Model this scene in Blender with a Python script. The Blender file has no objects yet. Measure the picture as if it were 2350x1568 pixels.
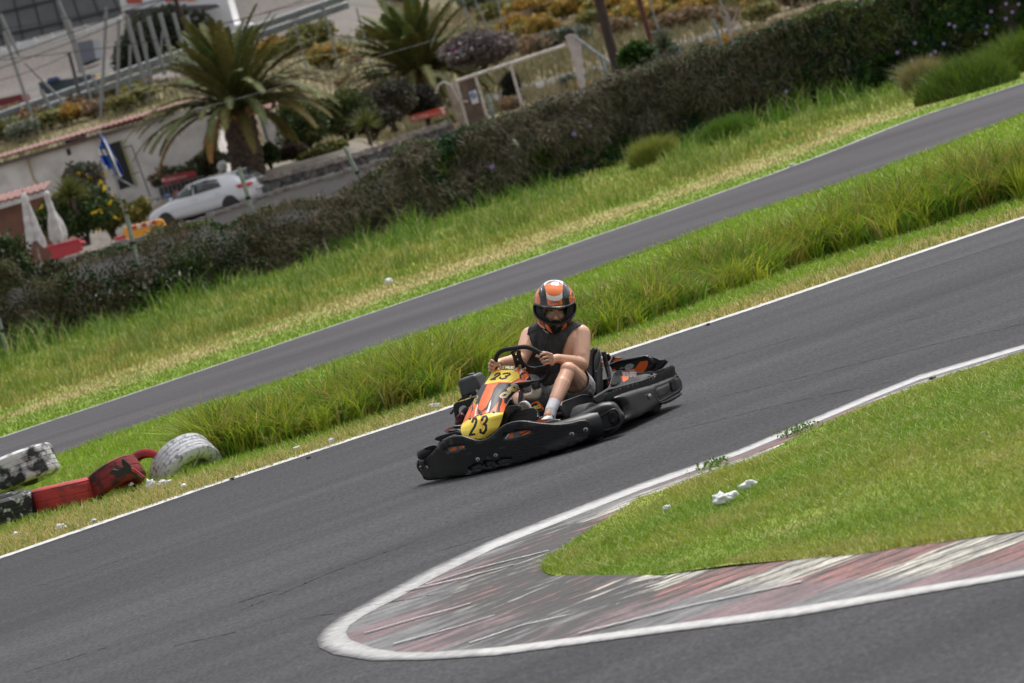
import bpy, bmesh, math, random
import numpy as np
from mathutils import Vector, Matrix, noise as mnoise
from mathutils.geometry import delaunay_2d_cdt
rnd = random.Random(7); rs = np.random.RandomState(11)
scene = bpy.context.scene
COL = scene.collection
# ------------------------------------------------------------------ camera
ROLL = math.radians(15.5); CR, SR = math.cos(ROLL), math.sin(ROLL)
EYE = 2.46; FPX = 9800.0; HZ = 599.0; PITCH = math.atan(HZ/FPX)
cam = bpy.data.cameras.new('camera'); camo = bpy.data.objects.new('camera', cam); COL.objects.link(camo)
cam.lens = 36*FPX/2350.0; cam.sensor_width = 36; cam.clip_start = .5; cam.clip_end = 3000
camo.matrix_world = Matrix.Translation((0, 0, EYE)) @ Matrix.Rotation(math.pi/2-PITCH, 4, 'X') @ Matrix.Rotation(-ROLL, 4, 'Z')
cam.dof.use_dof = True; cam.dof.focus_distance = 27.8; cam.dof.aperture_fstop = 5.8
scene.camera = camo
scene.render.resolution_x = 1024; scene.render.resolution_y = 683
# ------------------------------------------------------------------ light: bright overcast
SUN_EL, SUN_AZ = math.radians(62), math.radians(35)
w = bpy.data.worlds.new('World'); scene.world = w; w.use_nodes = True
nt = w.node_tree; nt.nodes.clear()
sky = nt.nodes.new('ShaderNodeTexSky'); sky.sky_type = 'NISHITA'; sky.sun_disc = False
sky.sun_elevation = SUN_EL; sky.sun_rotation = SUN_AZ; sky.dust_density = 4; sky.air_density = 1.0; sky.ozone_density = 1.0
hs = nt.nodes.new('ShaderNodeHueSaturation'); hs.inputs['Saturation'].default_value = .22
bg = nt.nodes.new('ShaderNodeBackground'); bg.inputs['Strength'].default_value = .13
ow = nt.nodes.new('ShaderNodeOutputWorld')
nt.links.new(sky.outputs[0], hs.inputs['Color']); nt.links.new(hs.outputs[0], bg.inputs[0]); nt.links.new(bg.outputs[0], ow.inputs[0])
sl = bpy.data.lights.new('sun', 'SUN'); sl.energy = 2.0; sl.angle = math.radians(26); sl.color = (1, .965, .92)
so = bpy.data.objects.new('sun', sl); COL.objects.link(so)
sd = Vector((math.sin(SUN_AZ)*math.cos(SUN_EL), math.cos(SUN_AZ)*math.cos(SUN_EL), math.sin(SUN_EL)))
so.rotation_euler = sd.to_track_quat('Z', 'Y').to_euler()
scene.view_settings.view_transform = 'Standard'; scene.view_settings.look = 'None'
scene.view_settings.exposure = 0.5; scene.view_settings.gamma = 1
scene.render.engine = 'CYCLES'
# ------------------------------------------------------------------ survey helpers: photo measurements -> places in the world
def ray(x, y):
    r = CR*(x-1175)-SR*(y-784); h = -SR*(x-1175)-CR*(y-784)
    c, s = math.cos(PITCH), math.sin(PITCH)
    return Vector((r, FPX*c+h*s, -FPX*s+h*c))
def G(x, y, z=0.0):
    d = ray(x, y); return Vector((0, 0, EYE))+d*((z-EYE)/d.z)
def W(x, y, D):
    d = ray(x, y); return Vector((0, 0, EYE))+d*(D/d.y)
def PX(p):
    c, s = math.cos(PITCH), math.sin(PITCH)
    x, y, z = p[0], p[1], p[2]-EYE
    dep = y*c-z*s; h = (y*s+z*c)*FPX/dep; r = x*FPX/dep
    return (1175+CR*r-SR*h, 784-SR*r-CR*h)
# kart frame: f forward, l to the driver's left, z up
PSI = math.radians(27); KO = Vector((-.295, 27.5, 0))
KF = Vector((-math.sin(PSI), -math.cos(PSI), 0)); KL = Vector((math.cos(PSI), -math.sin(PSI), 0)); KZ = Vector((0, 0, 1))
def T(f, l, z): return KO+KF*f+KL*l+KZ*z
def loc(p):
    d = Vector(p)-KO; return Vector((d.dot(KF), d.dot(KL), d.z))
def K(x, y, ax, v):
    e = Vector((0, 0, EYE)); d = ray(x, y)
    n = {'f': KF, 'l': KL, 'z': KZ}[ax]
    return e+d*((v-(e-KO).dot(n))/d.dot(n))
def KS(x, y, fn):      # ray meets the surface f = fn(l, z)
    f = 0
    for _ in range(6):
        p = loc(K(x, y, 'f', f)); f = fn(p[1], p[2])
    return K(x, y, 'f', f)
def crop(ox, oy, s): return lambda *p: ((ox+p[0]*s)/1.743, (oy+p[1]*s)/1.743)
c1 = crop(1600, 1050, 1/1.686); c2 = crop(1900, 1080, .3955); c3 = crop(1640, 1450, .3252); c4 = crop(2200, 1350, .3189)
c5 = crop(2050, 1100, .1786); c6 = crop(1640, 1650, .366); c7 = crop(1940, 1350, .236); c8 = crop(2280, 1400, .19575); c9 = crop(1780, 1430, .18494)
# ------------------------------------------------------------------ materials
def mat(name, col, rough=.6, col2=None, scale=5., detail=4., bump=0., bscale=40., metal=0., spec=.5, coat=0., lo=.4, hi=.6, coords='Object', stretch=None, mid=None, bdist=.01):
    m = bpy.data.materials.new(name); m.use_nodes = True; n = m.node_tree; b = n.nodes['Principled BSDF']
    b.inputs['Base Color'].default_value = (*col, 1); b.inputs['Roughness'].default_value = rough; b.inputs['Metallic'].default_value = metal
    b.inputs['Specular IOR Level'].default_value = spec; b.inputs['Coat Weight'].default_value = coat
    tc = n.nodes.new('ShaderNodeTexCoord'); src = tc.outputs[coords]
    if stretch:
        mp = n.nodes.new('ShaderNodeMapping'); mp.inputs['Scale'].default_value = stretch[:3]
        if len(stretch) > 3: mp.inputs['Rotation'].default_value = (0, 0, stretch[3])
        n.links.new(src, mp.inputs[0]); src = mp.outputs[0]
    if col2 is not None:
        nz = n.nodes.new('ShaderNodeTexNoise'); nz.inputs['Scale'].default_value = scale; nz.inputs['Detail'].default_value = detail
        n.links.new(src, nz.inputs['Vector'])
        cr = n.nodes.new('ShaderNodeValToRGB'); e = cr.color_ramp.elements
        e[0].position = lo; e[0].color = (*col, 1); e[1].position = hi; e[1].color = (*col2, 1)
        if mid is not None:
            q = cr.color_ramp.elements.new((lo+hi)/2); q.color = (*mid, 1)
        n.links.new(nz.outputs[0], cr.inputs[0]); n.links.new(cr.outputs[0], b.inputs['Base Color'])
    if bump:
        nb = n.nodes.new('ShaderNodeTexNoise'); nb.inputs['Scale'].default_value = bscale; nb.inputs['Detail'].default_value = 5
        n.links.new(src, nb.inputs['Vector'])
        bp = n.nodes.new('ShaderNodeBump'); bp.inputs['Strength'].default_value = bump; bp.inputs['Distance'].default_value = bdist
        n.links.new(nb.outputs[0], bp.inputs['Height']); n.links.new(bp.outputs[0], b.inputs['Normal'])
    return m
def attr_mat(name, rough=.6, trans=0., bump=0., bscale=60., spec=.3, coat=0., var=.0, vscale=3.):
    m = bpy.data.materials.new(name); m.use_nodes = True; n = m.node_tree; b = n.nodes['Principled BSDF']
    b.inputs['Roughness'].default_value = rough; b.inputs['Specular IOR Level'].default_value = spec; b.inputs['Coat Weight'].default_value = coat
    a = n.nodes.new('ShaderNodeAttribute'); a.attribute_name = 'Col'; src = a.outputs['Color']
    tc = n.nodes.new('ShaderNodeTexCoord')
    if var:
        nz = n.nodes.new('ShaderNodeTexNoise'); nz.inputs['Scale'].default_value = vscale; nz.inputs['Detail'].default_value = 6
        n.links.new(tc.outputs['Object'], nz.inputs['Vector'])
        mr = n.nodes.new('ShaderNodeMapRange'); mr.inputs[3].default_value = 1-var; mr.inputs[4].default_value = 1+var; mr.inputs[1].default_value = .3; mr.inputs[2].default_value = .7
        n.links.new(nz.outputs[0], mr.inputs[0])
        mx = n.nodes.new('ShaderNodeVectorMath'); mx.operation = 'SCALE'; n.links.new(src, mx.inputs[0]); n.links.new(mr.outputs[0], mx.inputs['Scale']); src = mx.outputs[0]
    n.links.new(src, b.inputs['Base Color'])
    if bump:
        nb = n.nodes.new('ShaderNodeTexNoise'); nb.inputs['Scale'].default_value = bscale
        n.links.new(tc.outputs['Object'], nb.inputs['Vector'])
        bp = n.nodes.new('ShaderNodeBump'); bp.inputs['Strength'].default_value = bump; bp.inputs['Distance'].default_value = .01
        n.links.new(nb.outputs[0], bp.inputs['Height']); n.links.new(bp.outputs[0], b.inputs['Normal'])
    if trans:
        tr = n.nodes.new('ShaderNodeBsdfTranslucent'); n.links.new(src, tr.inputs[0])
        ms = n.nodes.new('ShaderNodeMixShader'); ms.inputs[0].default_value = trans
        n.links.new(b.outputs[0], ms.inputs[1]); n.links.new(tr.outputs[0], ms.inputs[2]); n.links.new(ms.outputs[0], n.nodes['Material Output'].inputs[0])
    return m
# ------------------------------------------------------------------ tagging
def tag(o, label=None, cat=None, group=None, kind=None):
    if label: o['label'] = label
    if cat: o['category'] = cat
    if group: o['group'] = group
    if kind: o['kind'] = kind
    return o
def thing(name, label, cat, at=(0, 0, 0), group=None, rz=0):
    o = bpy.data.objects.new(name, None); COL.objects.link(o); o.location = at; o.rotation_euler = (0, 0, rz); o.empty_display_size = .1
    return tag(o, label, cat, group)
def adopt(o, root):     # geometry made in world coordinates, parented to a thing
    if root is not None:
        o.parent = root; bpy.context.view_layer.update()
        o.matrix_parent_inverse = root.matrix_world.inverted()
    return o
# ------------------------------------------------------------------ mesh building
class MB:
    def __init__(s): s.v = []; s.f = []
    def add(s, vs, fs):
        b = len(s.v); s.v += [tuple(q) for q in vs]; s.f += [tuple(b+i for i in f) for f in fs]
    def box(s, c, size, rot=None, taper=1.):
        c = Vector(c); hx, hy, hz = size[0]/2, size[1]/2, size[2]/2
        vs = [Vector((x*hx*(taper if z > 0 else 1), y*hy*(taper if z > 0 else 1), z*hz)) for z in (-1, 1) for x, y in ((-1, -1), (1, -1), (1, 1), (-1, 1))]
        if rot is not None: vs = [rot @ v for v in vs]
        s.add([c+v for v in vs], [(3, 2, 1, 0), (4, 5, 6, 7), (0, 1, 5, 4), (1, 2, 6, 5), (2, 3, 7, 6), (3, 0, 4, 7)])
    def tube(s, pts, r, n=8, caps=True, flat=None):
        pts = [Vector(p) for p in pts]; N = len(pts); rr = r if isinstance(r, (list, tuple)) else [r]*N
        t0 = (pts[1]-pts[0]).normalized(); up = Vector((0, 0, 1)) if abs(t0.z) < .9 else Vector((1, 0, 0))
        a = t0.cross(up).normalized(); vs = []
        for i, p in enumerate(pts):
            t = (pts[min(i+1, N-1)]-pts[max(i-1, 0)]).normalized()
            a = (a-t*a.dot(t)).normalized(); b = t.cross(a)
            for k in range(n):
                an = 2*math.pi*k/n; vs.append(p+(a*math.cos(an)+b*math.sin(an)*(flat or 1))*rr[i])
        fs = [(i*n+k, i*n+(k+1) % n, (i+1)*n+(k+1) % n, (i+1)*n+k) for i in range(N-1) for k in range(n)]
        if caps: fs += [tuple(range(n-1, -1, -1)), tuple((N-1)*n+k for k in range(n))]
        s.add(vs, fs)
    def lathe(s, prof, c, axis=(0, 0, 1), n=24, caps=True):
        c = Vector(c); ax = Vector(axis).normalized(); u = ax.orthogonal().normalized(); v = ax.cross(u)
        vs = [c+ax*h+(u*math.cos(2*math.pi*k/n)+v*math.sin(2*math.pi*k/n))*r for r, h in prof for k in range(n)]
        fs = [(i*n+k, i*n+(k+1) % n, (i+1)*n+(k+1) % n, (i+1)*n+k) for i in range(len(prof)-1) for k in range(n)]
        if caps: fs += [tuple(range(n-1, -1, -1)), tuple((len(prof)-1)*n+k for k in range(n))]
        s.add(vs, fs)
    def ell(s, c, r, rot=None, n=16, m=10):
        c = Vector(c); vs = []; fs = []
        for i in range(m+1):
            th = math.pi*i/m
            for k in range(n):
                ph = 2*math.pi*k/n; p = Vector((r[0]*math.sin(th)*math.cos(ph), r[1]*math.sin(th)*math.sin(ph), r[2]*math.cos(th)))
                vs.append(c+(rot @ p if rot is not None else p))
        for i in range(m):
            for k in range(n): fs.append((i*n+k, (i+1)*n+k, (i+1)*n+(k+1) % n, i*n+(k+1) % n))
        s.add(vs, fs)
    def cap(s, a, b, ra, rb, n=14):     # tapered capsule
        a, b = Vector(a), Vector(b); d = b-a; L = d.length or 1e-6; d = d/L; pts = []; rr = []
        for i in range(5): q = (i+.02)/5*math.pi/2; pts.append(a-d*ra*math.cos(q)); rr.append(ra*math.sin(q))
        for i in range(9): t = i/8; pts.append(a.lerp(b, t)); rr.append(ra+(rb-ra)*t)
        for i in range(5): q = (5-i-.98+.02)/5*math.pi/2; pts.append(b+d*rb*math.cos(q)); rr.append(max(rb*math.sin(q), .0005))
        s.tube(pts, rr, n)
    def grid(s, fn, nu, nv):
        vs = [fn(i/nu, j/nv) for j in range(nv+1) for i in range(nu+1)]
        s.add(vs, [(j*(nu+1)+i, j*(nu+1)+i+1, (j+1)*(nu+1)+i+1, (j+1)*(nu+1)+i) for j in range(nv) for i in range(nu)])
    def prism(s, pts, off):
        n = len(pts); o = Vector(off); a = [Vector(p) for p in pts]; b = [p+o for p in a]
        s.add(a+b, [tuple(range(n-1, -1, -1)), tuple(range(n, 2*n))]+[(i, (i+1) % n, n+(i+1) % n, n+i) for i in range(n)])
    def build(s, name, m=None, parent=None, smooth=True, bevel=0, sub=0, solid=0, sharp=40, fixn=True, soff=0):
        me = bpy.data.meshes.new(name); me.from_pydata(s.v, [], s.f)
        if fixn:
            bm = bmesh.new(); bm.from_mesh(me); bmesh.ops.recalc_face_normals(bm, faces=bm.faces); bm.to_mesh(me); bm.free()
        o = bpy.data.objects.new(name, me); COL.objects.link(o)
        if m is not None: me.materials.append(m)
        if smooth:
            me.polygons.foreach_set('use_smooth', [True]*len(me.polygons))
            try: me.set_sharp_from_angle(angle=math.radians(sharp))
            except Exception: pass
        if solid: q = o.modifiers.new('s', 'SOLIDIFY'); q.thickness = solid; q.offset = soff
        if bevel: q = o.modifiers.new('b', 'BEVEL'); q.width = bevel; q.segments = 3; q.limit_method = 'ANGLE'; q.angle_limit = math.radians(40)
        if sub: q = o.modifiers.new('d', 'SUBSURF'); q.levels = sub; q.render_levels = sub
        return adopt(o, parent)
def inpoly(x, y, P):
    c = False; n = len(P); j = n-1
    for i in range(n):
        xi, yi = P[i]; xj, yj = P[j]
        if (yi > y) != (yj > y) and x < (xj-xi)*(y-yi)/(yj-yi)+xi: c = not c
        j = i
    return c
def smoothpoly(P, it=2, closed=True):
    for _ in range(it):
        Q = []; n = len(P)
        for i in range(n if closed else n-1):
            a = P[i]; b = P[(i+1) % n]
            Q.append((a[0]*.75+b[0]*.25, a[1]*.75+b[1]*.25)); Q.append((a[0]*.25+b[0]*.75, a[1]*.25+b[1]*.75))
        if not closed: Q = [P[0]]+Q+[P[-1]]
        P = Q
    return P
def cdt(outline, step, holes=()):
    xs = [p[0] for p in outline]; ys = [p[1] for p in outline]
    V = [Vector(p) for p in outline]; Ed = [(i, (i+1) % len(outline)) for i in range(len(outline))]
    for h in holes:
        b = len(V); V += [Vector(p) for p in h]; Ed += [(b+i, b+(i+1) % len(h)) for i in range(len(h))]
    y = min(ys)+step/2; k = 0
    while y < max(ys):
        x = min(xs)+step/2+(k % 2)*step/2
        while x < max(xs):
            if inpoly(x, y, outline) and not any(inpoly(x, y, h) for h in holes): V.append(Vector((x, y)))
            x += step
        y += step; k += 1
    r = delaunay_2d_cdt(V, Ed, [], 0, 1e-4)
    vv, ff = r[0], r[2]; out = []
    for f in ff:
        cx = sum(vv[i][0] for i in f)/len(f); cy = sum(vv[i][1] for i in f)/len(f)
        if inpoly(cx, cy, outline) and not any(inpoly(cx, cy, h) for h in holes): out.append(tuple(f))
    return [(p[0], p[1]) for p in vv], out
def pdist(x, y, P):
    best = 1e9; n = len(P)
    for i in range(n):
        ax, ay = P[i]; bx, by = P[(i+1) % n]; dx, dy = bx-ax, by-ay; L = dx*dx+dy*dy or 1e-9
        t = max(0, min(1, ((x-ax)*dx+(y-ay)*dy)/L)); q = (x-ax-t*dx)**2+(y-ay-t*dy)**2
        if q < best: best = q
    return math.sqrt(best)
def sheet(name, outline, surf, m, parent, thick=.004, holes=(), step=5, smooth=1, paint=None, base=None):
    # a panel cut to an outline, following its own surface, with real thickness
    if smooth: outline = smoothpoly(outline, smooth)
    vv, ff = cdt(outline, step, holes)
    b = MB(); b.add([surf(x, y) for x, y in vv], ff)
    o = b.build(name, m, parent, solid=thick)
    if paint is not None: docolor(o, paint, base)
    return o
def pillow(name, outline, surf, m, parent, R=12, Th=.05, step=4, smooth=1, toward=None, sub=0, back=.5, paint=None, base=None):
    # a moulded hollow-plastic part: rounded front, flatter back
    if smooth: outline = smoothpoly(outline, smooth)
    vv, ff = cdt(outline, step); n = len(vv); F, B = [], []
    nb = len(outline)
    for i, (x, y) in enumerate(vv):
        p = surf(x, y); d = min(1, pdist(x, y, outline)/R) if i >= nb else 0
        q = math.sqrt(max(0, 1-(1-d)**2))*Th; t = toward if toward is not None else (Vector((0, 0, EYE))-p).normalized()
        F.append(p+t*q); B.append(p-t*(q*back+.003))
    fs = list(ff)+[tuple(n+i for i in reversed(f)) for f in ff]
    fs += [(i, (i+1) % nb, n+(i+1) % nb, n+i) for i in range(nb)]
    b = MB(); b.add(F+B, fs); o = b.build(name, m, parent, sharp=60)
    if paint is not None: docolor(o, paint, base)
    return o
def docolor(o, polys, base):      # per-corner paint scheme; polys = [(outline, colour)], strokes = [(line, width, colour)]
    me = o.data; ca = me.color_attributes.new('Col', 'FLOAT_COLOR', 'CORNER')
    M = o.matrix_parent_inverse.inverted() if False else Matrix.Identity(4)
    bb = []
    for q in polys:
        xs = [p[0] for p in q[0]]; ys = [p[1] for p in q[0]]; w_ = q[1] if len(q) == 3 else 0
        bb.append((min(xs)-w_, max(xs)+w_, min(ys)-w_, max(ys)+w_))
    co = me.vertices
    for pl in me.polygons:
        x, y = PX(pl.center); c = base
        for q, b in zip(polys, bb):
            if b[0] <= x <= b[1] and b[2] <= y <= b[3]:
                if len(q) == 2:
                    if inpoly(x, y, q[0]): c = q[1]
                else:
                    L = q[0]
                    for i in range(len(L)-1):
                        ax, ay = L[i]; dx, dy = L[i+1][0]-ax, L[i+1][1]-ay; LL = dx*dx+dy*dy or 1e-9
                        t = max(0, min(1, ((x-ax)*dx+(y-ay)*dy)/LL))
                        if (x-ax-t*dx)**2+(y-ay-t*dy)**2 < q[1]**2/4: c = q[2]; break
        for li in pl.loop_indices: ca.data[li].color = (*c, 1)
def npmesh(name, V, F, m, col=None, parent=None, smooth=False):
    V = np.ascontiguousarray(V, dtype=np.float32); F = np.ascontiguousarray(F, dtype=np.int32); k = F.shape[1]
    me = bpy.data.meshes.new(name); me.vertices.add(len(V)); me.vertices.foreach_set('co', V.ravel())
    me.loops.add(F.size); me.loops.foreach_set('vertex_index', F.ravel())
    me.polygons.add(len(F)); me.polygons.foreach_set('loop_start', np.arange(0, F.size, k, dtype=np.int32))
    try: me.polygons.foreach_set('loop_total', np.full(len(F), k, dtype=np.int32))
    except Exception: pass
    me.update(calc_edges=True); me.validate()
    if smooth: me.polygons.foreach_set('use_smooth', np.ones(len(F), dtype=bool))
    if col is not None:
        ca = me.color_attributes.new('Col', 'FLOAT_COLOR', 'POINT')
        c4_ = np.ones((len(V), 4), dtype=np.float32); c4_[:, :3] = col; ca.data.foreach_set('color', c4_.ravel())
    me.materials.append(m); o = bpy.data.objects.new(name, me); COL.objects.link(o)
    return adopt(o, parent)
def vnoise(x, y, seed=0):
    xi = np.floor(x).astype(np.int64); yi = np.floor(y).astype(np.int64); xf = x-xi; yf = y-yi
    def h(a, b):
        n = (a*374761393+b*668265263+seed*1442695041) & 0x7fffffff; n = ((n ^ (n >> 13))*1274126177) & 0x7fffffff
        return ((n ^ (n >> 16)) & 0xffff)/65535.
    u = xf*xf*(3-2*xf); v = yf*yf*(3-2*yf)
    return (h(xi, yi)*(1-u)+h(xi+1, yi)*u)*(1-v)+(h(xi, yi+1)*(1-u)+h(xi+1, yi+1)*u)*v
def fbm(x, y, s, seed=0): return .55*vnoise(x*s, y*s, seed)+.3*vnoise(x*s*2.1, y*s*2.1, seed+1)+.15*vnoise(x*s*4.3, y*s*4.3, seed+2)
def resample(P, n):
    P = np.array([tuple(p) for p in P], dtype=float); d = np.r_[0, np.cumsum(np.linalg.norm(np.diff(P, axis=0), axis=1))]
    t = np.linspace(0, d[-1], n); return np.stack([np.interp(t, d, P[:, i]) for i in range(P.shape[1])], 1)
def strip(name, A, B, m, n=80, k=1, zf=None, kind='structure', wob=0, seed=0):
    A = resample(A, n); B = resample(B, n); V = []; F = []
    if wob:
        rr = np.random.RandomState(seed)
        A = A.copy(); A[:, :2] += rr.uniform(-wob, wob, (n, 2)); B = B.copy(); B[:, :2] += rr.uniform(-wob, wob, (n, 2))
    for i in range(n):
        for j in range(k+1):
            t = j/k; p = A[i]*(1-t)+B[i]*t
            if zf: p = np.array([p[0], p[1], zf(t)])
            V.append(p)
    F = [(i*(k+1)+j, i*(k+1)+j+1, (i+1)*(k+1)+j+1, (i+1)*(k+1)+j) for i in range(n-1) for j in range(k)]
    b = MB(); b.add(V, F); o = b.build(name, m)
    for p in o.data.polygons:
        if p.normal.z < 0: p.flip()
    if kind: o['kind'] = kind
    return o
# ================================================================== setting: ground, tracks, kerb, grass
def sst(a, b, x): t = np.clip((x-a)/(b-a), 0, 1); return t*t*(3-2*t)
def TZ(x, y):
    x = np.asarray(x, float); y = np.asarray(y, float)
    z = np.where(y < 176, 0, 0)+.7*sst(172, 190, y)+.04*np.maximum(0, y-190)
    z = z+1.25*sst(167.5, 169.5, y)*(1-sst(-4, -2.5, x))*(1-sst(176, 200, y))
    z = z+3.9*sst(198, 250, y)*(1-sst(-7, 3, x))
    z = z+np.maximum(0, y-430)*.42
    z = z+(fbm(x, y, .05, 5)-.5)*1.3*sst(190, 300, y)
    return z
def tz(x, y): return float(TZ(np.array([x]), np.array([y]))[0])
L1 = [G(*p) for p in ((-700, 1520), (0, 1278), (450, 1123.5), (1040, 930), (1700, 715), (2350, 497), (3000, 275))]
FAR = [G(*p) for p in smoothpoly(((-600, 1215), (0, 1004), (263, 918), (918, 696), (1197, 602), (1377, 538), (1555, 478), (1874, 362), (2081, 277), (2246, 224), (2350, 190), (2800, 40)), 2, False)]
NEAR = [G(*p) for p in smoothpoly(((-600, 1310), (0, 1086), (95, 1058), (238, 1004), (365, 962), (508, 918), (810, 817), (979, 760), (1207, 678), (1394, 605), (1485, 574), (1729, 484), (1915, 427), (2081, 364), (2246, 302), (2350, 257), (2800, 90)), 2, False)]
HEDGE = [(-13, 71), (-9.5, 74.5), (-6, 77.5), (-3, 81), (0, 86), (3.4, 89), (6, 89.5), (10, 90), (16, 91)]
def interp(P, x): return np.interp(x, [p[0] for p in P], [p[1] for p in P])
n1 = Vector((-.579, .816))
def e1(x, y): return (x+4.094)*(-.579)+(y-31.646)*.816
ISL_UP = [(3300, 538), (2800, 678), (2350, 815), (2110, 887), (2000, 931), (1850, 995), (1742, 1053), (1608, 1101), (1466, 1148), (1360, 1217), (1254, 1294), (1247, 1313)]
ISL_LO = [(1247, 1313), (1262, 1322), (1311, 1331), (1438, 1337), (1501, 1326), (1678, 1301), (1961, 1277), (2138, 1252), (2350, 1222), (2800, 1150), (3300, 1080)]
ISL = [G(*p).xy[:] for p in ISL_UP+ISL_LO[1:]]
def inside(x, y, P):
    c = np.zeros(x.shape, bool); n = len(P); j = n-1
    for i in range(n):
        xi, yi = P[i]; xj, yj = P[j]
        with np.errstate(divide='ignore', invalid='ignore'):
            k = ((yi > y) != (yj > y)) & (x < (xj-xi)*(y-yi)/(yj-yi+1e-12)+xi)
        c ^= k; j = i
    return c
LUSH = np.array((.185, .290, .030)); BRIGHT = np.array((.215, .330, .030)); DRY = np.array((.42, .34, .15)); YEL = np.array((.34, .34, .07)); OLIVE = np.array((.10, .115, .04)); SOIL = np.array((.22, .16, .10)); DEEP = np.array((.045, .10, .018))
def mixc(a, b, t): return a*(1-t[:, None])+b*t[:, None]
def gcol(x, y):
    x = np.asarray(x, float); y = np.asarray(y, float); n = fbm(x, y, 1.2, 3); n2 = fbm(x, y, .35, 9); n3 = fbm(x, y, 4., 21)
    isl = inside(x, y, ISL); e = e1(x, y); yn = interp(NEAR, x); yf = interp(FAR, x); hd = interp(HEDGE, x)
    c = mixc(np.tile(LUSH, (len(x), 1)), np.tile(YEL, (len(x), 1)), np.clip((n-.42)*2.2, 0, .75))
    c = mixc(c, np.tile(DRY, (len(x), 1)), np.clip((n3-.60)*2.0, 0, .45))
    B = (e > -.3) & (y < yn+.5) & ~isl
    wl_ = 1+1.1*(1-sst(-3.2, -2.2, x)); t = np.clip(1.25-sst(.35*wl_, 1.25*wl_, e+(n-.5)*.7)*1.3, 0, .95)
    cb = mixc(np.tile(BRIGHT, (len(x), 1)), np.tile(LUSH*.85+.15*YEL, (len(x), 1)), np.clip(n*1.2, 0, 1))
    cb = mixc(cb, np.tile(DRY, (len(x), 1)), t*np.clip(1.25-n3*.9, 0, 1))
    c = np.where(B[:, None], cb, c)
    Cm = (y > yf-.2) & (y < 100)
    d = (y-yf)*.45; u = np.clip((y-yf)/np.maximum(hd-yf, 1), 0, 1)
    cc = mixc(np.tile(BRIGHT*.72, (len(x), 1)), np.tile(DRY*.85, (len(x), 1)), np.exp(-((d-2.5-(n-.5)*2.2-(n2-.5)*3)/(.35+1.1*n2))**2)*np.clip(.3+n2*1.3, 0, .95))
    cc = mixc(cc, np.tile(YEL*.72, (len(x), 1)), sst(2.6, 4.0, d+(n-.5)*2)*np.clip((n2-.3)*2.2, 0, 1))
    cc = mixc(cc, np.tile(LUSH*.72, (len(x), 1)), sst(.55, .92, u+(n-.5)*.35)*.9)
    c = np.where(Cm[:, None], cc, c)
    Df = y > np.maximum(hd+1.5, 92)
    cd = mixc(np.tile(np.array((.17, .125, .08)), (len(x), 1)), np.tile(np.array((.15, .145, .06)), (len(x), 1)), np.clip((fbm(x, y, .12, 4)-.3)*2.2, 0, 1))
    cd = mixc(cd, np.tile(np.array((.30, .25, .15)), (len(x), 1)), np.clip((fbm(x, y, .3, 14)-.5)*2.5, 0, .7)); yard = (1-sst(165, 192, y))[:, None]; cd = cd*(1-yard)+mixc(np.tile(np.array((.15, .13, .115)), (len(x), 1)), np.tile(np.array((.20, .18, .16)), (len(x), 1)), fbm(x, y, .5, 15))*yard
    hill = np.maximum(sst(425, 445, y), sst(253, 260, y)*(1-sst(-5, -1.5, x-(y-250)*.004)))[:, None]; ch = mixc(np.tile(np.array((.155, .135, .125)), (len(x), 1)), np.tile(np.array((.095, .093, .085)), (len(x), 1)), np.clip((fbm(x, y, .09, 40)-.3)*2.3, 0, 1))
    cd = cd*(1-hill)+ch*hill
    return np.where(Df[:, None], cd, c)
m_ground = attr_mat('ground_cover', .95, var=.25, vscale=3.5, bump=.6, bscale=18)
xs = np.concatenate([[-700, -400, -200, -100, -60, -40, -30, -24], np.arange(-20, 20.01, .25), [24, 30, 40, 60, 100, 200, 400, 700]])
ys = np.concatenate([[-60, -10, 5, 12], np.arange(16, 64, .22), np.arange(64, 100, .4), np.arange(100, 460, 1.6), [470, 490, 520, 560, 620, 700, 900]])
XX, YY = np.meshgrid(xs, ys); xf_, yf_ = XX.ravel(), YY.ravel()
island_d = inside(xf_, yf_, ISL)
zz = TZ(xf_, yf_)-.02
nx, ny = len(xs), len(ys); ii = (np.arange(ny-1)[:, None]*nx+np.arange(nx-1)[None, :]).ravel()
ground = npmesh('ground', np.stack([xf_, yf_, zz], 1), np.stack([ii, ii+1, ii+nx+1, ii+nx], 1), m_ground, gcol(xf_, yf_), smooth=True)
ground['kind'] = 'structure'
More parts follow.
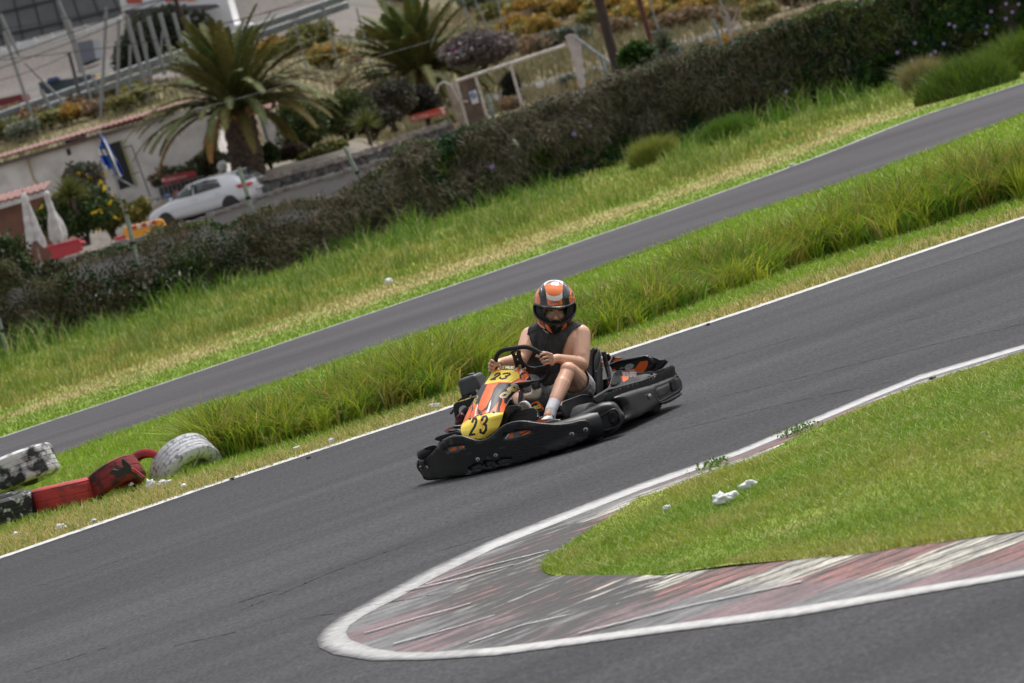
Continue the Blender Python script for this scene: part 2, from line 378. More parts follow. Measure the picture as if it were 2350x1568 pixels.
# ---- asphalt
def asphalt(name, c_a, c_b, spk=1.):
    m = bpy.data.materials.new(name); m.use_nodes = True; n = m.node_tree; b = n.nodes['Principled BSDF']; L = n.links.new
    tc = n.nodes.new('ShaderNodeTexCoord'); mp = n.nodes.new('ShaderNodeMapping'); mp.inputs['Rotation'].default_value = (0, 0, -.62); L(tc.outputs['Object'], mp.inputs[0])
    st = n.nodes.new('ShaderNodeMapping'); st.inputs['Scale'].default_value = (.13, 1.5, 1); L(mp.outputs[0], st.inputs[0])
    a = n.nodes.new('ShaderNodeTexNoise'); a.inputs['Scale'].default_value = 1.6; a.inputs['Detail'].default_value = 6; L(st.outputs[0], a.inputs['Vector'])
    r = n.nodes.new('ShaderNodeValToRGB'); r.color_ramp.elements[0].position = .35; r.color_ramp.elements[0].color = (*c_a, 1); r.color_ramp.elements[1].position = .65; r.color_ramp.elements[1].color = (*c_b, 1); L(a.outputs[0], r.inputs[0])
    f = n.nodes.new('ShaderNodeTexNoise'); f.inputs['Scale'].default_value = 48; f.inputs['Detail'].default_value = 3; f.inputs['Roughness'].default_value = .8; L(tc.outputs['Object'], f.inputs['Vector'])
    f2 = n.nodes.new('ShaderNodeTexVoronoi'); f2.inputs['Scale'].default_value = 45; L(tc.outputs['Object'], f2.inputs['Vector'])
    mr = n.nodes.new('ShaderNodeMapRange'); mr.inputs[1].default_value = .3; mr.inputs[2].default_value = .7; mr.inputs[3].default_value = 1-.38*spk; mr.inputs[4].default_value = 1+.42*spk; L(f.outputs[0], mr.inputs[0])
    sc = n.nodes.new('ShaderNodeVectorMath'); sc.operation = 'SCALE'; L(r.outputs[0], sc.inputs[0]); L(mr.outputs[0], sc.inputs['Scale'])
    bn = n.nodes.new('ShaderNodeTexNoise'); bn.inputs['Scale'].default_value = .22; bn.inputs['Detail'].default_value = 3; bm_ = n.nodes.new('ShaderNodeMapping'); bm_.inputs['Scale'].default_value = (.45, 2.4, 1); L(mp.outputs[0], bm_.inputs[0]); L(bm_.outputs[0], bn.inputs['Vector'])
    mr2 = n.nodes.new('ShaderNodeMapRange'); mr2.inputs[1].default_value = .35; mr2.inputs[2].default_value = .65; mr2.inputs[3].default_value = .74; mr2.inputs[4].default_value = 1.14; L(bn.outputs[0], mr2.inputs[0])
    s2 = n.nodes.new('ShaderNodeVectorMath'); s2.operation = 'SCALE'; L(sc.outputs[0], s2.inputs[0]); L(mr2.outputs[0], s2.inputs['Scale'])
    g1 = n.nodes.new('ShaderNodeTexNoise'); g1.inputs['Scale'].default_value = 13; g1.inputs['Detail'].default_value = 8; g1.inputs['Roughness'].default_value = .75; gm = n.nodes.new('ShaderNodeMapping'); gm.inputs['Scale'].default_value = (2.2, .8, 1); L(tc.outputs['Object'], gm.inputs[0]); L(gm.outputs[0], g1.inputs['Vector'])
    g2 = n.nodes.new('ShaderNodeMapRange'); g2.inputs[1].default_value = .32; g2.inputs[2].default_value = .68; g2.inputs[3].default_value = 1-.30*spk; g2.inputs[4].default_value = 1+.34*spk; L(g1.outputs[0], g2.inputs[0])
    s3 = n.nodes.new('ShaderNodeVectorMath'); s3.operation = 'SCALE'; L(s2.outputs[0], s3.inputs[0]); L(g2.outputs[0], s3.inputs['Scale'])
    L(s3.outputs[0], b.inputs['Base Color']); b.inputs['Roughness'].default_value = .88; b.inputs['Specular IOR Level'].default_value = .2
    bp = n.nodes.new('ShaderNodeBump'); bp.inputs['Strength'].default_value = .7; bp.inputs['Distance'].default_value = .006; L(f.outputs[0], bp.inputs['Height']); L(bp.outputs[0], b.inputs['Normal'])
    return m
m_asph = asphalt('asphalt', (.042, .042, .0455), (.056, .0555, .060), 1.3); m_asph2 = asphalt('asphalt_far', (.054, .052, .057), (.066, .063, .069), .9)
def low(P, z): return [(p[0], p[1], z) for p in P]
strip('track', low([(-40, -2), (-18, 10), (-4, 12), (4, 12), (18, 20), (40, 60)], .0), low([(-40, 7)]+[tuple(p) for p in L1]+[(40, 64)], .0), m_asph, n=60, k=1) if False else None
b_ = MB(); P_ = [(-60, -4), (60, -4), (60, 78)]+[tuple(p[:2]) for p in reversed(L1)]+[(-60, -8)]
A_ = resample([(p[0], p[1], 0) for p in L1], 60); b_.add([tuple(p) for p in A_]+[(x, -6+max(0, (x-4))*1.2, 0) for x in np.linspace(A_[0][0]-6, A_[-1][0]+10, 60)], [(i, 60+i, 61+i, i+1) for i in range(59)])
trk = b_.build('track', m_asph); trk['kind'] = 'structure'
ft = strip('far_track', low(FAR, .0), low(NEAR, .0), m_asph2, n=90, wob=.03)
# ---- painted lines
def paintmat(name, c, wear=.5):
    m = mat(name, c, .7, tuple(x*.42 for x in c), 9, 8, lo=wear, hi=wear+.22, bump=.3, bscale=60)
    return m
m_line = paintmat('line_paint', (.50, .50, .49), .50); m_line2 = mat('worn_paint', (.26, .26, .262), .75, (.44, .44, .435), 7, 12, lo=.34, hi=.62, bump=.3, bscale=60)
def offs(P, d):
    P = [Vector(p[:2]) for p in P]; out = []
    for i, p in enumerate(P):
        t = (P[min(i+1, len(P)-1)]-P[max(i-1, 0)]).normalized(); out.append(p+Vector((-t.y, t.x))*d)
    return out
def line(name, P, w1, w2, m, z=.004, n=120, wob=.004):
    return strip(name, low(offs(P, w1), z), low(offs(P, w2), z), m, n=n, wob=wob, seed=len(name))
line('edge_line', L1, -.20, .0, m_line, n=400, wob=.010)
line('edge_line', FAR, -.09, .01, m_line2, n=260, wob=.015)
line('edge_line', [G(*p) for p in ((800, 822), (860, 801), (979, 761))], -.05, .03, m_line2, n=40, wob=.02)
# kerb ring: outer and inner outline of the white paint round the apex
RO = [(3300, 510), (2800, 650), (2350, 790), (2110, 860), (2000, 903), (1850, 966), (1692, 1033), (1607, 1062), (1466, 1110), (1310, 1169), (1126, 1240), (985, 1305), (886, 1358), (780, 1415), (742, 1444), (727, 1466), (732, 1486), (766, 1502), (851, 1516), (971, 1515), (1140, 1504), (1324, 1479), (1536, 1450), (1819, 1415), (2102, 1365), (2350, 1322), (2800, 1240), (3300, 1150)]
RI = [(3300, 522), (2800, 662), (2350, 800), (2110, 872), (2000, 916), (1850, 980), (1700, 1042), (1615, 1073), (1475, 1123), (1320, 1184), (1140, 1256), (1010, 1320), (915, 1371), (836, 1412), (802, 1436), (793, 1452), (803, 1468), (858, 1488), (915, 1496), (985, 1497), (1140, 1486), (1324, 1462), (1536, 1433), (1819, 1395), (2102, 1348), (2350, 1308), (2800, 1228), (3300, 1140)]
ro = [G(*p, .004) for p in RO]; ri = [G(*p, .004) for p in RI]
gi = [G(*p, .03) for p in ISL_UP]+[G(*p, .03) for p in ISL_LO[1:]]
strip('kerb_line', ro, ri, m_line2, n=len(ro)*1 if False else 27*8, k=2) if False else None
def strip_pairs(name, A, B, m, per=6, k=3, zf=None):
    V = []; 
    for s in range(len(A)-1):
        for q in range(per if s < len(A)-2 else per+1):
            t = q/per; a = A[s].lerp(A[s+1], t); b = B[s].lerp(B[s+1], t)
            for j in range(k+1):
                p = a.lerp(b, j/k)
                if zf: p = Vector((p.x, p.y, zf(j/k)))
                V.append(p)
    n = len(V)//(k+1); b = MB(); b.add(V, [(i*(k+1)+j, i*(k+1)+j+1, (i+1)*(k+1)+j+1, (i+1)*(k+1)+j) for i in range(n-1) for j in range(k)])
    o = b.build(name, m)
    for p in o.data.polygons:
        if p.normal.z < 0: p.flip()
    o['kind'] = 'structure'; return o
def ringmat():
    m = bpy.data.materials.new('ring_paint'); m.use_nodes = True; n = m.node_tree; b = n.nodes['Principled BSDF']; L = n.links.new
    at = n.nodes.new('ShaderNodeAttribute'); at.attribute_name = 'Col'; s = n.nodes.new('ShaderNodeSeparateColor'); L(at.outputs['Color'], s.inputs[0])
    tc = n.nodes.new('ShaderNodeTexCoord'); z = n.nodes.new('ShaderNodeTexNoise'); z.inputs['Scale'].default_value = 16; z.inputs['Detail'].default_value = 10; z.inputs['Roughness'].default_value = .7; L(tc.outputs['Object'], z.inputs['Vector'])
    a = n.nodes.new('ShaderNodeMath'); a.operation = 'ADD'; L(s.outputs[0], a.inputs[0]); L(z.outputs[0], a.inputs[1])
    r = n.nodes.new('ShaderNodeMapRange'); r.inputs[1].default_value = .78; r.inputs[2].default_value = 1.42; L(a.outputs[0], r.inputs[0])
    x = n.nodes.new('ShaderNodeMix'); x.data_type = 'RGBA'; L(r.outputs[0], x.inputs[0]); x.inputs[6].default_value = (.06, .059, .062, 1); x.inputs[7].default_value = (.48, .48, .47, 1); L(x.outputs[2], b.inputs['Base Color']); b.inputs['Roughness'].default_value = .8
    return m
rg_ = strip_pairs('kerb_line', ro, ri, ringmat(), k=6); ca = rg_.data.color_attributes.new('Col', 'FLOAT_COLOR', 'POINT')
for i, v in enumerate(rg_.data.vertices):
    t = (i % 7)/6; x, y = PX(v.co); e_ = min(1, t/.45)*(1 if t < .85 else .8); ca.data[i].color = (.22+.62*e_*(.85 if x > 1100 else .78)+(.1 if x > 1100 else 0), 0, 0, 1)
# the kerb itself: ribbed, painted in red and white blocks, rubbered in
def kerbmat():
    m = bpy.data.materials.new('kerb_paint'); m.use_nodes = True; n = m.node_tree; b = n.nodes['Principled BSDF']; L = n.links.new
    tc = n.nodes.new('ShaderNodeTexCoord'); sp = n.nodes.new('ShaderNodeSeparateXYZ'); L(tc.outputs['Object'], sp.inputs[0])
    def math_(op, a, b_=None, c=None):
        q = n.nodes.new('ShaderNodeMath'); q.operation = op
        for i, v in enumerate((a, b_, c)):
            if v is None: continue
            if isinstance(v, (int, float)): q.inputs[i].default_value = v
            else: L(v, q.inputs[i])
        return q.outputs[0]
    def ramp(src, lo, hi):
        q = n.nodes.new('ShaderNodeMapRange'); q.inputs[1].default_value = lo; q.inputs[2].default_value = hi; L(src, q.inputs[0]); return q.outputs[0]
    def skew():
        c = n.nodes.new('ShaderNodeCombineXYZ'); L(sp.outputs[0], c.inputs[0]); L(math_('SUBTRACT', sp.outputs[1], math_('MULTIPLY', sp.outputs[0], .55)), c.inputs[1]); return c.outputs[0]
    def nz(scale, st=(1, 1, 1), det=5):
        mp = n.nodes.new('ShaderNodeMapping'); mp.inputs['Scale'].default_value = st; mp.inputs['Rotation'].default_value = (0, 0, 0 if st == (1, 1, 1) else 0); L(skew() if st != (1, 1, 1) else tc.outputs['Object'], mp.inputs[0])
        q = n.nodes.new('ShaderNodeTexNoise'); q.inputs['Scale'].default_value = scale; q.inputs['Detail'].default_value = det; L(mp.outputs[0], q.inputs['Vector']); return q.outputs[0]
    y = math_('ADD', math_('SUBTRACT', sp.outputs[1], math_('MULTIPLY', sp.outputs[0], .55)), math_('MULTIPLY', nz(2.5), .10))
    fr = math_('FRACT', math_('DIVIDE', y, 1.24)); blk = math_('GREATER_THAN', fr, .5)
    rib = math_('FRACT', math_('DIVIDE', y, .19)); at0 = n.nodes.new('ShaderNodeAttribute'); at0.attribute_name = 'Col'; s0 = n.nodes.new('ShaderNodeSeparateColor'); L(at0.outputs['Color'], s0.inputs[0])
    cen = math_('ABSOLUTE', math_('SUBTRACT', rib, .5)); thr = math_('SUBTRACT', .42, math_('MULTIPLY', s0.outputs[1], .30)); gro = math_('MINIMUM', math_('MAXIMUM', math_('MULTIPLY', math_('SUBTRACT', cen, math_('ADD', thr, math_('MULTIPLY', math_('SUBTRACT', nz(12, (1, 3, 1), 6), .5), .35))), 22.), 0), 1)
    mx = n.nodes.new('ShaderNodeMix'); mx.data_type = 'RGBA'; mx.inputs[6].default_value = (.32, .135, .12, 1); mx.inputs[7].default_value = (.60, .57, .49, 1); L(blk, mx.inputs[0])
    # flat pale apron beyond the ribs
    at = n.nodes.new('ShaderNodeAttribute'); at.attribute_name = 'Col'; spc = n.nodes.new('ShaderNodeSeparateColor'); L(at.outputs['Color'], spc.inputs[0])
    apron = spc.outputs[0]; rub = spc.outputs[1]
    mxa = n.nodes.new('ShaderNodeMix'); mxa.data_type = 'RGBA'; mxa.inputs[6].default_value = (.22, .145, .155, 1); mxa.inputs[7].default_value = (.19, .19, .195, 1); L(blk, mxa.inputs[0])
    m2 = n.nodes.new('ShaderNodeMix'); m2.data_type = 'RGBA'; L(apron, m2.inputs[0]); L(mx.outputs[2], m2.inputs[6]); L(mxa.outputs[2], m2.inputs[7])
    strk = nz(15, (.28, 2.2, 1), 12); dirt = ramp(strk, .46, .54); d2 = ramp(nz(5, (.8, 1.6, 1), 8), .38, .58)
    k1 = math_('ADD', math_('MULTIPLY', dirt, math_('ADD', .58, math_('MULTIPLY', s0.outputs[1], .5))), math_('MULTIPLY', gro, .95)); k1 = math_('MULTIPLY', k1, math_('SUBTRACT', 1, math_('MULTIPLY', apron, .66)))
    k = math_('MINIMUM', math_('ADD', math_('ADD', k1, math_('MULTIPLY', rub, math_('ADD', .05, math_('MULTIPLY', d2, .75)))), math_('MULTIPLY', d2, .42)), 1)
    m3 = n.nodes.new('ShaderNodeMix'); m3.data_type = 'RGBA'; L(k, m3.inputs[0]); L(m2.outputs[2], m3.inputs[6]); m3.inputs[7].default_value = (.045, .042, .042, 1)
    gv = n.nodes.new('ShaderNodeVectorMath'); gv.operation = 'SCALE'; L(m3.outputs[2], gv.inputs[0]); L(math_('ADD', .45, math_('MULTIPLY', nz(26, (1.6, 1., 1), 10), 1.05)), gv.inputs['Scale']); L(gv.outputs[0], b.inputs['Base Color']); b.inputs['Roughness'].default_value = .8
    hgt = math_('SUBTRACT', math_('MULTIPLY', nz(50), .3), math_('MULTIPLY', gro, math_('SUBTRACT', 1, apron)))
    bp = n.nodes.new('ShaderNodeBump'); bp.inputs['Strength'].default_value = .9; bp.inputs['Distance'].default_value = .015; L(hgt, bp.inputs['Height']); L(bp.outputs[0], b.inputs['Normal'])
    return m
KI = [(3300, 541), (2800, 681), (2350, 818), (2110, 890), (2000, 934), (1850, 998), (1745, 1056), (1610, 1104), (1470, 1156), (1370, 1222), (1300, 1262), (1270, 1285), (1252, 1295), (1247, 1305), (1246, 1312), (1250, 1318), (1262, 1324), (1290, 1329), (1311, 1333), (1350, 1336), (1400, 1338), (1460, 1335), (1560, 1319), (1819, 1290), (2102, 1257), (2350, 1224), (2800, 1152), (3300, 1082)]
kg = strip_pairs('kerb', [v-Vector((0, 0, .002)) for v in ri], [G(*p) for p in KI], kerbmat(), per=8, k=10, zf=None)
for i in range(len(kg.data.vertices)//11):
    q = kg.data.vertices; a_, c_ = q[i*11].co, q[i*11+10].co; wl = (a_.xy-c_.xy).length
    for j in range(11): q[i*11+j].co.z = .002+(.006+min(.030, .10*wl)*min(1, max(0, (PX(c_)[1]-1325)/12)))*(j/10)**1.5
ca = kg.data.color_attributes.new('Col', 'FLOAT_COLOR', 'POINT')
kk = 11
for i, v in enumerate(kg.data.vertices):
    s = (i//kk)/8; t = (i % kk)/10; x, y = PX(v.co)
    left = 1-min(1, max(0, (x-1000)/150)); lo_ = min(1, max(0, .62-t)/.15) if y > 1330 else min(1, max(0, .35-t)/.1)
    ap = max(left, lo_ if t < .7 else 0); ap = min(1, ap)
    rb = math.exp(-((x-1240)/210)**2)*(1-abs(t-.6))*1.1 if y > 1200 else 0
    if y < 1300 and 1300 < x < 1540 and t > .75: rb = .8
    if t > .93 and x < 1480: rb = max(rb, .8)
    if y > 1225 and x < 1500: rb = max(rb, .75*max(0, 1-abs(t-.62)/.4))
    ca.data[i].color = (ap, min(1, rb), 0, 1)
# thin strip of bright stripes painted further out on the kerb apron
for i, P in enumerate([[(838, 1457), (960, 1422), (1080, 1390)], [(905, 1482), (1060, 1441), (1150, 1412)], [(1080, 1480), (1200, 1440), (1420, 1390)], [(1330, 1458), (1560, 1400), (1840, 1340)], [(930, 1360), (1040, 1336), (1180, 1300)], [(980, 1345), (1090, 1310), (1260, 1268)]]):
    line('kerb_stripe', [G(*p) for p in P], -.012, .014, m_line2, z=.012, n=60, wob=.006)
# ---- island turf

xs2 = np.arange(-.4, 12, .16); ys2 = np.arange(14, 34, .16)
XI, YI = np.meshgrid(xs2, ys2); q_ = [(float(a), float(b)) for a, b in zip(XI.ravel(), YI.ravel())]
vv, ff = cdt([p for p in ISL], .3) 
def islz(x, y): return .010+.10*min(1, max(0, pdist(x, y, ISL)-.12)/1.6)
bI = MB(); bI.add([(x, y, islz(x, y)) for x, y in vv], ff); turf = bI.build('grass_island', m_ground)
for p in turf.data.polygons:
    if p.normal.z < 0: p.flip()
turf['kind'] = 'structure'
ca = turf.data.color_attributes.new('Col', 'FLOAT_COLOR', 'POINT'); cc_ = gcol(np.array([v.co.x for v in turf.data.vertices]), np.array([v.co.y for v in turf.data.vertices]))*.8
for i in range(len(turf.data.vertices)): ca.data[i].color = (*cc_[i], 1)
# ---- tarmac cracks and grit
m_crack = mat('crack', (.033, .032, .034), .9)
bc = MB()
for P in [[(560, 1395), (650, 1360), (745, 1318), (860, 1275), (960, 1240)], [(545, 1382), (640, 1352)], [(1010, 1262), (1150, 1222), (1260, 1195)], [(690, 1420), (850, 1390), (1010, 1362)], [(1650, 910), (1900, 850), (2140, 790), (2350, 742)], [(1560, 985), (1800, 925), (2080, 868)], [(1480, 868), (1640, 828), (1840, 770)], [(2000, 655), (2180, 600), (2350, 545)], [(160, 1268), (250, 1240)], [(30, 1360), (200, 1310), (340, 1262)], [(400, 1480), (560, 1445)], [(60, 1540), (260, 1480)], [(2060, 740), (2160, 715)]]:
    Q = resample([tuple(G(*p, .004)) for p in P], 26*max(1, len(P)-1)); a = []; 
    for i, p in enumerate(Q):
        on = rnd.random() > .16; p = p+np.array([rnd.uniform(-.012, .012), rnd.uniform(-.02, .02), 0]); wd = rnd.uniform(.005, .015)
        a.append((p[0], p[1]-wd, .004)); a.append((p[0], p[1]+wd, .004))
    nb = len(Q); bc.add(a, [(2*i, 2*i+2, 2*i+3, 2*i+1) for i in range(nb-1) if rnd.random() > .12])
ck = bc.build('track_cracks', m_crack)
for p in ck.data.polygons:
    if p.normal.z < 0: p.flip()
ck['kind'] = 'structure'
# ---- grass blades
m_blade = attr_mat('grass_blades', .55, trans=.28, spec=.25)
def blades(name, P, h, wd, lean, col, m=None, curl=.5, parent=None):
    n = len(P); th = rs.uniform(0, 2*np.pi, n); dx, dy = np.cos(th), np.sin(th); ph = rs.uniform(-.9, .9, n); wx, wy = np.cos(ph)*wd/2, np.sin(ph)*wd/2*.6
    z0 = P[:, 2]; h = np.asarray(h)*np.ones(n); ln = h*lean
    def V(t, s, k): return np.stack([P[:, 0]+dx*ln*k+s*wx, P[:, 1]+dy*ln*k+s*wy, z0+h*t], 1)
    A = [V(0, -1, 0), V(0, 1, 0), V(.55, .8, .28*curl*2), V(.55, -.8, .28*curl*2), V(1-.18*np.minimum(lean, 1.5), 0, 1)]
    VV = np.stack(A, 1).reshape(-1, 3); b = np.arange(n)*5
    F = np.concatenate([np.stack([b, b+1, b+2], 1), np.stack([b, b+2, b+3], 1), np.stack([b+3, b+2, b+4], 1)])
    o = npmesh(name, VV, F, m or m_blade, np.repeat(np.clip(col, 0, 1), 5, 0), parent); return o
def gnd(px, py, z=0):
    r = CR*(px-1175)-SR*(py-784); h = -SR*(px-1175)-CR*(py-784); c, s = math.cos(PITCH), math.sin(PITCH)
    dz = -FPX*s+h*c; t = (z-EYE)/dz; return r*t, (FPX*c+h*s)*t, dz
N = 900000
px = rs.uniform(-250, 2600, N); py = rs.uniform(100, 1700, N); hz_ = -SR*(px-1175)-CR*(py-784)
ok = hz_ < 330; px, py = px[ok], py[ok]; gx, gy, _ = gnd(px, py, .0)
isl = inside(gx, gy, ISL); e = e1(gx, gy); yn = interp(NEAR, gx); yf = interp(FAR, gx); hd = interp(HEDGE, gx)
nn = fbm(gx, gy, 1.0, 33); nb = fbm(gx, gy, .4, 8)
def cvar(c, n, v=.28, seed=0):
    k = 1+rs.uniform(-v, v, (n, 1)); hue = rs.uniform(-.12, .12, (n, 1)); return c*k*np.concatenate([1+hue, np.ones((n, 1)), 1-hue], 1)
# island: short, soft
s = isl; x_, y_ = gx[s], gy[s]; nI = len(x_)
gxs = np.arange(-.6, 8, .1); gys = np.arange(13, 34, .1); tab = np.array([[islz(a, c_) for a in gxs] for c_ in gys])
zI = tab[np.clip(((y_-13)/.1).astype(int), 0, len(gys)-1), np.clip(((x_+.6)/.1).astype(int), 0, len(gxs)-1)]
hI = (.028+.05*nn[s]**2)*rs.uniform(.6, 1.3, nI); cI = gcol(x_, y_)
yel = rs.rand(nI) < .10; cI[yel] = (.44, .42, .16)
hI = hI*np.where((zI < .02) & (y_ > 21.6), .55, 1)
blades('short_grass', np.stack([x_, y_, zI-.02], 1), hI+.02, .0058*gy[s]/20, rs.uniform(.2, 1.3, nI), cvar(cI*1.08, nI))['kind'] = 'stuff'
# verge by the white line and the median
s = (~isl) & (e > 0.02) & (gy < yn-.05); x_, y_ = gx[s], gy[s]; nI = len(x_); ee = e[s]
dry = ee < .9*(1+1.1*(1-sst(-3.2, -2.2, x_)))
hI = np.where(dry, .035+.03*nn[s], .03+.05*nn[s])*rs.uniform(.5, 1.5, nI); hI = hI*np.where(ee < .15, .6, 1)
cI = gcol(x_, y_); gold = (rs.rand(nI) < np.where(dry, .45, .06)); cI[gold] = (.50, .41, .20)
grn = dry & (rs.rand(nI) < .3); cI[grn] = (.17, .25, .04)
blades('median_grass', np.stack([x_, y_, np.full(nI, -.02)], 1), hI+.02, .0042*y_/20, rs.uniform(.2, 1.2, nI), cvar(cI*1.05, nI))['kind'] = 'stuff'
# beyond the far track
s = (gy > yf+.05) & (gy < hd+.8); k2 = rs.rand(s.sum()) < 1.; x_, y_ = gx[s][k2], gy[s][k2]; nI = len(x_)
d_ = (y_-interp(FAR, x_))*.45; tall = sst(2.8, 4.5, d_+(fbm(x_, y_, .9, 70)-.5)*2.5); lump = sst(.45, .7, fbm(x_, y_, .75, 71))
hI = (.04+tall*(.05+.30*lump*sst(.3, .6, fbm(x_, y_, 1.7, 73))))*rs.uniform(.5, 1.25, nI); cI = gcol(x_, y_); ee = rs.rand(nI) < .25*tall; cI[ee] = (.44, .40, .16); ft_ = sst(.72, .93, (y_-interp(FAR, x_))/np.maximum(interp(HEDGE, x_)-interp(FAR, x_), 1)); hI = hI*(1+ft_*.7*sst(.42, .62, fbm(x_, y_, .6, 88))); dk_ = lump*tall > .6; cI[dk_] *= np.array((.62, .8, .7))
blades('rough_grass', np.stack([x_, y_, np.full(nI, -.02)], 1), hI, .0030*y_/20*(1+.3*tall), rs.uniform(.15, .9, nI), cvar(cI*1.08, nI))['kind'] = 'stuff'
# the row of tall tufts on the median
RB = [(478, 1045), (560, 1042), (700, 1006), (850, 962), (1000, 916), (1180, 845), (1400, 772), (1600, 700), (1850, 605), (2100, 532), (2350, 460), (2800, 310)]
RBg = [G(*p) for p in RB]; TU = resample([tuple(p) for p in RBg], 330); PP, HH, CC, LL = [], [], [], []
for i, c in enumerate(TU):
    for q in range(7):
        off = rnd.uniform(-.02, 1.35)*(1 if i > 12 else .55+.03*i); cx, cy = c[0]-.579*off+rnd.uniform(-.1, .1), c[1]+.816*off+rnd.uniform(-.1, .1)
        if rnd.random() < .12 or cx < TU[0][0]-.02: continue
        big = .20+.44*float(fbm(np.array([cx]), np.array([cy]), 1.1, 50)[0]); big *= (.8 if off < .25 else 1.)*min(1, .55+i/30)*(.92+.28*i/330)
        nbd = 42; a = rs.uniform(0, 2*np.pi, nbd); r_ = rs.uniform(0, .09, nbd)
        PP.append(np.stack([cx+np.cos(a)*r_, cy+np.sin(a)*r_, np.full(nbd, -.02)], 1)); HH.append(big*rs.uniform(.5, 1.12, nbd)*rnd.uniform(.75, 1.2)); LL.append(rs.uniform(.1, 1.3, nbd)*np.where(HH[-1] < big*.6, 1.5, 1)); az_ = 0
        base = np.array(((.29, .36, .035), (.17, .28, .028), (.38, .40, .05), (.10, .19, .02), (.27, .24, .06))[rnd.choice((0, 0, 1, 1, 2, 3, 4))])
        cb = np.tile(base, (nbd, 1)); dd = rs.rand(nbd) < .07; cb[dd] = (.42, .32, .14); CC.append(cb)
PP = np.concatenate(PP); HH = np.concatenate(HH); CC = np.concatenate(CC); LL = np.concatenate(LL)
blades('tall_grass', PP, HH, .0165, LL, cvar(CC, len(PP), .3), curl=.55)['kind'] = 'stuff'
# seed heads above the row
ns = 160; ids = rs.randint(0, 330, ns); off = rs.uniform(.2, 1.1, ns); P_ = np.stack([TU[ids, 0]-.579*off, TU[ids, 1]+.816*off, np.full(ns, .0)], 1)
blades('seed_stalks', P_, rs.uniform(.4, .62, ns), .006, rs.uniform(.05, .5, ns), np.tile(np.array((.25, .16, .09)), (ns, 1)))['kind'] = 'stuff'
# ================================================================== the go-kart
m_blk = mat('black_plastic', (.014, .014, .015), .40, (.030, .030, .032), 6, 6, bump=.15, bscale=90)
m_scuf = mat('scuffed_plastic', (.006, .006, .007), .36, (.10, .097, .093), 5, 8, lo=.60, hi=.84, spec=.38, bump=.2, bscale=50, stretch=(.5, 2.6, 2.6, .45))
m_pipe = mat('grey_black_plastic', (.014, .014, .015), .40, (.034, .034, .036), 9, 6, lo=.45, hi=.8, spec=.35)
m_rub = mat('tyre_rubber', (.018, .018, .019), .7, (.035, .035, .036), 20, 4, bump=.2)
m_steel = mat('steel', (.45, .45, .46), .3, (.25, .25, .26), 12, metal=1.)
m_dark = mat('dark_frame', (.012, .012, .013), .45)
m_rim = mat('wheel_rim', (.35, .35, .36), .35, metal=.9)
m_tank = mat('tank_plastic', (.62, .60, .50), .35, (.50, .40, .20), 6, 4, lo=.5, hi=.75)
m_redm = mat('red_engine', (.20, .012, .022), .4, (.10, .01, .015), 14)
m_decal = attr_mat('decal', .46, spec=.3, coat=.0, var=.08, vscale=14)
m_white = mat('white_plastic', (.7, .7, .7), .4)
ORA = (.80, .145, .030); BLK = (.022, .022, .026); YEW = (1., .74, .10); WHT = (.72, .70, .68); GLD = (.55, .38, .05); GRY = (.14, .14, .145)
kart = thing('go_kart', 'black and orange racing racing go-kart numbered 23 on yellow nose plates', 'go-kart', tuple(T(-.8, 0, 0)))
def P6(L): return [c6(*p) for p in L]
# -- front bumper plate
def fb(l, z): return .0-.52*l*l
OUT = P6([(92, 515), (180, 505), (240, 460), (300, 390), (370, 310), (450, 270), (560, 260), (640, 288), (740, 318), (830, 305), (900, 262), (960, 200), (1040, 140), (1140, 108), (1240, 100), (1340, 118), (1450, 132), (1600, 142), (1750, 130), (1850, 100), (1920, 92), (1975, 110), (2003, 155), (1990, 215), (1940, 285), (1850, 342), (1400, 492), (1100, 574), (700, 672), (400, 722), (190, 738), (140, 690), (110, 640), (90, 570)])
slotR = smoothpoly(P6([(1022, 262), (1030, 295), (1060, 300), (1310, 237), (1327, 205), (1305, 186), (1120, 212), (1035, 240)]), 1)
slotL = smoothpoly(P6([(388, 400), (398, 434), (430, 438), (590, 396), (606, 375), (590, 350), (430, 373), (393, 388)]), 1)
dn = [smoothpoly(P6(q), 1) for q in ([(640, 618), (665, 590), (760, 556), (800, 590), (795, 607), (665, 642)], [(805, 545), (905, 523), (920, 535), (905, 580), (840, 600), (825, 590)], [(955, 515), (1090, 500), (1112, 512), (1105, 540), (960, 578), (943, 565)])]
sheet('front_bumper', OUT, lambda x, y: KS(x, y, fb), m_scuf, kart, thick=.012, holes=[slotR, slotL]+dn, step=7)
for q in dn: sheet('plate_recess', q, lambda x, y: KS(x, y, lambda l, z: fb(l, z)-.012), m_blk, kart, thick=.003, step=5, smooth=0)
rimt = smoothpoly(P6([(180, 503), (240, 458), (300, 388), (370, 308), (450, 268), (560, 258), (640, 286), (740, 316), (830, 303), (900, 260), (960, 198), (1040, 138), (1140, 106), (1240, 98), (1340, 116), (1450, 130), (1600, 140), (1750, 128), (1850, 98), (1920, 92)]), 1, False)
b = MB(); b.tube([KS(x, y, fb) for x, y in rimt], .0065, 8); b.build('plate_lip', mat('worn_edge', (.07, .07, .07), .4), kart)
for q in [slotR, slotL]: b = MB(); b.tube([KS(x, y, fb) for x, y in q+q[:1]], .004, 6); b.build('slot_lip', bpy.data.materials['worn_edge'], kart)
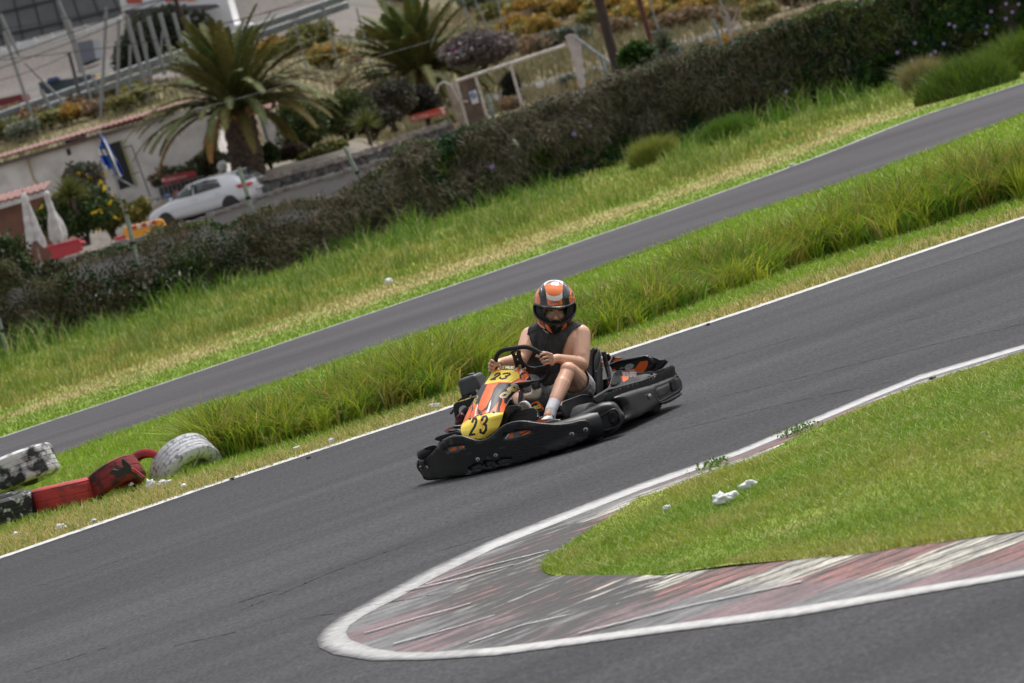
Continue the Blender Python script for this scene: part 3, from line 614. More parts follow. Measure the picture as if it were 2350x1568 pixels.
# slot fillings: the bodywork graphics show through
def lrp(P, d=0): return P
SL = [(smoothpoly(P6([(1000, 240), (1010, 320), (1340, 250), (1345, 175)]), 0), [(P6([(1000, 230), (1060, 250), (1040, 300), (1000, 320)]), BLK), ([c6(1040, 290), c6(1085, 235)], 3, WHT), (P6([(1085, 230), (1130, 220), (1130, 290), (1085, 300)]), ORA), (P6([(1180, 210), (1290, 185), (1345, 170), (1345, 250), (1240, 250)]), ORA), ([c6(1200, 245), c6(1290, 205)], 2.2, BLK)]),
      (smoothpoly(P6([(370, 360), (370, 445), (620, 410), (620, 340)]), 0), [(P6([(430, 430), (460, 385), (500, 375), (520, 420)]), ORA), (P6([(545, 370), (590, 355), (620, 345), (620, 400), (560, 410)]), ORA), (P6([(585, 370), (603, 365), (605, 385), (585, 390)]), WHT)])]
for P, pt in SL: sheet('bodywork_graphic', P, lambda x, y: KS(x, y, lambda l, z: fb(l, z)-.014), m_decal, kart, thick=.006, step=1.4, smooth=0, paint=pt, base=GRY)
b = MB()
for x, y in ((1923, 190), (1772, 240), (945, 472), (750, 515), (130, 605), (193, 605)):
    b2 = MB(); c = KS(*c6(x, y), fb); ax = (KF+KL*(.6*loc(c)[1])).normalized(); b2.lathe([(.0165, .002), (.0165, .009), (.009, .013), (.008, .006), (.0005, .006)], c, ax, 16); b2.build('bolt', m_steel, kart)
# -- bumper pod (moulded tube behind the plate)
bb = MB(); pts = [T(fb(l, 0)-.10-(.10*max(0, abs(l)-.5)/.2), l, .115+.05*max(0, (-l-.45))) for l in np.linspace(-.60, .60, 24)]
bb.tube(pts, [.05+.035*min(1, (i+1)/4) if i < 4 else .085 for i in range(24)], 14, flat=1.05); bb.build('bumper_tube', m_pipe, kart)
pillow('bumper_end', [c3(*p) for p in ((80, 1140), (88, 1095), (130, 1062), (200, 1030), (320, 1008), (345, 1040), (320, 1110), (240, 1170), (180, 1190), (105, 1200))], lambda x, y: K(x, y, 'f', -.2), m_pipe, kart, R=12, Th=.05)
sheet('slot_shade', [c3(*p) for p in ((158, 1078), (200, 1040), (325, 1010), (318, 1072))], lambda x, y: K(x, y, 'f', -.142), mat('hollow', (.003, .003, .003), .9), kart, thick=.004, step=4)  # near-black sheet paints the shade inside the slot; material reused for other openings
m_hole_shade = bpy.data.materials['hollow']
pillow('bumper_end', [c3(*p) for p in ((78, 1240), (90, 1200), (110, 1210), (108, 1300), (150, 1370), (110, 1340), (80, 1290))], lambda x, y: K(x, y, 'f', -.2), m_pipe, kart, R=7, Th=.04)
pillow('bumper_skid', [c3(*p) for p in ((145, 1370), (200, 1420), (330, 1435), (420, 1425), (300, 1450), (200, 1452), (160, 1430))], lambda x, y: K(x, y, 'f', -.16), m_blk, kart, R=5, Th=.02)
sheet('wheel_guard', [c3(*p) for p in ((295, 948), (340, 908), (560, 850), (640, 855), (645, 905), (560, 882), (530, 890), (440, 930), (400, 950), (372, 970))], lambda x, y: K(x, y, 'f', -.34), m_pipe, kart, thick=.01, step=4)
sheet('wheel_guard', [c3(*p) for p in ((380, 968), (440, 932), (560, 884), (660, 900), (700, 1000), (420, 1010))], lambda x, y: K(x, y, 'f', -.36), m_blk, kart, thick=.008, step=4)
# -- right-hand end of the front bumper (viewer's right)
def q4(L): return [c4(*p) for p in L]
pod1 = q4([(95, 1095), (120, 1070), (250, 1010), (400, 930), (520, 870), (620, 820), (720, 800), (810, 810), (860, 860), (880, 900), (930, 950), (948, 1000), (900, 1085), (870, 1140), (780, 1200), (640, 1235), (520, 1230), (400, 1200), (200, 1150)])
def fpod(l, z): return -.22-max(0, l-.35)*.62
pillow('bumper_corner', pod1, lambda x, y: KS(x, y, fpod), m_pipe, kart, R=16, Th=.07, step=4)
rimline = q4([(565, 1085), (590, 1030), (650, 980), (800, 897), (845, 930), (862, 985), (895, 1040), (880, 1090), (820, 1130), (700, 1165), (610, 1165), (575, 1130), (565, 1085)])
def lift(x, y, fn, d): p = KS(x, y, fn); return p+(Vector((0, 0, EYE))-p).normalized()*d
bb = MB(); bb.tube([lift(x, y, fpod, .073) for x, y in smoothpoly(rimline[:-1], 2)+[smoothpoly(rimline[:-1], 2)[0]]], .009, 8); bb.build('corner_moulding', m_pipe, kart)
pillow('corner_pocket', q4([(740, 900), (805, 893), (850, 950), (868, 1010), (840, 1080), (770, 1105), (745, 1060), (730, 970)]), lambda x, y: lift(x, y, fpod, .068), m_pipe, kart, R=5, Th=.014, step=3)
sheet('pocket_inset', q4([(735, 965), (795, 935), (822, 975), (825, 1040), (765, 1085), (745, 1040)]), lambda x, y: lift(x, y, fpod, .088), m_hole_shade, kart, thick=.003, step=3)  # black patch laid on the pocket, standing in for its shaded depth
sheet('pocket_inset', q4([(770, 1030), (815, 1010), (820, 1040), (770, 1075)]), lambda x, y: lift(x, y, fpod, .0905), m_pipe, kart, thick=.003, step=3)
# -- side pod (viewer's right)
def lside(x, y): return K(x, y, 'l', .66)
pod = q4([(760, 760), (900, 700), (1100, 640), (1290, 590), (1560, 480), (1610, 500), (1640, 600), (1636, 680), (1480, 800), (1440, 835), (1330, 850), (1230, 920), (1130, 990), (1000, 1040), (930, 1060), (900, 1040), (930, 960), (890, 820)])
pillow('side_pod', pod, lside, m_scuf if False else m_blk, kart, R=10, Th=.035, step=4, toward=KL, back=2.5)
roll = q4([(672, 765), (690, 740), (900, 655), (1280, 560), (1320, 470), (1470, 385), (1540, 380), (1572, 405), (1570, 450), (1545, 480), (1300, 590), (1000, 680), (860, 735), (700, 792)])
pillow('pod_top_roll', roll, lambda x, y: K(x, y, 'l', .655), m_pipe, kart, R=8, Th=.035, step=3, toward=(KL*.5+KZ).normalized(), back=1.2)
sheet('slot_shade', q4([(1305, 430), (1385, 395), (1475, 383), (1330, 468)]), lambda x, y: K(x, y, 'l', .695), m_hole_shade, kart, thick=.003, step=4)  # dark patch painted over the slot in place of its shade
recess = smoothpoly(q4([(1290, 620), (1400, 590), (1545, 520), (1590, 470), (1612, 520), (1636, 600), (1620, 665), (1500, 730), (1370, 810), (1335, 795), (1305, 720)]), 2)
bb = MB(); bb.tube([K(x, y, 'l', .690) for x, y in recess+recess[:1]], .007, 6); bb.build('pod_moulding', m_pipe, kart)
pillow('pod_pocket', q4([(1300, 640), (1400, 605), (1500, 560), (1512, 690), (1360, 780), (1325, 760)]), lambda x, y: K(x, y, 'l', .688), m_blk, kart, R=5, Th=.012, step=4, toward=KL)
pillow('pod_pocket', q4([(1500, 545), (1560, 505), (1600, 480), (1638, 560), (1628, 650), (1545, 700), (1515, 690)]), lambda x, y: K(x, y, 'l', .686), m_pipe, kart, R=5, Th=.012, step=4, toward=KL)
sheet('pocket_inset', q4([(1508, 545), (1565, 520), (1592, 560), (1594, 630), (1548, 680), (1535, 670)]), lambda x, y: K(x, y, 'l', .702), m_hole_shade, kart, thick=.003, step=4)  # black patch in place of the shade deep in the pocket
pillow('pod_lower_lip', q4([(1325, 812), (1380, 800), (1500, 745), (1630, 678), (1650, 710), (1620, 745), (1480, 830), (1360, 850)]), lambda x, y: K(x, y, 'l', .675), m_pipe, kart, R=5, Th=.02, step=3, toward=KL)
b2 = MB(); b2.lathe([(.017, 0), (.017, .014), (.008, .02), (.0005, .02)], K(*c4(1235, 740), 'l', .69), KL+KF*.3, 14); b2.build('bolt', m_steel, kart)
sheet('pod_inner_wall', q4([(680, 800), (860, 745), (905, 830), (948, 960), (900, 1050), (870, 990), (840, 850), (780, 800)]), lambda x, y: K(x, y, 'l', .60), m_blk, kart, thick=.01, step=5)
# underside / shadow side so the body is closed
bb = MB(); bb.prism([T(f, l, .05) for f, l in ((-.18, -.3), (-.18, .3), (-.5, .62), (-1.5, .62), (-1.6, .3), (-1.6, -.5), (-.9, -.6), (-.4, -.6))], (0, 0, .015)); bb.build('floor_tray', m_dark, kart, smooth=False)
# -- deck over the side pod with duct, decals
deck = [c8(*p) for p in ((470, 985), (620, 890), (740, 810), (800, 740), (850, 560), (890, 455), (960, 420), (1080, 420), (1240, 450), (1400, 470), (1700, 425), (1750, 470), (1500, 610), (1250, 700), (1000, 800), (800, 880), (700, 960), (690, 1010), (600, 1070), (540, 1090))]
nums = []
for i in range(4):
    x0 = 1050+i*72; nums.append(([c8(x0, 455+i*2), c8(x0+62, 452), c8(x0+98, 550), c8(x0+36, 560)], (.50, .42, .40)))
    for yy in (475, 510, 540): nums.append(([c8(x0+26+(yy-475)*.3, yy), c8(x0+58+(yy-475)*.3, yy-4)], .9, (.25, .03, .03)))
dk = nums+[]
dk = [([c8(*p) for p in ((1050, 540), (1090, 500), (1190, 560), (1190, 600), (1130, 650), (1080, 660))], ORA)]+nums
def ldeck(x, y):
    s = min(1, max(0, (c8(0, 900)[1]-y)/40)); return K(x, y, 'l', .60-.10*s)
sheet('side_deck', deck, ldeck, m_decal, kart, thick=.008, step=2.2, paint=dk, base=(.028, .028, .03))
sheet('duct_shade', [c8(*p) for p in ((805, 735), (850, 590), (875, 490), (925, 470), (965, 500), (1015, 630), (1000, 685), (870, 755))], lambda x, y: ldeck(x, y)+KL*.012+KZ*.004, m_hole_shade, kart, thick=.003, step=5)  # black sheet stands in for the shade inside the duct
bb = MB(); bb.tube([K(*c8(*p), 'l', .595) for p in ((470, 990), (620, 900), (760, 820), (900, 790), (1150, 720), (1450, 640), (1700, 540), (1745, 480))], [.012]*8, 8, flat=.7); bb.build('deck_edge', m_pipe, kart)
# -- rear bodywork beyond the seat
rear = [c8(*p) for p in ((815, 320), (1000, 235), (1150, 205), (1300, 180), (1450, 140), (1560, 128), (1620, 165), (1700, 148), (1780, 170), (1830, 210), (1960, 192), (1985, 225), (1870, 340), (1800, 385), (1600, 470), (1400, 490), (1100, 470), (880, 450), (860, 380))]
gear = lambda cx, cy, r, g: [([c8(cx+r*(1.0 if k % 2 else .82)*math.cos(2*math.pi*k/44), cy+r*.62*(1.0 if k % 2 else .82)*math.sin(2*math.pi*k/44)-.25*r*math.cos(2*math.pi*k/44)) for k in range(44)], g), ([c8(cx+r*.3*math.cos(t), cy+r*.2*math.sin(t)) for t in np.linspace(0, 6.3, 12)], .8, (.1, .1, .1))]
rp = gear(1215, 345, 105, (.42, .42, .43))+gear(1062, 368, 42, (.25, .25, .26))+[([c8(*p) for p in ((1345, 365), (1435, 240), (1500, 228), (1590, 218), (1603, 270), (1570, 370), (1500, 455), (1420, 475), (1230, 425), (1120, 435), (1100, 425), (1330, 375))], ORA), ([c8(*p) for p in ((880, 390), (920, 385), (945, 420), (900, 450), (880, 430))], ORA)]+[([c8(1205+i*45, 410), c8(1290+i*45, 470)], 2.6, WHT) for i in range(3)]
sheet('rear_bodywork', rear, lambda x, y: K(x, y, 'f', -1.66), m_decal, kart, thick=.01, step=1.7, paint=rp, base=(.026, .026, .029))
bb = MB(); bb.tube([K(*c8(*p), 'f', -1.655) for p in ((815, 315), (1000, 238), (1300, 185), (1540, 135), (1600, 150))], .010, 8); bb.tube([K(*c8(*p), 'f', -1.66) for p in ((1640, 190), (1720, 260), (1700, 330), (1640, 380))], .022, 8); bb.tube([K(*c8(*p), 'f', -1.66) for p in ((1980, 205), (1880, 320), (1780, 400), (1640, 440))], .016, 8); bb.build('body_edge', m_pipe, kart)
sheet('rear_fairing', [c8(*p) for p in ((495, 215), (600, 195), (690, 260), (700, 320), (690, 345), (520, 385), (495, 370))], lambda x, y: K(x, y, 'f', -1.75), m_decal, kart, thick=.01, step=2, paint=[([c8(*p) for p in ((600, 205), (700, 215), (700, 275), (540, 275))], ORA), ([c8(*p) for p in ((500, 310), (690, 280), (690, 340), (520, 385), (495, 370))], (.35, .32, .29))], base=WHT)
sheet('rear_fairing', [c8(*p) for p in ((808, 280), (860, 190), (890, 120), (912, 130), (905, 165), (960, 148), (1040, 150), (1085, 185), (1090, 210), (960, 260), (850, 305), (815, 305))], lambda x, y: K(x, y, 'f', -1.72), m_decal, kart, thick=.01, step=1.7, paint=[([c8(*p) for p in ((860, 270), (920, 185), (965, 150), (1035, 155), (1048, 185), (1000, 230), (920, 265))], ORA), ([c8(850, 292), c8(950, 262), c8(1040, 210), c8(1060, 180)], 1.6, WHT)], base=(.04, .04, .045))
bb = MB(); bb.tube([T(-1.62, l, .16) for l in np.linspace(-.6, .62, 12)], .05, 10, flat=1.5); bb.build('rear_bumper', m_blk, kart)
# -- nose fairing
Lf = [c3(*p) for p in ((700, 945), (655, 905), (628, 860), (628, 800), (650, 755), (690, 655), (745, 540), (815, 405), (880, 300), (930, 235), (975, 160), (1010, 110), (1055, 62), (1120, 42), (1180, 38))]
Rf = [c3(*p) for p in ((905, 945), (1000, 880), (1080, 810), (1115, 740), (1142, 640), (1160, 590), (1180, 520), (1225, 440), (1290, 370), (1350, 330), (1480, 290), (1492, 225), (1455, 130), (1380, 66), (1330, 48))]
tt = [0, .04, .09, .16, .22, .33, .45, .58, .68, .76, .84, .90, .95, .985, 1.]
fc = [-.035, -.035, -.04, -.055, -.075, -.13, -.20, -.30, -.385, -.45, -.50, -.535, -.565, -.60, -.63]
bg_ = [.02, .04, .06, .08, .09, .10, .11, .12, .12, .12, .11, .10, .08, .06, .05]
ta = np.linspace(0, 1, 241); ip = lambda A: np.interp(ta, tt, A)
LX, LY, RX, RY, FC, BG = ip([p[0] for p in Lf]), ip([p[1] for p in Lf]), ip([p[0] for p in Rf]), ip([p[1] for p in Rf]), ip(fc), ip(bg_)
def smo(a, k=9): q = np.pad(a, k, 'edge'); return np.convolve(q, np.ones(2*k+1)/(2*k+1), 'valid')
LX, LY, RX, RY, FC, BG = [smo(a, 5) for a in (LX, LY, RX, RY, FC, BG)]
NU = 170; V = []
for j in range(241):
    for i in range(NU+1):
        u = 2*i/NU-1; x = LX[j]+(RX[j]-LX[j])*(u+1)/2; y = LY[j]+(RY[j]-LY[j])*(u+1)/2; y -= 0
        V.append(K(x, y, 'f', FC[j]-BG[j]*abs(u)**2.4))
bb = MB(); bb.add(V, [(j*(NU+1)+i, j*(NU+1)+i+1, (j+1)*(NU+1)+i+1, (j+1)*(NU+1)+i) for j in range(240) for i in range(NU)])
nose = bb.build('nose_fairing', m_decal, kart, solid=.006)
def q9(L): return [c9(*p) for p in L]
def q3(L): return [c3(*p) for p in L]
def glyph(pts, wd, c, fn): return ([fn(*p) for p in pts], wd, c)
NP = [(q9([(300, 1500), (420, 1250), (560, 1060), (640, 1000), (720, 1040), (700, 1250), (600, 1330), (400, 1450)]), ORA),
      (q9([(470, 1380), (560, 1080), (610, 1040), (620, 1150), (560, 1300)]), BLK), (q9([(480, 1260), (590, 1060), (600, 1090), (540, 1300), (480, 1390)]), ORA), (q9([(560, 1240), (620, 1120), (618, 1290), (560, 1320)]), ORA),
      (q9([(930, 570), (1180, 540), (1060, 680), (1000, 860), (920, 1020), (900, 1080), (810, 1170), (720, 1130), (735, 1040), (790, 870), (860, 720)]), ORA),
      ([c9(715, 1020), c9(725, 1135), c9(800, 1175), c9(895, 1085), c9(945, 990), c9(980, 900)], 1.0, BLK),
      (q9([(690, 1180), (800, 1190), (900, 1140), (960, 1240), (820, 1260), (690, 1260)]), ORA),
      (q9([(1005, 905), (985, 1060), (950, 1190), (880, 1210), (930, 1100), (960, 1000)]), WHT), (q9([(720, 1000), (720, 1060), (680, 1200), (690, 1260), (640, 1290), (660, 1130)]), WHT),
      (q9([(1160, 965), (1130, 1080), (1090, 1200), (960, 1210), (1050, 1100)]), ORA), (q9([(1235, 890), (1275, 900), (1270, 980), (1330, 1030), (1280, 1210), (1190, 1210), (1185, 1080), (1230, 960)]), ORA),
      # top: orange flanks, black arch, white flashes
      (q9([(940, 570), (1000, 400), (1030, 280), (1140, 200), (1320, 170), (1600, 180), (1740, 290), (1870, 420), (1860, 520), (1500, 560), (1200, 560)]), ORA),
      (q9([(1130, 215), (1200, 175), (1420, 160), (1590, 195), (1560, 250), (1480, 280), (1220, 280)]), BLK), ([c9(1125, 220), c9(1200, 283), c9(1350, 292), c9(1500, 285), c9(1600, 205)], 1.4, WHT),
      (q9([(1640, 240), (1680, 260), (1660, 310), (1620, 380), (1610, 340)]), WHT), ([c9(1650, 230), c9(1620, 290), c9(1630, 330)], .8, BLK), ([c9(1060, 290), c9(1010, 330), c9(1000, 400)], 1.4, WHT), ([c9(1110, 230), c9(1095, 290), c9(1040, 330)], .8, BLK),
      (q9([(1720, 310), (1790, 370), (1640, 400), (1655, 470), (1620, 480), (1610, 400), (1640, 350)]), BLK), (q9([(1650, 395), (1740, 355), (1795, 385), (1760, 450), (1730, 500), (1655, 495)]), ORA),
      (q9([(1790, 420), (1880, 420), (1880, 520), (1740, 510)]), BLK), ([c9(1795, 425), c9(1755, 460), c9(1735, 510)], 1.4, WHT), ([c9(1430, 590), c9(1600, 520), c9(1860, 505)], 1.6, WHT),
      (q9([(860, 590), (1030, 320), (1190, 285), (1300, 285), (1420, 285), (1560, 320), (1608, 380), (1600, 440), (1430, 550), (1200, 535), (960, 575)]), YEW),
      ([c9(860, 590), c9(960, 575), c9(1200, 535), c9(1430, 552)], .7, ORA), ([c9(1360, 548), c9(1605, 398)], .45, (.35, .22, .03)),
      # front yellow plate
      (q3([(600, 1000), (600, 790), (700, 720), (860, 655), (1000, 625), (1148, 622), (1148, 700), (1090, 830), (960, 960), (700, 1000)]), YEW),
      ([c3(880, 650), c3(870, 740), c3(900, 800), c3(820, 900), c3(800, 960)], 1.6, (.85, .22, .03)), ([c3(1010, 720), c3(1140, 670)], .4, (.35, .22, .03)),
      ([c3(925, 632), c3(880, 655)], 2.5, (.75, .10, .08))]
# numerals 23 (front and top) and the maker's letters, as painted strokes
NP += [glyph([(770, 735), (785, 700), (812, 692), (822, 720), (800, 790), (765, 845), (740, 892), (795, 885)], 5.6, BLK, c3), glyph([(888, 712), (905, 672), (940, 668), (950, 700), (932, 742), (908, 762)], 5.4, BLK, c3), glyph([(912, 765), (938, 775), (935, 830), (905, 872), (872, 862), (868, 832)], 5.4, BLK, c3)]
NP += [glyph([(1085, 395), (1130, 355), (1190, 348), (1195, 375), (1130, 420), (1060, 460), (1000, 488), (1090, 478)], 3.8, BLK, c9), glyph([(1265, 365), (1330, 350), (1400, 352), (1410, 375), (1360, 405), (1310, 412)], 3.8, BLK, c9), glyph([(1310, 412), (1345, 420), (1320, 455), (1240, 475), (1190, 460), (1200, 440)], 3.8, BLK, c9)]
def letters(fn, segs, w1, w2, c_a, c_b):
    return [([fn(*p) for p in s], w1, c_a) for s in segs]+[([fn(*p) for p in s], w2, c_b) for s in segs]
CR_ = [[(1370, 790), (1300, 860), (1220, 870), (1195, 845), (1260, 780), (1330, 765), (1345, 775)], [(1400, 765), (1355, 700), (1405, 665), (1455, 680), (1440, 715), (1390, 720)], [(1440, 715), (1505, 715)], [(1480, 605), (1540, 598), (1580, 660), (1520, 700), (1470, 690), (1430, 640), (1480, 605)], [(1530, 650), (1560, 655)]]
NP += letters(c9, CR_, 4.4, 2.4, WHT, (.62, .42, .05))
NP += letters(c9, [[(1270, 215), (1200, 215), (1190, 240), (1270, 245)], [(1310, 250), (1320, 215), (1390, 215), (1380, 232), (1330, 232), (1400, 250)], [(1510, 215), (1440, 215), (1430, 242), (1510, 245), (1510, 232)]], 2.0, 1.3, (.35, .30, .15), GLD)
NP += letters(c9, [[(660, 900), (620, 1000), (640, 1020), (680, 930)], [(700, 830), (720, 860), (690, 900)]], 1.6, 1.0, GLD, GLD)
docolor(nose, NP, BLK)
b2 = MB(); 
for x, y, r in ((772, 1215, .011), (1058, 1195, .006), (545, 1332, .006)):
    b2 = MB(); b2.lathe([(r*1.3, .0), (r*1.3, .012), (r*.6, .014), (r*.5, .009), (.0005, .009)], K(*c9(x, y), 'f', -.085), KF+KZ*.6, 16); b2.build('bolt', m_steel, kart)
# -- steering wheel
def wf(l, z): return -.655+.45*(z-.53)
rimP = [c7(*p) for p in ((175, 430), (185, 345), (225, 270), (300, 215), (400, 195), (520, 180), (640, 160), (730, 165), (830, 205), (930, 268), (1010, 340), (1060, 420), (1082, 520), (1070, 620), (1020, 700), (940, 748), (800, 765), (640, 770), (450, 745), (300, 680), (210, 590), (172, 510))]
rimP = smoothpoly(rimP, 1); bb = MB(); bb.tube([KS(x, y, wf) for x, y in rimP+rimP[:2]], .0155, 12, caps=False)
wheel = bb.build('steering_wheel', mat('wheel_grip', (.010, .010, .011), .75, bump=.3, bscale=120), kart)
sheet('wheel_spoke', [c7(*p) for p in ((420, 235), (540, 215), (605, 215), (610, 300), (640, 400), (720, 480), (830, 508), (900, 495), (1075, 460), (1070, 620), (900, 612), (720, 600), (610, 560), (520, 490), (490, 400), (465, 310))], lambda x, y: KS(x, y, lambda l, z: wf(l, z)-.012), m_dark, kart, thick=.006, step=6, holes=[[c7(*p) for p in ((488, 245), (540, 232), (530, 305), (520, 300))], [c7(*p) for p in ((540, 355), (558, 355), (568, 385), (548, 388))]])
bb = MB(); bb.tube([KS(*c7(620, 520), lambda l, z: wf(l, z)-.01), T(-.36, .05, .20), T(-.22, .04, .09)], .012, 10); bb.build('steering_column', m_dark, kart)
bb = MB(); bb.tube([K(*c7(600, 930), 'f', -.50), K(*c7(590, 1010), 'f', -.48), K(*c7(585, 1130), 'f', -.46)], .010, 10); bb.build('support_tube', mat('gloss_black', (.02, .02, .02), .15), kart)
bb = MB(); bb.box(K(*c7(592, 490), 'f', -.60), (.02, .014, .022)); bb.box(K(*c7(675, 535), 'f', -.60), (.02, .014, .014)); bb.build('wheel_clamp', mat('brass', (.30, .24, .12), .4, metal=.7), kart, bevel=.002)
# -- tank and cap between the knees
def q7(L): return [c7(*p) for p in L]
pillow('fuel_tank', q7([(628, 970), (700, 945), (780, 930), (790, 850), (870, 840), (955, 850), (972, 900), (960, 985), (925, 1045), (880, 1065), (640, 1078)]), lambda x, y: K(x, y, 'f', -.66), m_tank, kart, R=9, Th=.04, step=3, back=1.5)
pillow('fuel_tank', q7([(410, 1040), (480, 1010), (560, 1005), (570, 1110), (510, 1145), (470, 1130)]), lambda x, y: K(x, y, 'f', -.66), m_tank, kart, R=8, Th=.03, step=3, back=1.5)
bb = MB(); cc0 = K(*c7(872, 855), 'f', -.64); bb.lathe([(.029, -.004), (.030, 0), (.030, .028), (.026, .034), (.001, .034)], cc0, (0, 0, 1), 20); bb.build('tank_cap', m_dark, kart)
for L in (q7([(630, 890), (690, 885), (690, 905), (700, 935), (640, 940)]), q7([(650, 760), (690, 770), (695, 800), (672, 830), (650, 800)])): sheet('bracket', L, lambda x, y: K(x, y, 'f', -.58), m_steel, kart, thick=.004, step=3)
# CRG plate, pedal box, inner fairings
sheet('front_panel', q7([(720, 1110), (760, 1085), (900, 1040), (980, 995), (1030, 1020), (1060, 1060), (1010, 1200), (985, 1250), (930, 1310), (860, 1230), (780, 1170)]), lambda x, y: K(x, y, 'f', -.50), m_decal, kart, thick=.006, step=1.4, paint=[(q7([(745, 1140), (860, 1085), (905, 1080), (945, 1120), (1012, 1215), (985, 1240), (940, 1180), (900, 1120), (860, 1110), (780, 1150)]), ORA)]+letters(c7, [[(800, 1200), (850, 1165), (870, 1175), (850, 1195), (875, 1215)], [(930, 1148), (890, 1155), (885, 1200), (935, 1190), (935, 1175)], [(820, 1190), (835, 1218)]], 2.6, 2.6, YEW, YEW)+[([c7(930, 1230), c7(950, 1250)], 3, GRY)], base=BLK)
sheet('pedal_box', q9([(1310, 1210), (1450, 1180), (1700, 1120), (1890, 1085), (1960, 1100), (2040, 1210), (2040, 1300), (1990, 1400), (1500, 1420), (1320, 1400), (1290, 1300)]), lambda x, y: K(x, y, 'f', -.24), m_blk, kart, thick=.01, step=6)
sheet('leg_guard', q9([(1240, 1340), (1300, 1120), (1330, 1060), (1500, 1030), (1600, 1030), (1680, 1120), (1450, 1200), (1330, 1400), (1290, 1520), (1090, 1600), (1180, 1480)]), lambda x, y: K(x, y, 'f', -.20), m_blk, kart, thick=.01, step=6)
sheet('leg_guard', q7([(360, 1170), (420, 1060), (470, 1040), (480, 1110), (560, 1140), (560, 1220), (470, 1280), (340, 1260)]), lambda x, y: K(x, y, 'f', -.42), m_dark, kart, thick=.01, step=6)
sheet('scratch_mark', q9([(1840, 1190), (1880, 1185), (1700, 1240), (1560, 1290), (1530, 1285), (1700, 1225)]), lambda x, y: K(x, y, 'f', -.228), m_pipe, kart, thick=.003, step=6)
sheet('pedal_clip', q7([(880, 1280), (895, 1285), (900, 1325), (915, 1330), (912, 1345), (885, 1345), (880, 1330), (893, 1322)]), lambda x, y: K(x, y, 'f', -.235), m_white, kart, thick=.003, step=3)
# small painted wing behind the bumper by the left foot
sheet('foot_fairing', [c6(*p) for p in ((1240, 103), (1300, 92), (1370, 96), (1440, 74), (1540, 72), (1650, 78), (1640, 118), (1600, 134), (1450, 132), (1340, 118))], lambda x, y: K(x, y, 'f', -.20), m_decal, kart, thick=.006, step=1.5, paint=[([c6(*p) for p in ((1340, 118), (1400, 88), (1450, 72), (1500, 74), (1420, 124))], ORA), ([c6(1430, 118), c6(1560, 80), c6(1645, 80)], 1.6, WHT), ([c6(1470, 118), c6(1520, 112)], 1.6, ORA), ([c6(1530, 122), c6(1570, 112)], 2.4, (.5, .5, .5)), ([c6(1245, 100), c6(1300, 95)], 1.6, WHT)], base=GRY)
# -- floor pan, tubes, interior darkness
bb = MB(); bb.box(T(-.75, .0, .075), (.55, .9, .02), Matrix.Rotation(-PSI, 3, 'Z')); bb.build('floor_pan', m_dark, kart, smooth=False)
bb = MB()
for l in (-.30, .30, .42): bb.tube([T(-.15, l*.8, .08), T(-.5, l, .08), T(-1.5, l, .08)], .014, 8)
for f in (-.42, -.95, -1.45): bb.tube([T(f, -.42, .09), T(f, .42, .09)], .014, 8)
bb.build('chassis_tubes', m_dark, kart)
# -- wheels
def wheel_at(f, l, r, wd, toe=0):
    w_ = thing('x', None, None); COL.objects.unlink(w_); bpy.data.objects.remove(w_)
    ax = (KL*math.cos(toe)+KF*math.sin(toe)).normalized(); c = T(f, l, r); b = MB(); h = wd/2
    b.lathe([(r*.55, -h), (r*.86, -h), (r*.97, -h*.86), (r, -h*.6), (r, h*.6), (r*.97, h*.86), (r*.86, h), (r*.55, h)], c, ax, 40)
    t_ = b.build('tyre', m_rub, kart); b = MB(); b.lathe([(.02, -h*.4), (r*.5, -h*.5), (r*.56, -h*.9), (r*.56, h*.9), (r*.5, h*.5), (.02, h*.4)], c, ax, 24); q = b.build('rim', m_rim, None); q.parent = t_; q.matrix_parent_inverse = t_.matrix_world.inverted()
wheel_at(-.40, .50, .128, .13, .12); wheel_at(-.40, -.50, .128, .13, .12); wheel_at(-1.27, .50, .14, .20); wheel_at(-1.27, -.52, .14, .20)
sheet('wheel_guard', q4([(130, 870), (150, 815), (250, 770), (390, 725), (440, 722), (500, 735), (550, 790), (600, 850), (520, 900), (480, 880), (330, 880), (260, 920), (240, 1010), (185, 1010), (150, 930)]), lambda x, y: K(x, y, 'l', .40), m_blk, kart, thick=.012, step=5)
bb = MB(); bb.tube([K(*c4(*p), 'l', .405) for p in ((135, 865), (150, 818), (390, 727), (440, 724), (500, 738), (545, 780), (595, 840))], .006, 8); bb.build('guard_edge', m_pipe, kart)
sheet('wheel_guard', q4([(480, 640), (560, 740), (640, 800), (600, 850), (540, 760), (500, 730)]), lambda x, y: K(x, y, 'l', .45), m_blk, kart, thick=.012, step=5)
# -- seat
SL_ = .035
bb = MB()
def seatp(u, v):
    a = (u-.5)*math.radians(230); w_ = .205+.02*v; 
    z = .07+.43*v; f = -1.16-.16*v; l = SL_+w_*math.sin(a)*1.02; ff = f-.17*math.cos(a)*(.9+.25*v)
    side = abs(u-.5)*2; z = z if side < .62 else z-(side-.62)*.35*v
    return T(ff, l, z)
bb.grid(seatp, 40, 20); bb.build('seat_shell', mat('seat_plastic', (.014, .014, .016), .35, bump=.1), kart, solid=.008)
edge = q4([(500, 180), (535, 140), (565, 128), (600, 150), (598, 175), (565, 215), (553, 290), (552, 380), (556, 500), (560, 700), (556, 745), (505, 725), (478, 690), (500, 640), (498, 560), (470, 500), (480, 400), (492, 280)])
pillow('seat_side', edge, lambda x, y: K(x, y, 'f', -1.30), bpy.data.materials['seat_plastic'], kart, R=7, Th=.02, step=3, back=4)
bb = MB(); bb.tube([K(*c4(*p), 'f', -1.30) for p in ((512, 175), (545, 142), (580, 140), (592, 160))], .008, 8); bb.build('seat_piping', m_pipe, kart)
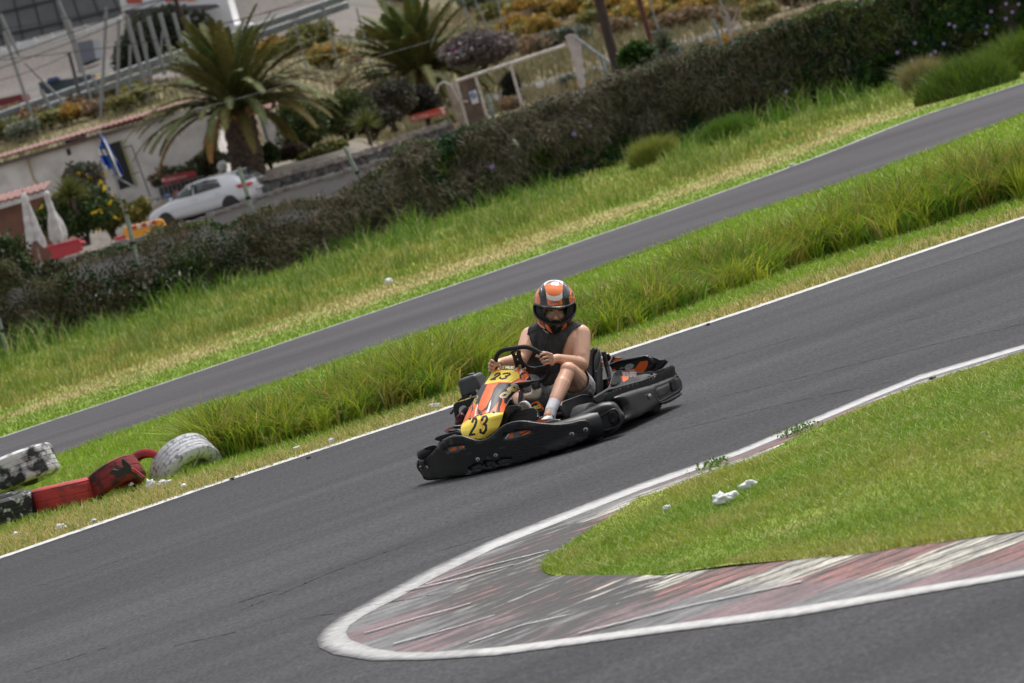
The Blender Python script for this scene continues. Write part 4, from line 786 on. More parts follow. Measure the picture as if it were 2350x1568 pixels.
bb = MB(); bb.tube([K(*c4(*p), 'f', -1.38) for p in ((575, 420), (600, 455), (590, 520), (565, 590), (562, 700))], .007, 6, flat=1.8); bb.tube([K(*c4(*p), 'f', -1.38) for p in ((605, 500), (615, 690))], .006, 6); bb.build('seat_stay', mat('chrome', (.7, .7, .7), .15, metal=1.), kart)
bb = MB(); bb.tube([K(*c4(*p), 'f', -1.5) for p in ((672, 180), (690, 270), (712, 370))], .0165, 12); bb.build('roll_post', mat('post_paint', (.03, .027, .027), .3, (.07, .06, .06), 30), kart)
bb = MB(); bb.tube([K(*c4(*p), 'f', -1.5) for p in ((712, 370), (735, 470), (755, 590))], .0155, 12); bb.build('roll_post_base', m_steel, kart)
bb = MB(); bb.lathe([(.028, -.006), (.030, 0), (.026, .008), (.001, .01)], K(*c4(712, 250), 'f', -1.53), KF, 20); bb.build('tail_lamp', mat('lamp_red', (.05, .008, .008), .3), kart)
bb = MB(); bb.box(K(*c4(728, 583), 'f', -1.42), (.02, .02, .022)); bb.build('stop_button', mat('button_red', (.5, .02, .02), .4), kart, bevel=.003)
bb = MB(); bb.box(K(*c4(650, 640), 'f', -1.46), (.16, .1, .12), Matrix.Rotation(-PSI, 3, 'Z')); bb.tube([K(*c4(620, 420), 'f', -1.45), K(*c4(660, 380), 'f', -1.5), K(*c4(640, 520), 'f', -1.44), K(*c4(720, 600), 'f', -1.42)], .004, 6); bb.tube([T(-1.27, -.45, .14), T(-1.27, .45, .14)], .02, 12); bb.build('rear_axle', m_dark, kart, bevel=.004)
# -- engine side (viewer's left)
Rz = Matrix.Rotation(-PSI, 3, 'Z')
cb = K(*c9(600, 590), 'f', -1.06); bb = MB(); bb.box(cb+Vector((0, 0, .0)), (.165, .15, .128), Rz @ Matrix.Rotation(math.radians(-5), 3, 'Y'), taper=.88); bb.build('airbox', mat('airbox_plastic', (.040, .040, .042), .5, (.06, .06, .062), 12, bump=.1), kart, bevel=.022, sub=0)
bb = MB(); bb.lathe([(.024, -.01), (.026, 0), (.026, .010), (.018, .014), (.001, .014)], K(*c9(572, 372), 'f', -1.08)+Vector((0, 0, -.004)), (.05, 0, 1), 12); bb.build('airbox_cap', m_dark, kart)
sheet('engine_bracket', q9([(360, 870), (520, 790), (800, 690), (830, 720), (720, 800), (420, 905), (350, 930), (260, 960), (340, 880)]), lambda x, y: K(x, y, 'f', -.96), m_pipe, kart, thick=.012, step=4)
sheet('engine_bracket', q9([(185, 1060), (200, 1010), (260, 965), (420, 935), (640, 850), (720, 800), (640, 930), (560, 1060), (500, 1080), (440, 1035), (380, 1035), (310, 1080), (285, 1140), (300, 1220), (290, 1350), (240, 1360), (200, 1180)]), lambda x, y: K(x, y, 'f', -.92), m_pipe, kart, thick=.014, step=4)
pillow('exhaust_cover', q9([(90, 1200), (120, 1170), (180, 1100), (200, 1150), (175, 1200), (130, 1245)]), lambda x, y: K(x, y, 'f', -.95), m_dark, kart, R=4, Th=.015, step=3)
pillow('engine_block', q9([(380, 1100), (440, 1070), (500, 1060), (520, 1100), (470, 1240), (430, 1380), (380, 1430), (330, 1300), (340, 1180)]), lambda x, y: K(x, y, 'f', -.95), m_dark, kart, R=6, Th=.03, step=4)
pillow('fan_cover', q9([(205, 1470), (225, 1320), (260, 1260), (330, 1190), (400, 1200), (430, 1260), (420, 1350), (380, 1440), (300, 1465)]), lambda x, y: K(x, y, 'f', -.88), m_redm, kart, R=7, Th=.04, step=3)
bb = MB()
for k in range(6):
    x = 235+k*18; y0 = 1290-k*14; bb.tube([K(*c9(x, y0+90), 'f', -.83), K(*c9(x+4, y0), 'f', -.83)], .0022, 5)
bb.tube([K(*c9(385, 1420), 'f', -.835), K(*c9(365, 1330), 'f', -.83), K(*c9(380, 1240), 'f', -.835)], .003, 6)
bb.build('fan_fins', m_dark, kart)
sheet('side_pod_tip', q3([(422, 845), (440, 825), (530, 780), (600, 775), (640, 780), (640, 830), (560, 838), (500, 850)]), lambda x, y: K(x, y, 'f', -.70), m_decal, kart, thick=.02, step=1.6, paint=[(q3([(430, 825), (520, 790), (520, 815), (440, 838)]), ORA)], base=(.20, .20, .21))
sheet('slot_shade', q3([(515, 800), (640, 775), (640, 800), (560, 812)]), lambda x, y: K(x, y, 'f', -.665), m_hole_shade, kart, thick=.003, step=4)  # near-black strip paints the shade inside the tip slot
pillow('side_pod_tip', q3([(430, 850), (500, 820), (620, 815), (640, 850), (560, 870), (440, 866)]), lambda x, y: K(x, y, 'f', -.68), m_pipe, kart, R=5, Th=.03, step=3)
bb = MB(); pts = [T(f, -.56, .12) for f in (-.62, -.8, -1.1, -1.4)]; bb.tube(pts, [.05, .075, .08, .07], 14, flat=1.3); bb.build('side_pod', m_blk, kart)
bb = MB(); bb.box(T(-1.05, -.42, .20), (.26, .30, .24), Rz); bb.build('engine', m_dark, kart, bevel=.01)
for x, y in ((697, 735), (563, 855)):
    bb = MB(); bb.lathe([(.008, -.008), (.008, .008), (.006, .012), (.001, .012)], K(*c9(x, y), 'f', -.9), (0, 0, 1), 8); bb.build('bolt', m_steel, kart)
# ================================================================== the driver
def skinmat():
    m = mat('skin', (.66, .36, .235), .45, (.74, .45, .32), 7, 4, lo=.35, hi=.7, bump=.12, bscale=90)
    b = m.node_tree.nodes['Principled BSDF']; b.inputs['Subsurface Weight'].default_value = .06; b.inputs['Subsurface Radius'].default_value = (.02, .008, .005); b.inputs['Subsurface Scale'].default_value = .5
    return m
m_skin = skinmat()
m_shirt = mat('shirt_cloth', (.030, .027, .028), .9, (.048, .043, .044), 22, 6, bump=.55, bscale=14, stretch=(1.6, 1.6, .35), bdist=.02)
m_short = mat('shorts_cloth', (.30, .30, .31), .9, (.42, .42, .43), 12, 5, bump=.5, bscale=18, bdist=.02)
m_sock = mat('sock', (.68, .68, .71), .9, bump=.4, bscale=80)
person = thing('person', 'driver in orange and black helmet, grey sleeveless shirt and pale shorts, gripping the wheel', 'person', tuple(T(-1.15, .03, .1)))
def remesh(b, name, m, parent, vox=.006, sm=4, keep=None, solid=0, fac=.5):
    me = bpy.data.meshes.new('t'); me.from_pydata(b.v, [], b.f); o = bpy.data.objects.new('t', me); COL.objects.link(o)
    bm = bmesh.new(); bm.from_mesh(me); bmesh.ops.recalc_face_normals(bm, faces=bm.faces); bm.to_mesh(me); bm.free()
    q = o.modifiers.new('r', 'REMESH'); q.mode = 'VOXEL'; q.voxel_size = vox
    if sm: q = o.modifiers.new('s', 'SMOOTH'); q.factor = fac; q.iterations = sm
    dg = bpy.context.evaluated_depsgraph_get(); me2 = bpy.data.meshes.new_from_object(o.evaluated_get(dg)); bpy.data.objects.remove(o)
    if keep is not None:
        bm = bmesh.new(); bm.from_mesh(me2)
        bmesh.ops.delete(bm, geom=[f for f in bm.faces if not keep(f.calc_center_median())], context='FACES')
        bmesh.ops.smooth_vert(bm, verts=[v for v in bm.verts if v.is_boundary], factor=.5, use_axis_x=True, use_axis_y=True, use_axis_z=True)
        bm.to_mesh(me2); bm.free()
    me2.name = name; me2.materials.clear(); me2.materials.append(m); me2.polygons.foreach_set('use_smooth', [True]*len(me2.polygons))
    o = bpy.data.objects.new(name, me2); COL.objects.link(o)
    if solid: q = o.modifiers.new('s', 'SOLIDIFY'); q.thickness = solid; q.offset = 1
    return adopt(o, parent)
def k2(x, y, f): return K(*c2(x, y), 'f', f)
def k7(x, y, f): return K(*c7(x, y), 'f', f)
kr = lambda x, y, d=0: KS(*c7(x, y), lambda l, z: wf(l, z)+d)
# joints
shR, shL = k2(1065, 655, -1.13), k2(560, 672, -1.10)
elR, elL = k2(1078, 955, -1.00), k2(470, 905, -.93)
wrR, wrL = k2(835, 893, -.73), k2(255, 935, -.70)
neck = k2(800, 600, -1.14); pel = k2(850, 1180, -1.16)
hipR, hipL = k2(1060, 1190, -1.12), k2(690, 1200, -1.12)
knR, knL = k2(945, 1010, -.74), k2(400, 1190, -.84)
anR, anL = k2(742, 1480, -.38), k2(470, 1400, -.46)
def torso(b, g=0.):
    R = Matrix.Rotation(-PSI, 3, 'Z') @ Matrix.Rotation(math.radians(6), 3, 'Y')
    ch = k2(800, 770, -1.13); ab = k2(800, 960, -1.13); lo = k2(850, 1120, -1.12); up = k2(800, 680, -1.14)
    b.ell(ch, (.182+g, .115+g, .17+g), R, 24, 16); b.ell(ab, (.165+g, .125+g, .15+g), R, 24, 16); b.ell(lo, (.175+g, .125+g, .12+g), R, 24, 16); b.ell(up, (.185+g, .085+g, .085+g), R, 24, 14)
    b.cap(shR.lerp(neck, .15), neck, .068+g, .062+g); b.cap(shL.lerp(neck, .15), neck, .066+g, .062+g)
    b.cap(k2(960, 720, -1.10), k2(930, 1000, -1.12), .10+g, .10+g); b.cap(k2(650, 730, -1.10), k2(640, 1000, -1.12), .085+g, .09+g)
body = MB(); torso(body)
body.cap(neck, K(*c5(930, 900), 'f', -1.11), .060, .058)
def arm(b, sh, el, wr, k=1.):
    b.cap(sh, sh.lerp(el, .55), .068*k, .060*k); b.cap(sh.lerp(el, .5), el, .061*k, .047*k); b.cap(sh.lerp(el, .2)+KF*.01, sh.lerp(el, .7)+KF*.012, .058*k, .052*k)
    b.cap(el, el.lerp(wr, .4), .046*k, .044*k); b.cap(el.lerp(wr, .35), wr, .044*k, .028*k)
arm(body, shR, elR, wrR, 1.03); arm(body, shL, elL, wrL, .95)
def leg(b, hp, kn, an, k=1.):
    b.cap(hp, hp.lerp(kn, .5), .088*k, .080*k); b.cap(hp.lerp(kn, .45), kn, .079*k, .052*k); b.ell(kn+KF*.012, (.05*k, .05*k, .052*k))
    b.cap(kn, kn.lerp(an, .35), .048*k, .050*k); b.cap(kn.lerp(an, .3), kn.lerp(an, .65), .052*k, .043*k); b.cap(kn.lerp(an, .6), an, .043*k, .031*k)
    b.cap(kn.lerp(an, .12)-KF*.022, kn.lerp(an, .55)-KF*.015, .036*k, .036*k)
leg(body, hipR, knR, anR, 1.02); leg(body, hipL, knL, anL, .92)
# hands: palm, four curled fingers, thumb
def finger(b, pts, r): 
    for i in range(len(pts)-1): b.cap(pts[i], pts[i+1], r*(1-.08*i), r*(1-.08*(i+1)), 10)
pR = kr(1095, 385, -.030)
body.ell(pR, (.036, .030, .040)); body.cap(pR, wrR, .032, .029); body.cap(kr(1120, 330, -.012), kr(1130, 440, -.012), .019, .017)
for P, r in ([(1128, 292), (1040, 262), (955, 285), (905, 335)], .0100), ([(1146, 345), (1065, 325), (985, 345), (940, 378)], .0103), ([(1148, 398), (1080, 385), (1010, 400), (965, 425)], .0098), ([(1142, 445), (1090, 436), (1035, 446), (1000, 462)], .0088):
    finger(body, [kr(*P[0], -.008), kr(*P[1], .022), kr(*P[2], .024), kr(*P[3], .004)], r)
finger(body, [kr(1085, 300, -.035), kr(1000, 255, -.024), kr(920, 275, -.018), kr(872, 322, -.012)], .0112)
pL = kr(190, 500, -.030)
body.ell(pL, (.034, .030, .042)); body.cap(pL, wrL, .031, .027); body.cap(kr(110, 420, -.012), kr(95, 570, -.012), .016, .016)
for P, r in ([(95, 410), (110, 390), (150, 408), (178, 440)], .0100), ([(72, 455), (90, 447), (135, 470), (172, 500)], .0103), ([(66, 510), (85, 505), (130, 528), (168, 548)], .0098), ([(78, 562), (95, 560), (135, 580), (165, 592)], .0088):
    finger(body, [kr(*P[0], -.010), kr(*P[1], .018), kr(*P[2], .025), kr(*P[3], .016)], r)
finger(body, [kr(285, 450, -.020), kr(262, 418, .002), kr(222, 432, .014), kr(192, 478, .018)], .0118)
# head inside the helmet
HC = K(*c5(950, 860), 'f', -1.10); vd = (Vector((0, 0, EYE))-HC).normalized()
HX = (K(*c5(1050, 860), 'f', -1.10)-HC); HX = (HX-vd*HX.dot(vd)).normalized(); HU = (K(*c5(940, 760), 'f', -1.10)-HC); HU = (HU-vd*HU.dot(vd)-HX*HU.dot(HX)).normalized()
HM = Matrix((HX, vd, HU)).transposed()
def hp(x, y, d): p = K(*c5(x, y), 'f', -1.10); p = p-vd*(p-HC).dot(vd); return p+vd*d
body.ell(hp(945, 830, .0), (.078, .095, .112), HM, 24, 18); body.cap(hp(955, 850, .088), hp(972, 965, .112), .010, .015); body.cap(hp(930, 1000, .098), hp(1010, 1000, .098), .012, .012)
body.cap(hp(800, 800, .078), hp(900, 815, .090), .010, .009); body.cap(hp(1130, 785, .074), hp(1020, 810, .090), .009, .009)
body.ell(hp(820, 930, .066), (.028, .022, .026), HM); body.ell(hp(1090, 920, .064), (.028, .022, .026), HM); body.cap(hp(960, 1100, .06), hp(960, 1180, .05), .035, .03)
remesh(body, 'body', m_skin, person, vox=.0045, sm=3)
# eyes, brows, moustache
m_eye = mat('eye_white', (.35, .33, .32), .3); m_iris = mat('iris', (.02, .014, .01), .2); m_hair = mat('dark_hair', (.020, .013, .010), .8, bump=.4, bscale=200)
for x, y in ((845, 842), (1098, 828)):
    b = MB(); b.ell(hp(x, y, .079), (.0145, .010, .0065), HM, 14, 10); e_ = b.build('eye', m_eye, person)
    b = MB(); b.ell(hp(x+4, y+2, .0875), (.006, .004, .0055), HM, 12, 8); q = b.build('iris', m_iris, None); q.parent = e_; q.matrix_parent_inverse = e_.matrix_world.inverted()
b = MB(); b.tube([hp(785, 812, .086), hp(850, 798, .094), hp(905, 815, .098)], [.003, .0045, .003], 8); b.build('eyebrow', m_hair, person)
b = MB(); b.tube([hp(1150, 792, .080), hp(1090, 785, .092), hp(1025, 808, .098)], [.003, .0045, .003], 8); b.build('eyebrow', m_hair, person)
b = MB(); b.tube([hp(862, 1075, .080), hp(910, 1045, .100), hp(965, 1040, .108), hp(1030, 1045, .100), hp(1080, 1070, .080)], [.006, .010, .010, .010, .006], 10); b.build('moustache', m_hair, person)
for x in (938, 1012):
    b = MB(); b.ell(hp(x, 1015, .118), (.0035, .002, .002), HM, 8, 6); b.build('nostril', m_iris, person)
b = MB(); b.cap(hp(690, 740, .055), hp(690, 850, .05), .014, .006); b.build('balaclava', m_sock, person)
# shirt
def poly2(L): return smoothpoly([c2(*p) for p in L], 1)
SH = poly2([(545, 570), (640, 520), (800, 500), (1000, 505), (1085, 540), (1080, 560), (1010, 590), (962, 650), (925, 710), (895, 790), (878, 860), (862, 940), (870, 1060), (845, 1160), (760, 1166), (690, 1170), (600, 1130), (520, 1080), (510, 900), (522, 760), (528, 640)])
b = MB(); torso(b, .011)
remesh(b, 'shirt', m_shirt, person, vox=.006, sm=4, keep=lambda c: inpoly(*PX(c), SH), solid=.003)
b = MB(); b.tube([K(*c2(*p), 'f', q) for p, q in (((745, 660), -.975), ((720, 740), -.955), ((690, 810), -.95), ((660, 860), -.955))], [.004, .007, .006, .003], 8); b.tube([K(*c2(*p), 'f', -.965) for p in ((760, 700), (735, 690), (730, 720))], .006, 8); b.build('shirt_fold', m_shirt, person)
# shorts
b = MB(); b.cap(hipR, hipR.lerp(knR, .52), .105, .094); b.cap(hipL, hipL.lerp(knL, .62), .100, .088); b.ell(pel, (.18, .14, .10), Rz); b.cap(hipL.lerp(hipR, .2)+KF*.05, hipL.lerp(hipR, .6)+KF*.09-KZ*.0, .07, .07)
kd = (knR-hipR).normalized(); kd2 = (knL-hipL).normalized()
remesh(b, 'shorts', m_short, person, vox=.006, sm=4, keep=lambda c: (c-hipR).dot(kd) < .27*1 and not ((c-hipR).dot(kd) > .185 and (c-hipR).dot(KL) > -.10) and (c-hipL).dot(kd2) < .26, solid=.003)
# socks and shoes
b = MB(); b.cap(anR.lerp(knR, .30), anR.lerp(knR, .12), .041, .039); b.cap(anR.lerp(knR, .14), anR-KZ*.02, .039, .038); remesh(b, 'sock', m_sock, person, vox=.005, sm=2)
for P in ([(1085, 1285), (1100, 1290), (1170, 1385), (1150, 1385)], [(1120, 1290), (1135, 1300), (1175, 1350), (1165, 1370)]):
    sheet('sock_mark', [c7(*p) for p in P], lambda x, y: K(x, y, 'f', -.375), m_dark, person, thick=.002, step=4, smooth=0)
b = MB(); b.cap(anR-KZ*.025+KF*.02, anR+KF*.13-KZ*.055-KL*.05, .036, .030); b.cap(anR-KZ*.04-KF*.02, anR-KZ*.05+KF*.02, .036, .036); remesh(b, 'shoe', m_white, person, vox=.005, sm=2)
# right shoe with its sole towards the camera
sole = [c9(*p) for p in ((1575, 1160), (1570, 1080), (1600, 1000), (1650, 955), (1720, 935), (1780, 950), (1840, 1010), (1885, 1090), (1880, 1180), (1700, 1200))]
pillow('shoe', sole, lambda x, y: K(x, y, 'f', -.335), m_white, person, R=5, Th=.012, step=3, back=5)
sheet('shoe_sole', [c9(*p) for p in ((1573, 1165), (1570, 1085), (1600, 1010), (1645, 968), (1700, 960), (1770, 1000), (1812, 1060), (1830, 1130), (1820, 1190))], lambda x, y: K(x, y, 'f', -.318), mat('sole_rubber', (.20, .17, .14), .8, (.32, .28, .24), 60, 2, bump=.6, bscale=90), person, thick=.005, step=3)
# ---- helmet
prof = [(0, 1.), (.22, .985), (.36, .955), (.49, .90), (.64, .80), (.79, .667), (.87, .58), (.93, .49), (.975, .37), (.995, .22), (1., .05), (.985, -.14), (.95, -.30), (.89, -.42), (.82, -.54), (.72, -.67), (.60, -.78), (.47, -.87), (.30, -.94)]
hc = K(*c5(937, 732), 'f', -1.10); HW = .1405; HH_ = .186
tilt = Matrix.Rotation(math.radians(-3), 3, vd)
AX = tilt @ HX; AU = tilt @ HU
pz = np.array([p[1] for p in prof][::-1]); pr = np.array([p[0] for p in prof][::-1])
EPX = smoothpoly([c5(*p) for p in ((500, 655), (600, 692), (780, 735), (950, 742), (1120, 727), (1270, 688), (1400, 612), (1412, 760), (1388, 880), (1325, 965), (1205, 1052), (1065, 1102), (925, 1112), (765, 1085), (640, 1012), (535, 930), (492, 840), (478, 740))], 1)
def hpt(ph, z, s=1.):
    r = float(np.interp(z, pz, pr)); x = math.sin(ph); yy = math.cos(ph); dd = 1.14 if yy > 0 else 1.22
    dd = dd+(.10*max(0, -z-.2) if yy > 0 else 0); return hc+AX*(x*r*HW*s)+vd*(yy*r*HW*dd*s)+AU*(z*HH_*s)+vd*(.01)
def hshell(name, s, m, poly, z1=-.93, nu=300, nv=190, paint=None, base=None, solid=0, step=None):
    b = MB(); V = []; zs = [1-(1-z1)*(j/nv) for j in range(nv+1)]
    zs = [math.sin(math.pi/2*z) if z > 0 else z for z in zs]
    for z in zs:
        for i in range(nu): V.append(hpt(2*math.pi*i/nu, z, s))
    F = []
    for j in range(nv):
        for i in range(nu):
            q = (j*nu+i, (j+1)*nu+i, (j+1)*nu+(i+1) % nu, j*nu+(i+1) % nu); c = (V[q[0]]+V[q[2]])/2
            if (c-hc).dot(vd) > 0 and inpoly(*PX(c), poly): continue
            F.append(q)
    b.add(V, F); o = b.build(name, m, helmet, solid=solid, sharp=80)
    if paint is not None: docolor(o, paint, base)
    return o
hb = MB()
helmet = hshell.__defaults__ and None
m_helm = attr_mat('helmet_gloss', .16, spec=.5, coat=.7)
def q5(L): return [c5(*p) for p in L]
W_ = (.76, .75, .73); O_ = (.83, .19, .035); B_ = (.014, .014, .016)
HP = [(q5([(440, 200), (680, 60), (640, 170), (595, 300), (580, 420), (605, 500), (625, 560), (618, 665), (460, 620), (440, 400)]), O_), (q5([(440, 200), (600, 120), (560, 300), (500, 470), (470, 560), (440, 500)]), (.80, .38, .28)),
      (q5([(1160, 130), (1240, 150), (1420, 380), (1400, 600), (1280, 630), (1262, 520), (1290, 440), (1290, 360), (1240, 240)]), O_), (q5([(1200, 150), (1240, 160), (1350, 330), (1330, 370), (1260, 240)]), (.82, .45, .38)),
      (q5([(600, 60), (937, 60), (1160, 110), (1140, 160), (1128, 230), (1110, 540), (1118, 690), (790, 695), (770, 560), (745, 380), (720, 250), (690, 190), (650, 180)]), O_),
      (q5([(690, 190), (780, 110), (930, 75), (1060, 95), (1135, 150), (1128, 235), (1060, 160), (930, 120), (810, 150), (718, 245)]), W_),
      (q5([(735, 215), (810, 148), (930, 122), (1055, 158), (1125, 232), (1040, 195), (930, 170), (800, 190)]), (.06, .06, .065)),
      (q5([(748, 385), (800, 445), (870, 475), (960, 482), (1060, 450), (1117, 390), (1117, 520), (1060, 565), (950, 578), (840, 560), (772, 525)]), W_)]
HP += [([c5(480, 490), c5(520, 560)], 4.5, (.55, .18, .10)), (q5([(1330, 400), (1350, 390), (1378, 450), (1350, 510), (1318, 450)]), (.06, .02, .02))]
HP += [([c5(*p) for p in s], 1.3, (.10, .02, .01)) for s in ([(852, 635), (860, 600), (895, 602), (890, 615), (858, 618), (890, 620), (886, 635), (852, 635)], [(910, 632), (915, 602), (948, 600), (942, 632), (910, 632)], [(958, 602), (990, 632)], [(992, 600), (956, 632)], [(1003, 598), (1000, 608)], [(1052, 598), (1018, 600), (1016, 614), (1048, 616), (1046, 630), (1012, 632)])]
HP += [([c5(780, 672), c5(950, 680), c5(1120, 668)], 1.2, (.12, .04, .02)),
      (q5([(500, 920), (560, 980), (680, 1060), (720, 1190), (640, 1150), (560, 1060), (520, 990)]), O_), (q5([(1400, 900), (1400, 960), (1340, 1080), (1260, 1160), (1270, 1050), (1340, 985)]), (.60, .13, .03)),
      (q5([(722, 1105), (790, 1118), (840, 1200), (905, 1320), (800, 1260), (745, 1180)]), O_), (q5([(1225, 1075), (1215, 1160), (1140, 1260), (1070, 1312), (1100, 1220), (1150, 1105)]), O_),
      (q5([(660, 1200), (760, 1270), (880, 1335), (910, 1345), (985, 1358), (1060, 1335), (1180, 1270), (1290, 1180), (1200, 1320), (980, 1400), (800, 1360)]), W_),
      ([c5(565, 1065), c5(620, 1150), c5(715, 1200)], 1.6, W_), ([c5(1240, 1165), c5(1290, 1120), c5(1325, 1080)], 1.6, W_), ([c5(640, 1060), c5(700, 1150)], 1.4, B_), ([c5(600, 1020), c5(660, 1120)], 1.2, B_), ([c5(1320, 1000), c5(1270, 1100)], 1.2, B_)]
b = MB()
helmet = None
def dummy(): pass
zs_ = 0
_h = thing('helmet_frame', None, None); bpy.data.objects.remove(_h)
helmet = person
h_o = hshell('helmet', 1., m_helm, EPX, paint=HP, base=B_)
helmet = h_o
INP = smoothpoly([c5(*p) for p in ((600, 735), (700, 735), (950, 738), (1130, 730), (1235, 700), (1215, 850), (1205, 900), (1150, 950), (1110, 1010), (1090, 1060), (960, 1075), (845, 1065), (800, 970), (740, 930), (700, 900), (680, 850), (665, 760))], 1)
hshell('helmet_lining', .93, mat('lining', (.014, .014, .015), .85, bump=.4, bscale=60), INP, nu=160, nv=110)
# thick black rim round the eye port
def onh(x, y, s=1.0):
    z0 = 0; p = None
    q = K(x, y, 'f', -1.10); zz_ = (q-hc).dot(AU)/HH_; xx = (q-hc).dot(AX)/HW; r = max(.05, float(np.interp(zz_, pz, pr))); a = max(-.999, min(.999, xx/r)); return hpt(math.asin(a), zz_, s)
ring = [onh(x, y, 1.0) for x, y in EPX]
b = MB(); b.tube(ring+ring[:2], .0075, 8, caps=False); b.build('visor_rim', mat('rim_rubber', (.012, .012, .013), .4), helmet)
b = MB(); b.tube([onh(*c5(*p), 1.012) for p in ((530, 672), (700, 722), (950, 738), (1130, 728), (1340, 640))], [.006, .009, .010, .009, .006], 8); b.build('visor_edge', mat('visor_smoke', (.02, .02, .022), .1, coat=.5), helmet)
for P in ([(660, 230), (640, 330), (640, 400), (690, 480)], [(1170, 220), (1200, 330), (1210, 400), (1160, 480)]):
    b = MB(); b.tube([onh(*c5(*p), 1.0) for p in P], [.004, .008, .009, .005], 8, flat=.6); b.build('helmet_vent', m_helm, helmet)
    o = bpy.context.scene.objects[-1] if False else None
for o in [c for c in helmet.children if c.name.startswith('helmet_vent')]:
    ca = o.data.color_attributes.new('Col', 'FLOAT_COLOR', 'POINT')
    for d_ in ca.data: d_.color = (.02, .02, .022, 1)
# ================================================================== vegetation builders
m_leaf = attr_mat('leaves', .6, trans=.18, spec=.2); m_twig = attr_mat('twigs', .9)
def leafpts(n, balls, surf=.55):
    B = np.array(balls, float); vol = B[:, 3]*B[:, 4]*B[:, 5]; ids = rs.choice(len(B), n, p=vol/vol.sum()); d = rs.normal(size=(n, 3)); d /= np.linalg.norm(d, axis=1)[:, None]
    r = rs.uniform(surf, 1.05, n)[:, None]; return B[ids, :3]+d*r*B[ids, 3:6], ids
def leaves(name, P, size, col, m, parent, asp=.45, droop=0., var=.3):
    n = len(P); a = rs.normal(size=(n, 3)); a[:, 2] -= droop; a /= np.linalg.norm(a, axis=1)[:, None]; b = rs.normal(size=(n, 3)); b -= a*(a*b).sum(1)[:, None]; b /= np.linalg.norm(b, axis=1)[:, None]
    sz = (size*rs.uniform(.6, 1.4, n))[:, None]; V = np.stack([P, P+a*sz*.5+b*sz*asp, P+a*sz, P+a*sz*.5-b*sz*asp], 1).reshape(-1, 3); q = np.arange(n)*4
    return npmesh(name, V, np.stack([q, q+1, q+2, q+3], 1), m, np.repeat(np.clip(cvar(col, n, var), 0, 1), 4, 0), parent)
def lumps(cx, cy, cz, rx, ry, rz, k, s=.42):
    out = [(cx, cy, cz, rx*.72, ry*.72, rz*.72)]
    for _ in range(k):
        a = rnd.uniform(0, 6.28); e_ = rnd.uniform(-.5, 1.2); out.append((cx+rx*.65*math.cos(a)*math.cos(e_), cy+ry*.65*math.sin(a)*math.cos(e_), cz+rz*.6*math.sin(e_), rx*rnd.uniform(.7, 1.2)*s, ry*rnd.uniform(.7, 1.2)*s, rz*rnd.uniform(.7, 1.2)*s))
    return out
def pick(cols, ids, n):
    C = np.array(cols, float); k = (ids*7+3) % len(C); k = np.where(rs.rand(n) < .25, rs.randint(0, len(C), n), k); return C[k]
def bush(name, at, r, h, label, cat, cols, n=2500, size=.09, group=None, k=9, flowers=None, fcol=None, droop=0, stem=True):
    t = thing(name, label, cat, at, group); x, y, z = at
    B = lumps(x, y, z+h*.52, r, r, h*.5, k); P, ids = leafpts(n, B)
    leaves('foliage', P, size, pick(cols, ids, n), m_leaf, t, droop=droop)
    if stem:
        b = MB()
        for i in range(5): q = rnd.choice(B); b.tube([(x+rnd.uniform(-.1, .1)*r, y, z-.05), ((x+q[0])/2+.05, (y+q[1])/2, z+h*.3), q[:3]], [.03*h, .022*h, .01*h], 5)
        b.build('stem', m_bark, t)
    if flowers:
        P, ids = leafpts(flowers*3, B, .9); P = P[P[:, 1] < y+r*.3][:flowers]
        Q = np.repeat(P, 10, 0)+rs.normal(size=(len(P)*10, 3))*.035*(size/.09)
        leaves('blossom', Q, size*.8, np.tile(np.array(fcol), (len(Q), 1)), m_leaf, t, var=.15)
    return t
m_bark = mat('bark', (.10, .075, .055), .9, (.05, .04, .03), 6, 6, bump=.6, bscale=14)
def copy_tree(o, parent=None):
    c = o.copy(); COL.objects.link(c); c.parent = parent
    if parent is not None: c.matrix_parent_inverse = o.matrix_parent_inverse.copy()
    for ch in o.children: copy_tree(ch, c)
    return c
